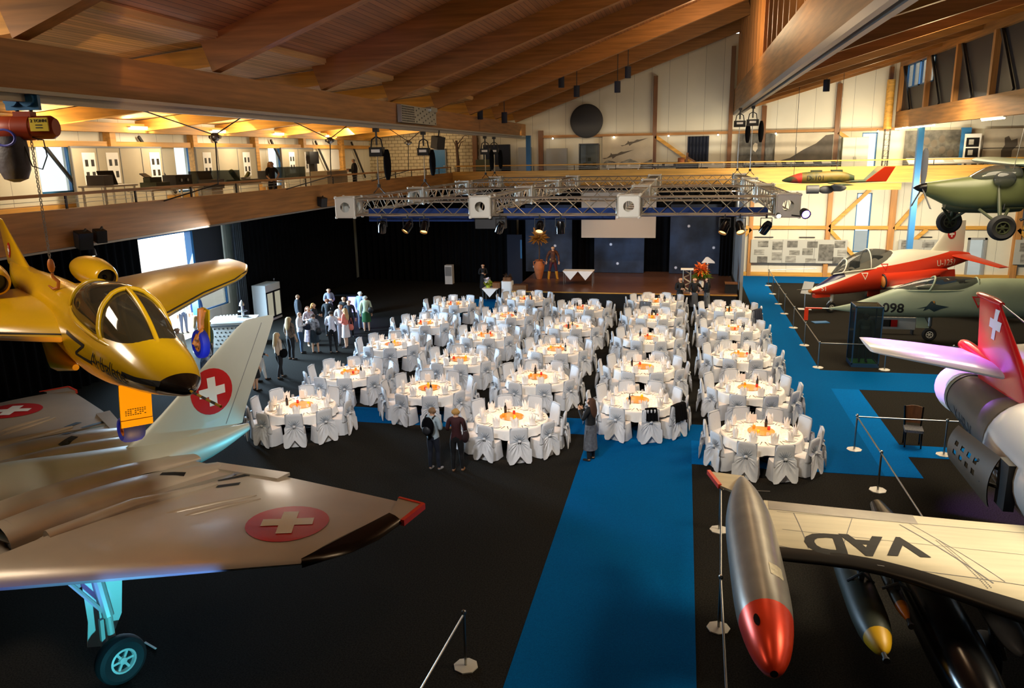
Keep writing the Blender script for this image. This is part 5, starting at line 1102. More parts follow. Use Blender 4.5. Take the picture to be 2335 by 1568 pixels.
t = T('hanging_lamp', 'small glowing amber lamp hanging under the left gallery', 'lamp', (-15.5, 18.2, 5.2)); O('lamp_body', MB().lathe([(.03, .16), (.07, .1), (.09, -.06)], 12, cap=False).tube([(0, 0, .1), (0, 0, .5)], .02, 5), 'dark_grey', t); O('bulb', MB().ell((0, 0, -.02), (.07, .07, .06), 10), 'lamp_white', t)
for k, (y, w) in enumerate(((19.0, 'nearest'), (25.95, 'middle'), (34.0, 'farthest'))):
    t = T('steel_pulley', 'steel cable pulley above the left gallery rail, %s one' % w, 'pulley', (-12, y, 8.17), group='steel cable pulleys'); O('sheave', MB().ell((0, 0, 0), (.12, .12, .12), 12).tube([(-.16, 0, 0), (.16, 0, 0)], .05, 8), 'steel', t); O('cable', MB().tube([(0, 0, -.1), (-.05, 0, -1.2), (-1.95, .3, -1.65)], .02, 5).tube([(0, 0, .05), (.5, -4.2, .62)], .016, 4).tube([(0, 0, .05), (.6, 1.5, .9)], .016, 4), 'dark_grey', t)
for i, (x, z, l) in enumerate(((-5.75, 10.83, .6), (-5.03, 10.39, .9), (-3.14, 10.52, 1.6), (-2.67, 11.14, 1.2), (-9.7, 9.5, .3), (-8.51, 9.3, .9), (5.96, 10.27, .3))):
    t = T('ceiling_loudspeaker', 'dark blue can lamp hanging from the ceiling, %s' % ('upper left one of the middle four', 'lower left one of the middle four', 'lower right one of the middle four', 'upper right one of the middle four', 'left one beside the main beam', 'right one beside the main beam', 'single one in the jet hall')[i], 'lamp', (x, 38, z)); O('can', MB().tube([(0, 0, -.25), (0, 0, .25)], .14, 12), 'navy_cloth', t); O('hanger', MB().tube([(0, 0, .2), (0, 0, .25+l)], .02, 5), 'dark_grey', t)
for i in range(10):
    a, b = ((7.0, 29+2.8*(i % 5)), (10.4, 27+3.5*(i % 5)))[i//5]; z = zr(a)+.25
    t = O('ceiling_socket', MB().lathe([(.09, 0), (.09, .06), (.001, .06)], 12), 'white', None, (a, b, z)); tag(t, 'small round white ceiling fitting on the jet hall roof', 'fitting', 'white roof fittings'); t['label'] = 'small round white roof fitting in the jet hall'
# tube lights
for i, y in enumerate((21.72, 26.95, 32.2, 37.6, 43.5)):
    t = T('tube_light', 'lit fluorescent tube along the left gallery ceiling, %s from the camera' % ('first', 'second', 'third', 'fourth', 'fifth')[i], 'lamp', (-20.02, y, 8.78), group='lit fluorescent tubes of the left gallery'); m = MB(); m.b2(-.06, .06, -.75, .75, .02, .08); m.b2(-.1, -.02, -.6, -.5, .0, .08); m.b2(-.1, -.02, .5, .6, .0, .08); O('housing', m, 'white', t, smooth=0); O('tube', MB().tube([(0, -.72, 0), (0, .72, 0)], .04, 8), 'tube', t)
for i, (a, b) in enumerate(((48.2, 49.9), (42.5, 47.9), (33.8, 36.2))):
    t = T('tube_light', 'lit tube strip under the jet hall beam, %s' % ('nearest the rear wall', 'middle long one', 'at the right picture edge')[i], 'lamp', (11.72, a, 8.62)); m = MB(); m.b2(-.06, .06, 0, b-a, .0, .05); O('housing', m, 'white', t, smooth=0); O('tube', MB().tube([(0, .02, -.03), (0, b-a-.02, -.03)], .03, 8), 'tube', t)
# ================= boards, murals, gallery displays, barriers =================
dm('ph1', '#23221f', .5, noise=(3.0, .5, '#a9a69c'), stretch=(1, 1, 2.2)); dm('ph2', '#4a4843', .5, noise=(2.2, .6, '#c4c1b7'), stretch=(1, 1, 3)); dm('ph3', '#302e2b', .5, noise=(5, .7, '#8e8b83'))
dm('ink', '#2a2723', .6); dm('mountain', '#2e2822', .6, noise=(1.5, .6, '#5a5044')); dm('jet_grey_print', '#5f564b', .6)
def board(lab, x0, x1, z0, z1, photos, secs, y=49.99, stand=True):
    t = T('photo_board', lab, 'display board', ((x0+x1)/2, y, z0)); c = (x0+x1)/2; m = MB(); m.b2(x0-c, x1-c, -.03, .03, 0, z1-z0); O('panel', m, 'panel_grey', t, smooth=0)
    for k in range(1, secs): m = MB(); x = x0+(x1-x0)*k/secs-c; m.b2(x-.01, x+.01, -.035, -.03, 0, z1-z0); O('panel_joint', m, 'mid_grey', t, smooth=0)
    for i, (px, pz, w, h) in enumerate(photos): m = MB(); m.b2(px-c-w/2, px-c+w/2, -.045, -.03, pz-z0-h/2, pz-z0+h/2); O('photo', m, ('ph1', 'ph2', 'ph3')[i % 3], t, (0, 0, 0), smooth=0)
    return t
board('long grey board of black-and-white photos on the rear wall left of the tall window', 4.15, 9.68, .85, 2.27, [(4.85, 2.0, .6, .38), (4.65, 1.5, .6, .3), (4.85, 1.05, .6, .38), (5.7, 1.9, .6, .5), (5.7, 1.25, .6, .48), (6.55, 2.0, .6, .4), (6.7, 1.48, .6, .28), (6.5, 1.08, .6, .38), (7.7, 1.98, .6, .38), (7.45, 1.55, .6, .4), (7.65, 1.0, .6, .28), (8.5, 1.5, .85, 1.0), (9.25, 2.0, .6, .4), (9.4, 1.5, .5, .36), (9.2, 1.05, .6, .38)], 3)
board('grey photo board behind the blue column and the red jet', 12.5, 15.3, .9, 2.3, [(12.95, 2.0, .6, .5), (14.1, 2.02, .65, .35), (14.1, 1.45, .6, .4), (15.0, 1.98, .35, .4), (13.0, 1.3, .6, .4)], 2)
board('grey photo board right of the rear door at the picture edge', 18.7, 21.6, .9, 2.32, [(19.3, 1.9, .7, .5), (19.4, 1.25, .7, .5), (20.5, 1.7, .9, .8)], 2)
for x, z, w in ((4.9, 2.36, 1.1), (7.4, 2.36, .9), (13.9, 2.4, .9)): m = MB(); m.b2(x-w/2, x+w/2, 50.2, 50.3, z, z+.05); O('board_title', m, 'dark_grey', smooth=0); tag(bpy.context.scene.objects[-1] if 0 else COL.objects[-1], 'narrow dark title strip above the grey photo boards, %s' % ('leftmost' if x < 5 else 'middle' if x < 10 else 'near the blue column'), 'sign')
def mural(lab, x0, x1, z0, z1, mk, shapes=(), y=50.0):
    t = T('photo_mural', lab, 'mural', (x0, y, z0)); m = MB(); m.b2(0, x1-x0, -.02, .02, 0, z1-z0); O('print', m, mk, t, smooth=0)
    for k, (nm, poly, mk2) in enumerate(shapes): m = MB(); m.prism([(px, pz) for px, pz in poly], .021, .027+.001*k, 0, Matrix.Rotation(pi/2, 4, 'X')); O(nm, m, mk2, t, smooth=0)
jet = lambda x, z, s: ('printed_aircraft', [(x+s*a, z+s*b) for a, b in ((0, 0), (.25, .02), (.42, .16), (.46, .28), (.52, .2), (.8, .22), (1.0, .33), (1.15, .32), (1.7, .42), (1.1, .2), (.75, .1), (.55, -.04), (.5, .06), (.1, -.05))], 'jet_grey_print')
mural('sepia mural of two flying jets on the upper rear wall', -5.0, -1.92, 6.7, 8.55, 'photo_sepia', (jet(1.1, 1.3, 1.0), jet(-.0, .55, 1.15), ('printed_ridge', [(0, 0), (3.05, 0), (3.05, .45), (2.4, .2), (1.7, .5), (1.0, .25), (.3, .45), (0, .2)], 'photo_grey')))
mural('dark portrait mural left of the chain hoists on the upper rear wall', 3.1, 4.45, 6.7, 8.5, 'photo_dark', (('printed_face', [(.85, .9), (1.0, .75), (1.12, .95), (1.1, 1.25), (.95, 1.3), (.85, 1.15)], 'photo_sepia'), ('printed_collar', [(.7, .2), (1.2, .2), (1.05, .7), (.9, .7)], 'jet_grey_print')))
mural('dark mural with instruments right of the chain hoists', 4.65, 5.1, 6.7, 8.5, 'photo_dark', (('printed_dials', [(.05, .2), (.4, .2), (.4, 1.0), (.05, 1.0)], 'ph3'),))
mural('sepia mountain mural on the upper rear wall above the hanging drone', 5.2, 8.45, 6.7, 8.5, 'photo_sepia', (('printed_mountain', [(0, .15), (.9, .4), (1.6, .85), (2.3, 1.2), (2.8, 1.65), (3.23, 1.7), (3.23, .2), (2, .1)], 'mountain'), ('printed_mast', [(1.2, .5), (1.23, .5), (1.23, 1.0), (1.2, 1.0)], 'ink')))
mural('dark mural of a crowd of men behind the blue column', 12.3, 15.2, 6.4, 8.5, 'photo_dark', tuple(('printed_head', [(x+.17*cos(a), z+.22*sin(a)) for a in [k*pi/5 for k in range(10)]], 'jet_grey_print') for x, z in ((1.15, 1.5), (1.55, 1.35), (1.95, 1.6), (1.35, .95), (2.0, 1.0), (2.45, .8)))+(('printed_plane', [(.1, 1.0), (.4, .95), (1.0, .5), (.9, .4), (.3, .8)], 'jet_grey_print'),))
mural('sepia mural of a man carrying a pack at the right picture edge', 16.4, 21, 6.4, 8.5, 'photo_sepia', tuple(('printed_man', [(x+a, .1+b) for a, b in ((0, 0), (.5, 0), (.5, .8), (.75, 1.1), (.7, 1.45), (.4, 1.35), (.25, 1.6), (.05, 1.5), (.1, 1.1), (-.05, .8))], 'jet_grey_print') for x in (1.0, 2.6))+(('printed_horizon', [(0, 1.02), (4.6, 1.02), (4.6, 1.06), (0, 1.06)], 'ink'),))
t = T('info_board', 'tall white-framed info board with three black pictures, upper gallery', 'display board', (15.75, 49.7, 5.9)); m = MB(); m.b2(-.42, .42, -.03, .03, 0, 2.35); O('frame', m, 'white', t, smooth=0)
for k in range(3): m = MB(); m.b2(-.33, .33, -.04, -.03, .5+.57*k, 1.0+.57*k); o = O('picture', m, 'black', t, smooth=0); m = MB(); m.b2(-.2, .05, -.045, -.04, .62+.57*k, .9+.57*k); O('print', m, 'panel_grey', o, smooth=0)
m = MB(); m.b2(15.2, 15.7, 49.9, 50.1, 5.9, 8.6); tag(O('blue_cabinet', m, 'blue_steel', smooth=0), 'tall blue panel between the two right murals of the upper gallery', 'panel')
t = T('steel_cabinet', 'tall grey double-door cabinet in the upper gallery beside the bright window', 'cabinet', (9.55, 49.6, 5.9)); m = MB(); m.b2(-.7, .7, -.25, .25, 0, 2.3); O('body', m, 'jet_green', t, smooth=0)
for s in (-1, 1): m = MB(); m.b2(min(0.01*s, .69*s), max(.01*s, .69*s), -.27, -.25, .03, 2.27); d = O('door', m, 'panel_grey', t, smooth=0); m = MB(); m.b2(min(.04*s, .07*s), max(.04*s, .07*s), -.3, -.27, 1.0, 1.2); O('handle', m, 'steel', d, smooth=0)
t = T('lattice_mast', 'dark lattice mast standing in the upper gallery before the bright window', 'mast', (11.15, 49.2, 5.9)); m = MB()
for x in (-.14, .14):
    for y in (-.1, .1): m.tube([(x, y, 0), (x, y, 2.7)], .02, 5)
for k in range(9): m.bar((-.14, 0, .3*k), (.14, 0, .3*k), .02, .02); m.bar((-.14, -.1, .3*k), (.14, -.1, .3*k+.3), .015, .015)
O('lattice', m, 'black', t, smooth=0)
m = MB(); m.tube([(11.25, 49.8, 8.6), (11.25, 49.8, 11.3)], .22, 16); tag(O('wooden_duct', m, 'pine_x', smooth=60), 'tan vertical round duct on the upper rear wall above the mast', 'duct')
m = MB(); m.lathe([(.001, -.1), (1.0, -.1), (1.02, 0), (.9, .05), (.001, .02)], 40, 0, Matrix.Rotation(pi/2, 4, 'X')); tag(O('round_dish', m, 'dark_grey', None, (-6.0, 49.98, 9.5), smooth=50), 'large round dark dish on the upper rear wall under the roof', 'dish')
curtain('dark blue curtain hanging on the upper rear wall right of the jet mural', (.15, 50.2), (1.4, 50.2), 6.3, 8.45, 'navy_cloth', .05, .2)
t = T('glass_cabinet', 'lit white glass cabinet in the upper rear gallery left of the jet mural', 'cabinet', (-5.7, 48.9, 5.9)); m = MB(); m.b2(-.6, .6, -.3, .3, 0, .35); m.b2(-.6, .6, .26, .3, .35, 2.2); O('body', m, 'white', t, smooth=0)
m = MB()
for x in (-.58, .58):
    for y in (-.28, .28): m.b2(x-.02, x+.02, y-.02, y+.02, .35, 2.2)
m.b2(-.6, .6, -.3, .3, 2.18, 2.24); O('frame', m, 'mid_grey', t, smooth=0); m = MB(); m.b2(-.58, .58, -.3, -.29, .35, 2.2); O('glass_pane', m, 'pane', t, smooth=0)
for k in range(3): m = MB(); m.b2(-.4+.3*k, -.2+.3*k, .1, .2, .9+.3*(k % 2), 1.1+.3*(k % 2)); O('exhibit', m, 'panel_tan', t, smooth=0)
for i, (x0, x1, k, w) in enumerate(((-4.6, -2.6, 'white', 'white low display desk under the jet mural'), (-1.9, .1, 'navy_cloth', 'navy low display desk left of the blue curtain'), (.3, 2.3, 'white', 'white low display desk below the blue curtain'), (3.3, 5.2, 'navy_cloth', 'navy low display desk behind the chain hoists'), (5.5, 8.4, 'navy_cloth', 'navy low display desk under the mountain mural'), (12.2, 16.4, 'white', 'long white display desk under the right murals'))):
    t = T('display_desk', w, 'desk', ((x0+x1)/2, 48.6, 5.9)); L = (x1-x0)/2; m = MB(); m.loft([[(-L, -.3, .75), (L, -.3, .75), (L, .4, 1.0), (-L, .4, 1.0)], [(-L, -.3, .82), (L, -.3, .82), (L, .4, 1.07), (-L, .4, 1.07)]]); O('top', m, k, t, smooth=0)
    for x in (-L+.1, L-.1): m = MB(); m.bar((x, 0, 0), (x, .05, .85), .06, .06); O('leg', m, 'steel', t, smooth=0)
    for j in range(3): m = MB(); a = -L+L*2*(j+.5)/3; m.loft([[(a-.25, -.2, .862), (a+.25, -.2, .862), (a+.25, .3, 1.04), (a-.25, .3, 1.04)], [(a-.25, -.2, .866), (a+.25, -.2, .866), (a+.25, .3, 1.044), (a-.25, .3, 1.044)]]); O('info_sheet', m, 'panel_grey', t, smooth=0)
t = T('copper_apparatus', 'small copper-coloured apparatus on the rear gallery near the blue curtain', 'apparatus', (-.2, 48.3, 6.9)); O('drum', MB().lathe([(.001, 0), (.2, 0), (.2, .3), (.001, .34)], 14), 'terracotta', t); m = MB(); m.bar((.3, 0, 0), (.35, 0, .6), .12, .12); m.bar((.35, 0, .35), (.9, 0, -.0), .08, .1); O('arm', m, 'wood_brown', t, smooth=0); m = MB(); m.b2(-.3, 1.0, -.25, .25, -1.0, -.0); O('stand', m, 'dark_grey', t, smooth=0)
for i, x in enumerate((-8.1, -4.3, -1.0, 1.9, 5.2, 10.8)): t = T('wall_spot', 'tiny lit spotlight on the rear wall rail, %s from the left' % ('first', 'second', 'third', 'fourth', 'fifth', 'sixth')[i], 'lamp', (x, 49.95, 8.5)); O('bulb', MB().ell((0, -.06, 0), (.05, .05, .05), 8), 'lamp_white', t); O('arm', MB().tube([(0, .15, .1), (0, 0, 0)], .02, 5), 'dark_grey', t)
# brick wall side
t = T('blue_steel_door', 'pale blue door in the white brick wall of the gallery', 'door', (-15.7, 50.2, 5.9)); m = MB(); m.b2(-.5, .5, -.06, .02, 0, 2.05); O('leaf', m, 'blue_steel', t, smooth=0); m = MB(); m.b2(-.55, -.48, -.08, .04, 0, 2.1); m.b2(.48, .55, -.08, .04, 0, 2.1); m.b2(-.55, .55, -.08, .04, 2.05, 2.12); O('frame', m, 'mid_grey', t, smooth=0); m = MB(); m.b2(.35, .45, -.1, -.06, 1.0, 1.05); O('handle', m, 'steel', t, smooth=0)
m = MB(); m.b2(-12.6, -10.9, 49.9, 50.25, 5.9, 8.2); tag(O('dark_opening', m, 'navy_cloth', smooth=0), 'dark navy cabinet wall right of the brick wall', 'cabinet')
t = T('exhibit_box', 'grey-green exhibit cases in front of the dark navy cabinet wall', 'case', (-12.4, 49, 5.9)); m = MB(); m.b2(-.4, .5, -.3, .3, 0, 1.4); O('case', m, 'olive_dark', t, smooth=0); m = MB(); m.b2(.6, 1.1, -.3, .3, 0, 1.0); O('small_case', m, 'mid_grey', t, smooth=0)
t = T('bare_tree', 'leafless dark tree trunk display standing in front of the brick wall', 'plant', (-14.2, 49.4, 5.9)); O('trunk', MB().tube([(0, 0, 0), (.05, 0, 1.2), (-.02, 0, 2.6)], [.14, .11, .08], 8).tube([(0, 0, 1.9), (.3, 0, 2.5), (.6, 0, 2.6)], [.05, .03, .01], 5).tube([(0, 0, 2.1), (-.25, 0, 2.7)], [.05, .01], 5).tube([(0, 0, 2.3), (.5, .1, 2.9), (.9, .1, 2.8)], [.04, .02, .01], 5), 'trunk', t)
for i, (x0, x1) in enumerate(((-10.3, -9.5), (-8.5, -7.2))): m = MB(); m.b2(x0, x1, 49.8, 50.2, 5.9, 8.0-.1*i); tag(O('grey_cabinet', m, 'grey_wall', smooth=0), ('narrow grey cabinet left of the rear blue gallery column', 'wide grey cabinet right of the rear blue gallery column')[i], 'cabinet')
m = MB(); m.b2(-14.9, -13.2, 41.4, 41.5, 5.9, 7.0)
# left gallery displays
for i, (y0, y1, z0, n, w) in enumerate(((22.66, 27.25, 5.95, 4, 'nearest'), (29.5, 34.15, 5.95, 3, 'middle'), (36.65, 40.1, 5.95, 2, 'farthest'))):
    t = T('partition_board', 'pale grey partition board with posters on the left gallery, %s one' % w, 'display board', (-19.6, (y0+y1)/2, z0)); h = (y1-y0)/2; m = MB(); m.b2(-.03, .03, -h, h, 0, 2.1); O('panel', m, 'panel_tan', t, smooth=0); m = MB(); m.b2(-.04, .04, -h, h, 2.1, 2.16); m.b2(-.04, .04, -h-.04, -h, 0, 2.16); m.b2(-.04, .04, h, h+.04, 0, 2.16)
    for k in range(1, n): m.b2(.03, .045, -h+2*h*k/n-.012, -h+2*h*k/n+.012, 0, 2.1)
    O('frame', m, 'mid_grey', t, smooth=0)
    for k in range(n if i != 1 else 2):
        yy = -h+2*h*(k+.5)/n+.15 if i != 1 else (-1.6, 1.5)[k]
        if i == 0 and k == 2: continue
        m = MB(); m.b2(.035, .045, yy-.3, yy+.3, .9, 1.95); p = O('poster', m, 'white', t, smooth=0)
        for j in range(4): m = MB(); a, b = yy-.2+.28*(j % 2), 1.1+.4*(j//2); m.b2(.046, .05, a, a+.14, b, b+.22); O('poster_picture', m, 'ink', p, smooth=0)
def desk(lab, y0, y1, x=-17.0, h=.85, glass=False):
    t = T('display_table', lab, 'table', (x, (y0+y1)/2, 5.9)); L = (y1-y0)/2; m = MB(); m.b2(-.45, .45, -L, L, h-.05, h); O('top', m, 'white', t, smooth=0)
    for a in (-L+.1, L-.1):
        for b in (-.38, .38): m = MB(); m.bar((b, a, 0), (b, a, h-.05), .05, .05); O('leg', m, 'white', t, smooth=0)
    if glass:
        m = MB(); m.b2(.43, .45, -L, L, h, h+.5); m.b2(-.45, -.43, -L, L, h, h+.5); m.b2(-.45, .45, -L, -L+.02, h, h+.5); m.b2(-.45, .45, L-.02, L, h, h+.5); O('glass_cover', m, 'pane', t, smooth=0)
    return t
desk('white display table with a dark folding device on the left gallery', 20.5, 22.0, -17.2, 1.0); desk('long white display table of dark instruments on the left gallery', 22.1, 24.9, -16.8, .8); desk('glass-covered display table at the middle left gallery board', 25.7, 27.6, -17, .8, True); desk('long display table of machines behind the leaning woman', 27.8, 31.8, -17.4, .75); desk('glass-covered white table beside the far left gallery board', 33.4, 35.4, -18.2, .8, True)
def gadget(lab, x, y, z, parts, cat='instrument'):
    t = T('exhibit_device', lab, cat, (x, y, z))
    for nm, mk, m in parts: O(nm, m, mk, t, smooth=30)
bx = lambda *a: MB().b2(*a)
gadget('black folding screen device on the nearest white display table', -17.2, 21.3, 6.9, (('screen', 'black', MB().bar((0, 0, 0), (-.2, .1, .42), .5, .03)), ('body', 'mid_grey', bx(-.3, .3, -.6, -.2, 0, .3))))
gadget('dark green typewriter-like device on the left gallery table', -16.8, 22.9, 6.7, (('body', 'olive_dark', MB().b2(-.3, .3, -.35, .35, 0, .22).b2(-.2, .05, -.3, .3, .22, .38)), ('lid', 'dark_grey', MB().bar((0, -.3, .38), (-.2, -.3, .5), .3, .03))))
gadget('dark camouflage box with knobs on the left gallery table', -16.8, 24.1, 6.7, (('body', 'dark_grey', bx(-.25, .25, -.45, .45, 0, .42)), ('knobs', 'steel', MB().tube([(.25, -.2, .25), (.3, -.2, .25)], .05, 8).tube([(.25, .15, .25), (.3, .15, .25)], .05, 8))))
gadget('grey open case device on the left gallery before the glass table', -16.3, 25.3, 6.6, (('body', 'mid_grey', bx(-.25, .25, -.4, .4, 0, .32)), ('lid', 'dark_grey', MB().bar((-.2, 0, .32), (-.3, 0, .6), .8, .03)), ('stand', 'white', bx(-.2, .2, -.35, .35, -.7, 0))))
gadget('dark machine with slanted tubes behind the leaning woman', -17.4, 29.3, 6.65, (('base', 'olive_dark', bx(-.3, .3, -.8, .8, 0, .16)), ('tubes', 'olive', MB().tube([(0, -.5, .16), (0, -.9, .5)], .1, 8).tube([(0, .1, .16), (0, .4, .4)], .08, 8)), ('gear', 'steel', MB().lathe([(.001, .16), (.25, .16), (.25, .24), (.001, .24)], 14))))
gadget('tall dark instrument with bright dial behind the leaning woman', -17.4, 31.0, 6.65, (('column', 'dark_grey', bx(-.2, .2, -.25, .25, 0, .45)), ('dial', 'steel', MB().tube([(.2, 0, .3), (.24, 0, .3)], .14, 14))))
gadget('black monitor on a stand at the far left gallery table', -18.2, 37.2, 5.9, (('monitor', 'black', bx(-.1, .1, -.5, .5, 1.4, 2.0)), ('stand', 'dark_grey', bx(-.15, .15, -.15, .15, 0, 1.4))), 'monitor')
m = MB(); m.b2(-16.4, -15.6, 33.2, 35.4, 5.9, 7.0); tag(O('reception_desk', m, 'panel_tan', smooth=0), 'tan counter on the left gallery behind the man in a dark suit', 'counter')
m = MB(); m.b2(-20.46, -20.42, 44.2, 45.3, 6.9, 8.05); tag(O('poster', m, 'white', smooth=0), 'bright white poster on the far left gallery wall', 'poster')
# barriers
ST = None; seq = ('first', 'second', 'third', 'fourth', 'fifth', 'sixth', 'seventh', 'eighth', 'ninth')
def stanchion(lab, x, y):
    global ST
    if ST is None:
        ST = T('stanchion', lab, 'barrier post', (x, y, 0), group='chrome barrier posts'); O('base', MB().lathe([(.001, 0), (.19, 0), (.19, .018), (.06, .03), (.001, .03)], 8, cap=False), 'alu_white', ST, smooth=20); O('pole', MB().tube([(0, 0, .02), (0, 0, .9)], .022, 10), 'steel', ST); O('knob', MB().ell((0, 0, .93), (.04, .04, .045), 10), 'steel', ST)
    else: copy_tree(ST, (x, y, 0), None, lab)
def brail(lab, p, q): m = MB(); m.tube([(*p, .9), (*q, .9)], .018, 8); tag(O('barrier_rail', m, 'steel'), lab, 'barrier rail')
g1 = [(4.92, 46.5), (4.88, 43.7), (4.86, 40.8), (4.86, 38.3), (4.88, 35.2), (4.89, 31.95), (4.89, 28.6), (7.1, 28.62), (9.25, 28.66)]
for i, p in enumerate(g1): stanchion('chrome barrier post before the red jet, %s counted from the stage' % seq[i], *p)
for i in range(8): brail('chrome rail between barrier posts before the red jet, %s from the stage' % seq[i], g1[i], g1[i+1])
brail('chrome rail running from the red jet barrier toward the rear wall', g1[0], (7.6, 47.4)); brail('chrome rail of the red jet barrier ending behind the white tailplane', g1[8], (11.4, 28.7))
g2 = [(6.66, 20.45), (4.54, 20.46), (4.55, 17.9), (5.1, 14.9)]
for i, p in enumerate(g2[:3]): stanchion('chrome barrier post %s' % ('beside the perforated air brake', 'at the barrier corner on the blue carpet', 'on the dark carpet behind the pale wing')[i], *p)
for i in range(2): brail('chrome rail %s' % ('in front of the lone wooden chair', 'from the blue carpet corner toward the pale wing')[i], g2[i], g2[i+1])
brail('chrome rail vanishing behind the pale wing', g2[2], (4.55, 13.2)); brail('chrome rail from the air brake post to the right', g2[0], (7.6, 20.5))
g3 = [(.94, 15.29), (.79, 11.77), (.72, 7.6)]
for i, p in enumerate(g3): stanchion('chrome barrier post %s' % ('behind the orange-nosed tip tank', 'left of the orange-nosed tip tank', 'below the picture edge left of the tip tank')[i], *p)
brail('chrome rail left of the tip tank, far piece', g3[0], g3[1]); brail('chrome rail left of the tip tank, near piece', g3[1], g3[2]); brail('short chrome rail from the post behind the tip tank', g3[0], (1.9, 15.35))
stanchion('single chrome barrier post at the bottom of the picture', -3.02, 10.05); brail('chrome rail sloping away from the single post at the bottom', (-3.02, 10.05), (-3.15, 7.6))
# glass case
t = T('glass_showcase', 'blue-framed glass showcase with an olive flight suit figure beside the jets', 'showcase', (6.5, 29.3, 0)); dm('frame_blue', '#1f3e5c', .4); dm('mat_green', '#2f8a3c', .8); m = MB(); m.b2(-.46, .46, -.46, .46, 0, .1); O('base', m, 'frame_blue', t, smooth=0); m = MB()
for x in (-.44, .44):
    for y in (-.44, .44): m.b2(x-.02, x+.02, y-.02, y+.02, .1, 2.2)
for z in (.12, 2.18):
    for a in (-.44, .44): m.b2(-.46, .46, a-.02, a+.02, z-.02, z+.02); m.b2(a-.02, a+.02, -.46, .46, z-.02, z+.02)
O('frame', m, 'frame_blue', t, smooth=0)
for a in (-.44, .44):
    m = MB(); m.b2(-.42, .42, a-.004, a+.004, .14, 2.16); O('glass_pane', m, 'pane', t, smooth=0); m = MB(); m.b2(a-.004, a+.004, -.42, .42, .14, 2.16); O('glass_pane', m, 'pane', t, smooth=0)
m = MB(); m.b2(-.44, .44, -.44, .44, 2.19, 2.205); O('glass_top', m, 'pane', t, smooth=0); m = MB(); m.b2(-.42, .42, -.42, .42, .1, .11); O('floor_mat', m, 'mat_green', t, smooth=0)
# info stands, floor bits
t = T('info_stand', 'sloped info sign on a thin stand beside the red jet nose', 'sign', (5.95, 39.6, 0)); m = MB(); m.bar((.0, .0, .75), (.18, .3, 1.3), .5, .03); O('sign_plate', m, 'panel_grey', t, smooth=0); O('stand_leg', MB().tube([(0, 0, .02), (0, .1, .9)], .025, 6), 'steel', t); m = MB(); m.b2(-.3, .3, -.2, .2, 0, .02); O('base', m, 'white', t, smooth=0)
m = MB(); m.b2(-.35, .35, -.2, .2, 0, .03); tag(O('floor_plate', m, 'blue_steel', None, (6.2, 36.5, 0), (0, 0, .3), smooth=0), 'small blue plate lying on the carpet before the red jet', 'plate')
t = T('info_bench', 'low white exhibit plank with pictures under the green jet', 'display board', (8.6, 34.6, 0)); m = MB(); m.b2(-1.0, 1.0, -.03, .03, .2, .7); O('panel', m, 'panel_grey', t, smooth=0)
for x, k in ((-.7, 'olive_dark'), (-.1, 'ink'), (.15, 'red_paint')): m = MB(); m.b2(x-.15, x+.15, -.04, -.03, .3, .6); O('picture', m, k, t, smooth=0)
for x in (-.9, .9): m = MB(); m.b2(x-.03, x+.03, -.15, .15, 0, .2); O('foot', m, 'dark_grey', t, smooth=0)
t = T('tow_bar', 'black tow bar lying on the carpet beside the green jet wheel', 'tow bar', (12.0, 31.5, 0)); O('bar', MB().tube([(-.9, 0, .12), (.5, .2, .2)], .04, 6).tube([(-.9, 0, .12), (.4, -.3, .08)], .03, 6), 'black', t); wheel(.12, .06, 1, t, (.5, 0, .12))
m = MB(); m.bar((-8.31, 9.66, .012), (-8.02, 9.54, .012), .03, .012); tag(O('light_strip', m, 'white', smooth=0), 'short white strip lying on the carpet beside the silver jet wheel', 'strip')
# bar corner
t = T('fridge', 'white glass-door drinks fridge before the black curtain', 'fridge', (-19.5, 33.95, 0)); m = MB(); m.b2(-.4, .3, -.7, .7, 0, 1.75); O('body', m, 'white', t, smooth=0)
for s in (-1, 1):
    m = MB(); y0, y1 = sorted((.02*s, .68*s)); m.b2(.3, .34, y0, y1, .12, .2); m.b2(.3, .34, y0, y1, 1.35, 1.42); m.b2(.3, .34, y0, y0+.05, .12, 1.42); m.b2(.3, .34, y1-.05, y1, .12, 1.42); d = O('door', m, 'navy_rim', t, smooth=0); m = MB(); m.b2(.31, .32, y0+.05, y1-.05, .2, 1.35); O('door_pane', m, 'pane', d, smooth=0)
m = MB(); m.b2(.302, .306, -.66, .66, .12, 1.4); O('lit_interior', m, 'fridge_light' if 'fridge_light' in M else (dm('fridge_light', '#fff0d0', .5, emit=1.3) or 'fridge_light'), t, smooth=0)
put('water_glass', GT, 'glass', 'single glass standing on top of the white fridge', 'glass', (-19.4, 34.5, 1.752), 0, None)
t = T('bar_counter', 'white bar counter with dotted front panel behind the silver fin', 'counter', (-18.3, 29.0, 0), (0, 0, .35)); m = MB(); m.b2(-.9, .9, -.6, .6, 1.02, 1.1); O('counter_top', m, 'white', t, smooth=0); m = MB(); m.b2(-.85, .85, -.55, .55, 0, 1.02); O('body', m, 'panel_grey', t, smooth=0); m = MB(); m.bar((-.85, -.57, .9), (.85, -.57, .9), .06, .05); O('front_rail', m, 'dark_grey', t, smooth=0)
m = MB()
for i in range(9):
    for j in range(5): m.tube([(-.7+.17*i+.08*(j % 2), -.552, .15+.16*j), (-.7+.17*i+.08*(j % 2), -.56, .15+.16*j)], .035, 8)
O('panel_dots', m, 'ink', t)
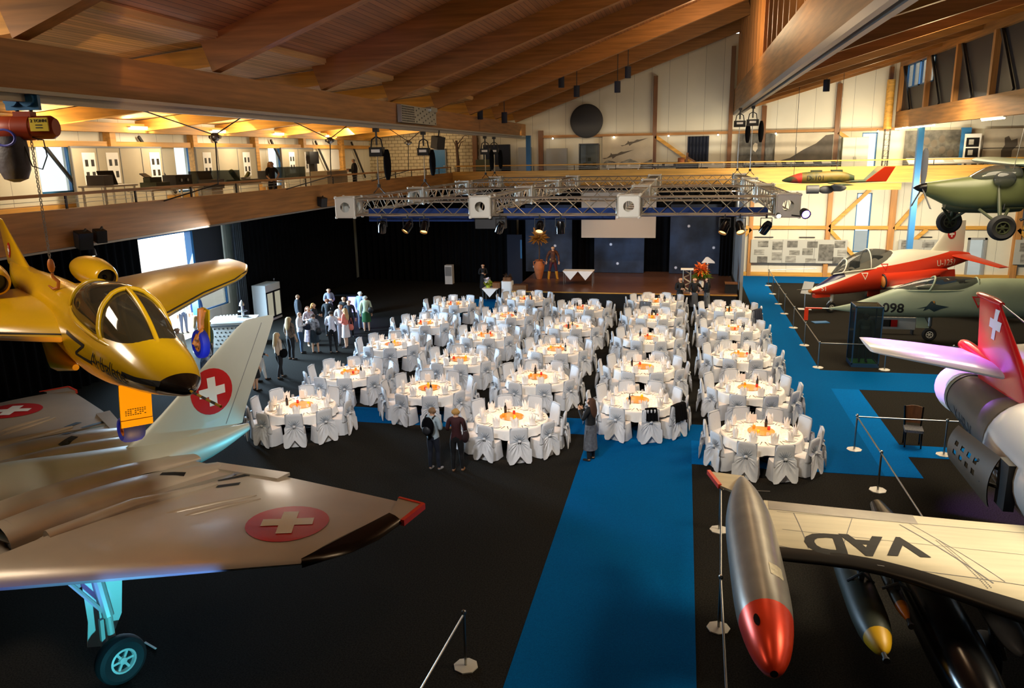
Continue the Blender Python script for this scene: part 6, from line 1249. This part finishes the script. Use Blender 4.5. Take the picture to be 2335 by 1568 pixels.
t = T('drinks_fountain', 'shiny tiered drinks fountain on the bar counter', 'fountain', (-18.0, 29.2, 1.102)); O('tiers', MB().lathe([(.001, 0), (.25, 0), (.25, .05), (.06, .08), (.06, .25), (.2, .27), (.2, .3), (.05, .33), (.05, .5), (.12, .52), (.1, .62), (.001, .75)], 18, cap=False), 'steel', t)
for i in range(6): put('water_glass', GT, 'glass', 'drinking glass on the bar counter left of the drinks fountain', 'glass', (-18.75+.11*i, 28.75+.06*i, 1.102), 0, 'glasses on the bar counter')
t = T('lit_bar_table', 'bar table with violet glowing front panel', 'bar table', (-15.9, 35.4, 0), (0, 0, .15)); m = MB(); m.b2(-.7, .5, -.3, .3, 1.02, 1.08); O('counter_top', m, 'black_gloss', t, smooth=0); m = MB(); m.b2(-.1, .4, -.22, .22, 0, 1.02); O('body', m, 'navy_rim', t, smooth=0); dm('violet_panel', '#b8b0ff', .5, emit=2.2, ecol='#a79cff'); m = MB(); m.b2(-.02, .38, -.235, -.22, .2, .95); O('lit_panel', m, 'violet_panel', t, smooth=0)
light('violet_panel_glow', 'AREA', (-15.75, 35.0, .6), 25, (.35, .2, 1), (-15.3, 32.5, 0), .4, .7)
# ================= people =================
def body_mesh(pose):
    """one continuous skinned body facing +y, 1.72 m tall; returns (mesh, joints)"""
    J = {}; V = []; Rd = []; E = []; reg = []
    def pt(n, p, r, parent=None, g='torso'):
        J[n] = len(V); V.append(Vector(p)); Rd.append(r); reg.append(g)
        if parent: E.append((J[parent], J[n]))
    pt('pelvis', (0, 0, .93), .135, None, 'hips'); pt('waist', (0, .005, 1.08), .118, 'pelvis'); pt('chest', (0, 0, 1.27), .14, 'waist'); pt('top', (0, -.01, 1.41), .095, 'chest')
    pt('neck', (0, .0, 1.48), .055, 'top', 'neck'); pt('skull', (0, .015, 1.565), .075, 'neck', 'head'); pt('head', (0, .012, 1.63), .097, 'skull', 'head'); pt('crown', (0, 0, 1.68), .075, 'head', 'head')
    pt('nose', (0, .112, 1.6), .014, 'head', 'head')
    for s, n in ((-1, 'l'), (1, 'r')):
        pt('ear'+n, (s*.098, 0, 1.6), .018, 'head', 'head')
        pt('sh'+n, (s*.175, -.01, 1.4), .062, 'top')
        el, wr = pose['arm'+n]; mx = lambda p: Vector((p[0]*s, p[1], p[2]))
        pt('el'+n, mx(el), .044, 'sh'+n, 'arm'); pt('wr'+n, mx(wr), .03, 'el'+n, 'fore')
        d = (mx(wr)-mx(el)).normalized(); a = d.cross(Vector((0, 1, 0))); a = a.normalized() if a.length > .1 else Vector((1, 0, 0)); b = d.cross(a).normalized()
        pt('palm'+n, mx(wr)+d*.075, .032, 'wr'+n, 'hand'); pc = V[-1]
        for k, (o, L) in enumerate(((-.03, .07), (-.01, .085), (.01, .08), (.03, .062))):
            p1 = pc+d*.04+a*o+b*.004; pt('f%d%s' % (k, n), p1, .0105, 'palm'+n, 'hand'); pt('g%d%s' % (k, n), p1+d*L*.55+b*.012, .0095, 'f%d%s' % (k, n), 'hand'); pt('h%d%s' % (k, n), p1+d*L*.85+b*.035, .008, 'g%d%s' % (k, n), 'hand')
        pt('t0'+n, pc-d*.03-a*.045+b*.01, .012, 'palm'+n, 'hand'); pt('t1'+n, pc+d*.015-a*.06+b*.025, .0095, 't0'+n, 'hand')
        kn, an = pose['leg'+n]
        pt('hip'+n, (s*.09, 0, .87), .1, 'pelvis', 'hips'); pt('th'+n, ((s*.095+mx(kn).x)/2, kn[1]/2, .68), .088, 'hip'+n, 'leg'); pt('kn'+n, mx(kn), .06, 'th'+n, 'leg'); k2 = mx(kn).lerp(mx(an), .35); pt('ca'+n, k2+Vector((0, -.015, 0)), .056, 'kn'+n, 'calf'); pt('an'+n, mx(an), .037, 'ca'+n, 'calf')
        pt('heel'+n, mx(an)+Vector((0, -.02, -.045)), .034, 'an'+n, 'foot'); pt('ball'+n, mx(an)+Vector((s*.012, .11, -.052)), .033, 'heel'+n, 'foot'); pt('toe'+n, mx(an)+Vector((s*.015, .165, -.058)), .024, 'ball'+n, 'foot')
    me = bpy.data.meshes.new('body'); me.from_pydata(V, E, []); o = bpy.data.objects.new('body', me); COL.objects.link(o)
    o.modifiers.new('s', 'SKIN')
    sk = me.skin_vertices[0].data
    for i, r in enumerate(Rd): sk[i].radius = (r*.92 if reg[i] in ('torso', 'hips') else r, r*(1.22 if reg[i] in ('torso',) else 1)*.9 if reg[i] != 'head' else r)
    for i in range(len(V)): sk[i].use_root = (i == 0)
    sb = o.modifiers.new('u', 'SUBSURF'); sb.levels = sb.render_levels = 1
    bpy.context.view_layer.update()
    out = bpy.data.meshes.new_from_object(o.evaluated_get(bpy.context.evaluated_depsgraph_get())); bpy.data.objects.remove(o)
    out.shade_smooth()
    # region of each vertex: closest bone
    R = []
    for v in out.vertices:
        best = None
        for a, b in E:
            p, q = V[a], V[b]; d = q-p; t = max(0, min(1, (v.co-p).dot(d)/max(d.length_squared, 1e-9))); rr = Rd[a]*(1-t)+Rd[b]*t; x = (v.co-(p+d*t)).length-rr
            if best is None or x < best[0]: best = (x, reg[b] if t > .3 or reg[a] == reg[b] else reg[a])
        R.append(best[1])
    return out, R
UP = ((.24, -.02, 1.13), (.25, .06, .89)); LEG = ((.1, .01, .49), (.105, -.02, .075))
POSE = {
 'stand': dict(arml=UP, armr=UP, legl=LEG, legr=LEG),
 'hold': dict(arml=((.24, .0, 1.14), (.13, .22, 1.14)), armr=((.24, 0, 1.14), (.1, .24, 1.18)), legl=LEG, legr=((.1, .05, .49), (.12, .04, .075))),
 'phone': dict(arml=((.23, .08, 1.16), (.08, .28, 1.33)), armr=((.23, .08, 1.16), (.08, .28, 1.34)), legl=LEG, legr=LEG),
 'hip': dict(arml=((.33, -.08, 1.2), (.17, .02, 1.02)), armr=((.25, .08, 1.15), (.22, .28, 1.05)), legl=LEG, legr=((.11, .06, .5), (.15, .05, .075))),
 'step': dict(arml=UP, armr=((.24, -.05, 1.13), (.16, .16, 1.02)), legl=((.1, .09, .5), (.11, .14, .075)), legr=((.1, -.02, .49), (.11, -.15, .085))),
 'wide': dict(arml=((.3, -.02, 1.15), (.3, .08, .93)), armr=((.3, -.02, 1.15), (.34, .1, .95)), legl=((.17, .02, .49), (.22, -.02, .075)), legr=((.17, .02, .49), (.22, -.02, .075))),
}
BODY = {}; GARB = {}
def get_body(p):
    if p not in BODY: BODY[p] = body_mesh(POSE[p])
    return BODY[p]
def garment_mesh(p, key, regs, off, zlim=None):
    k = (p, key)
    if k in GARB: return GARB[k]
    me, R = get_body(p); vs = {}; mb = MB()
    for f in me.polygons:
        if all(R[i] in regs for i in f.vertices):
            if zlim and not all(zlim(me.vertices[i].co) for i in f.vertices): continue
            q = []
            for i in f.vertices:
                if i not in vs: vs[i] = len(mb.v); mb.v.append(tuple(me.vertices[i].co+me.vertices[i].normal*off))
                q.append(vs[i])
            mb.f.append(tuple(q)); mb.m.append(0)
    m = bpy.data.meshes.new(key); m.from_pydata(mb.v, [], mb.f); m.shade_smooth(); GARB[k] = m; return m
def skirt_mesh(z0, z1, r0, r1, wav=.05):
    k = ('skirt', z0, z1, r0, r1)
    if k not in GARB:
        rg = []
        for t in (0, .3, .7, 1):
            z = z1+(z0-z1)*t; r = r1+(r0-r1)*t; rg.append([(r*1.08*cos(a)*(1+wav*t*sin(7*a)), r*.88*sin(a)*(1+wav*t*sin(7*a)), z) for a in [2*pi*i/32 for i in range(32)]])
        GARB[k] = MB().loft(rg).mesh('skirt', 60)
    return GARB[k]
def cmat(h, pat=None):
    k = 'cloth_'+h+(pat or '')
    if k not in M: dm(k, h, .8, noise=(14, .5, pat) if pat else (5, .12))
    return k
EYE = MB().ell((0, 0, 0), (.012, .008, .009), 8).mesh('eye'); MOU = MB().ell((0, 0, 0), (.024, .008, .007), 8).mesh('mouth'); dm('lips', '#a05a4e', .5)
LONG = MB().loft([[(w*cos(a), y+d*sin(a), z) for a in [2*pi*i/20 for i in range(20)]] for z, w, d, y in ((1.7, .06, .05, -.03), (1.64, .115, .07, -.05), (1.5, .13, .06, -.075), (1.38, .14, .05, -.1), (1.28, .11, .035, -.12), (1.2, .05, .02, -.125))]).mesh('long_hair', 60)
def inst(name, me, mk, parent, loc=None):
    o = bpy.data.objects.new(name, me if not me.materials or me.materials[0] == M[mk] else me.copy()); me2 = o.data
    if not me2.materials: me2.materials.append(M[mk])
    elif me2.materials[0] != M[mk]: me2.materials[0] = M[mk]
    COL.objects.link(o); o.parent = parent
    if loc: o.location = loc
    return o
def person(lab, x, y, yaw, h=1.7, pose='stand', top=('#222222', 1), bottom=('trousers', '#16161a'), hair=('#3a2a1c', 0), shoes='#141414', skin='skin', z=0, cat='person'):
    """yaw: direction faced, degrees from +x"""
    t = T('person', lab, cat, (x, y, z), (0, 0, radians(yaw-90))); k = h/1.735; t.scale = (k, k, k)
    me, R = get_body(pose); inst('body', me, skin, t)
    if top: inst('shirt' if top[1] < 3 else 'jacket', garment_mesh(pose, 'top%d' % top[1], ('torso', 'arm', 'hips') if top[1] == 0 else ('torso', 'arm', 'fore', 'hips') if top[1] < 3 else ('torso', 'arm', 'fore', 'hips'), .014 if top[1] < 3 else .024, (lambda c: c.z > .86 and not (top[1] == 0 and abs(c.x) > .29)) if top[1] < 3 else (lambda c: c.z > .84)), cmat(*top[0].split('|')), t)
    bt, bc = bottom; bm_ = cmat(*bc.split('|'))
    if bt == 'trousers': inst('trousers', garment_mesh(pose, 'trousers', ('hips', 'torso', 'leg', 'calf'), .012, lambda c: c.z < 1.08), bm_, t)
    elif bt == 'short': inst('skirt', skirt_mesh(.48, 1.02, .2, .145, .03), bm_, t)
    elif bt == 'long': inst('skirt', skirt_mesh(.2, 1.02, .25, .145, .05), bm_, t)
    elif bt == 'apron': inst('trousers', garment_mesh(pose, 'trousers', ('hips', 'leg', 'calf'), .012, lambda c: c.z < 1.0), cmat('#141416'), t); inst('apron', skirt_mesh(.32, 1.0, .2, .15, .02), bm_, t)
    inst('shoes', garment_mesh(pose, 'shoes', ('foot',), .01), cmat(shoes), t)
    if hair:
        inst('hair', garment_mesh(pose, 'hair', ('head',), .016, lambda c: c.z > 1.655 or (c.y < .03 and c.z > 1.53)), cmat(hair[0]), t)
        if hair[1]: inst('long_hair', LONG, cmat(hair[0]), t)
    for s in (-1, 1): inst('eye', EYE, 'ink', t, (s*.034, .103, 1.632))
    inst('mouth', MOU, 'lips', t, (0, .094, 1.55)); return t
def held(name, lab, cat, mb, mk, x, y, z, rz=0): o = O(name, mb, mk, None, (x, y, z), (0, 0, radians(rz)), 40); tag(o, lab, cat); return o
def bag(lab, x, y, z, mk, s=.16, rz=0): return held('shoulder_bag', lab, 'bag', MB().ell((0, 0, 0), (s, s*.5, s*1.15), 12).tube([(-s*.7, 0, s*.8), (0, .04, s*3.2), (s*.7, 0, s*.8)], .012, 5), mk, x, y, z, rz)
# in front of the tables
person('person in pale blue shirt, dark jeans and grey sneakers seen from behind, wearing a backpack', -5.84, 17.35, 75, 1.66, 'hold', ('#aebfc6', 1), ('trousers', '#1d2230'), ('#8a6a4a', 0), '#a9a9a9')
t = T('backpack', 'black backpack on the person in the pale blue shirt', 'backpack', (-5.9, 17.15, 1.2), (0, 0, radians(-12))); O('pack', MB().ell((0, 0, 0), (.17, .1, .25), 14), 'black_cloth', t); O('pocket', MB().ell((0, -.08, -.08), (.12, .05, .11), 12), 'dark_grey', t)
for s in (-1, 1): O('strap', MB().tube([(s*.1, .05, .2), (s*.12, .16, .24), (s*.13, .26, .12), (s*.13, .24, -.06)], .016, 5), 'black', t)
person('person in dark red top and black trousers with short fair hair seen from behind', -5.24, 17.35, 95, 1.66, 'hold', ('#3a1216', 0), ('trousers', '#101012'), ('#b58a4a', 0), '#c08a5a')
bag('dark red shoulder bag carried by the person in the dark red top', -4.98, 17.25, .95, cmat('#2a1014'), .13, 70)
person('person in black top and grey striped apron photographing with a phone', -2.1, 18.62, 155, 1.68, 'phone', ('#0f0f11', 1), ('apron', '#6d7078|#4a4d55'), ('#4a2c1a', 1), '#0c0c0d')
held('smartphone', 'smartphone held up by the person in the grey apron', 'phone', MB().box((0, 0, 0), (.08, .012, .15)), 'black_gloss', -2.42, 18.77, 1.36, 65)
# group at the bar
P_ = person
P_('person with long fair hair, cream sleeveless top and black trousers with a dark bag', -13.8, 24.4, 60, 1.7, 'step', ('#d9c3ab', 0), ('trousers', '#131316'), ('#c9a878', 1), '#1a1a1a'); bag('dark shoulder bag on the fair-haired person in the cream top', -13.55, 24.3, .95, 'black_cloth', .15, 40)
P_('person with long fair hair, brown patterned blouse and black cropped trousers', -14.66, 26.9, 70, 1.72, 'stand', ('#8a7460|#3c3028', 0), ('trousers', '#101013'), ('#b89868', 1), '#141414')
P_('bald person in white shirt and blue jeans holding a dark jacket', -14.75, 27.9, 15, 1.72, 'hold', ('#e9e4e6', 1), ('trousers', '#3c5068'), None, '#191919'); held('folded_jacket', 'dark blue jacket held by the bald person in the white shirt', 'jacket', MB().ell((0, 0, 0), (.2, .12, .14), 10), 'navy_cloth', -14.45, 27.95, 1.08)
P_('person in long white and mauve flowered dress facing the tables', -15.0, 29.2, -40, 1.68, 'hold', ('#d8ccd0|#8a6a78', 0), ('long', '#d8ccd0|#8a6a78'), ('#7a4a2c', 1), '#c0a890')
P_('person in black and white patterned blouse and dark knee-length skirt', -14.2, 28.0, 85, 1.64, 'hold', ('#c9c9ce|#3a3a40', 0), ('short', '#1c2a34'), ('#4a3222', 0), '#101012')
bag('black handbag on the person in the patterned blouse', -13.98, 27.95, .9, 'black', .13, 30)
P_('person in white shirt and black trousers seen from behind among the guests', -13.47, 28.1, 100, 1.76, 'hold', ('#e8e6ee', 1), ('trousers', '#121215'), ('#3a2c20', 0), '#0f0f10')
P_('person in light grey suit with blue shirt facing the white-shirted person', -13.7, 29.5, -75, 1.76, 'hold', ('#aca6a6', 3), ('trousers', '#a09aa0'), ('#3a2a20', 0), '#2a2a2c')
P_('person in coral jacket and white skirt holding a drink', -13.3, 29.0, 175, 1.68, 'hold', ('#e8806c', 1), ('short', '#f0e8e4'), ('#c9a06a', 1), '#2a2226'); bag('coral scarf bag on the person in the coral jacket', -13.1, 29.1, .85, cmat('#e8806c'), .12, 0)
P_('person in pale green jacket and dark green skirt with grey hair', -13.65, 32.0, 110, 1.66, 'stand', ('#c3cfae', 3), ('short', '#1f5a2c'), ('#b8b4a8', 0), '#101012'); bag('black shoulder bag on the person in the pale green jacket', -13.38, 31.9, 1.0, 'black', .13, 0)
P_('grey-haired person in pale blue suit beside the green-jacketed person', -14.05, 32.4, 80, 1.78, 'stand', ('#8fa3c4', 3), ('trousers', '#5c6678'), ('#c4c0b8', 0), '#202024')
P_('tall person in dark suit standing before the fridge', -16.5, 31.2, 30, 1.8, 'stand', ('#22262c', 3), ('trousers', '#1a1c20'), ('#6a4c34', 0))
P_('person in black shirt with curly auburn hair seen from behind at the bar group', -14.95, 30.9, 100, 1.7, 'hold', ('#16191c', 1), ('trousers', '#121214'), ('#7a4426', 0))
P_('person in black shirt with short dark hair facing the tables at the bar group', -14.35, 31.3, -90, 1.74, 'stand', ('#15181b', 0), ('trousers', '#121214'), ('#3a261a', 0))
P_('person in black top with long red-gold hair holding a drink', -15.1, 29.9, 0, 1.68, 'hold', ('#14181c', 1), ('trousers', '#121214'), ('#c08a48', 1))
P_('person in dark top with fair curly hair half hidden behind the grey suit', -13.95, 30.9, -60, 1.66, 'stand', ('#22242a', 1), ('trousers', '#141416'), ('#c8a878', 0))
P_('person in pale striped shirt behind the bar group in shadow', -16.05, 33.4, -45, 1.72, 'hold', ('#9aa0b8', 1), ('trousers', '#1a1a1e'), ('#4a3426', 0))
P_('person with white trousers partly hidden behind the silver fin', -14.3, 24.0, 30, 1.68, 'step', ('#20242a', 1), ('trousers', '#d8d4cc'), ('#4a3426', 0))
P_('person in black dress partly hidden behind the silver fin', -13.9, 22.9, 60, 1.66, 'stand', ('#121214', 0), ('short', '#121214'), ('#2a1e16', 0))
# sunlit guests by the open door
P_('person in pale blue blouse with dark hair near the open door', -16.5, 22.6, -45, 1.66, 'hold', ('#8fa6cc', 1), ('trousers', '#3a4c78'), ('#3a2018', 0))
P_('person in white shirt by the open door beside the pale blue blouse', -16.0, 23.3, -60, 1.6, 'hold', ('#c9d2e4', 1), ('trousers', '#8a93a8'), ('#4a3426', 0))
P_('person in cream jacket in the sunlit doorway', -17.9, 24.6, -20, 1.72, 'stand', ('#e0d4c0', 3), ('trousers', '#b8b0a0'), ('#a08868', 0))
P_('person in green jacket in the sunlit doorway', -17.4, 25.8, 30, 1.74, 'stand', ('#5a6a4a', 3), ('trousers', '#4a4c50'), ('#3a2a20', 0))
P_('person in white dress in the sunlit doorway', -18.6, 26.8, 60, 1.7, 'stand', ('#f2eee8', 1), ('long', '#f2eee8'), ('#b89060', 1))
P_('person in blue shirt outside the open door', -21.6, 27.6, -20, 1.76, 'stand', ('#3a5a9a', 1), ('trousers', '#2c3a5c'), ('#3a2a20', 0), z=-.05)
P_('person in red flowered top outside the open door', -21.9, 26.8, 0, 1.68, 'stand', ('#d8a8a0|#a04a48', 0), ('trousers', '#c8c0b8'), ('#4a3426', 0), z=-.05)
P_('person in white shirt outside the side window', -22.0, 30.8, -40, 1.74, 'stand', ('#f0ece8', 1), ('trousers', '#5a6278'), ('#5a4432', 0), z=-.05)
P_('person in blue top outside the side window', -21.8, 31.6, -40, 1.68, 'stand', ('#4a6ab0', 1), ('trousers', '#5a6278'), ('#3a2a20', 0), z=-.05)
# stage and staff
P_('staff person in black by the flower tables left of the stage', -10.85, 42.2, -70, 1.7, 'hold', ('#0e0e10', 1), ('apron', '#1a1a1e'), ('#3a2418', 0))
for i, (x, y, yw, lab, ap) in enumerate(((-.02, 38.05, -60, 'staff person in black shirt and dark apron, leftmost of three before the lectern', '#2a2c30'), (.66, 38.05, -85, 'staff person in black blouse and long grey apron, middle of three before the bouquet', '#5a5e66'), (1.25, 38.1, 190, 'staff person in black with dark hair and grey apron, rightmost of three before the stage', '#6a6e72'))):
    P_(lab, x, y, yw, 1.74, 'hold' if i != 1 else 'hip', ('#0d0d0f', 1), ('apron', ap), (('#7a4a2a', 0), ('#9a6238', 0), ('#1e1410', 1))[i])
f = P_('costumed mannequin in dark jacket, wide maroon trousers and yellow boots on the stage', -6.98, 42.8, -75, 1.85, 'wide', ('#2c1a14|#6a3a22', 3), ('trousers', '#4c1420'), ('#3a241a', 0), '#c98a1c', 'skin', .8, 'mannequin')
inst('sash', skirt_mesh(.94, 1.06, .155, .15, .0), cmat('#b89858'), f); inst('boots', garment_mesh('wide', 'boots', ('calf', 'foot'), .03, lambda c: c.z < .46), cmat('#c98a1c'), f)
f = P_('flight-suited mannequin with dark helmet inside the glass showcase', 6.5, 29.3, -95, 1.8, 'stand', ('#3c4434', 3), ('trousers', '#394030'), ('#1c1f1a', 0), '#16160f', cmat('#3a3a32'), .115, 'mannequin')
inst('harness', garment_mesh('stand', 'harness', ('torso',), .035, lambda c: 1.1 < c.z < 1.36), cmat('#6a7060|#2c3026'), f)
# gallery
P_('person with long fair hair and black sleeveless top leaning by the left gallery rail', -15.0, 27.2, -40, 1.62, 'hip', ('#15151a', 0), ('trousers', '#14141a'), ('#b98a52', 1), z=5.9)
P_('person in dark suit and white shirt on the far left gallery', -14.8, 34.4, 200, 1.66, 'hold', ('#15161c', 3), ('trousers', '#16171d'), ('#a89c8c', 0), z=5.9)
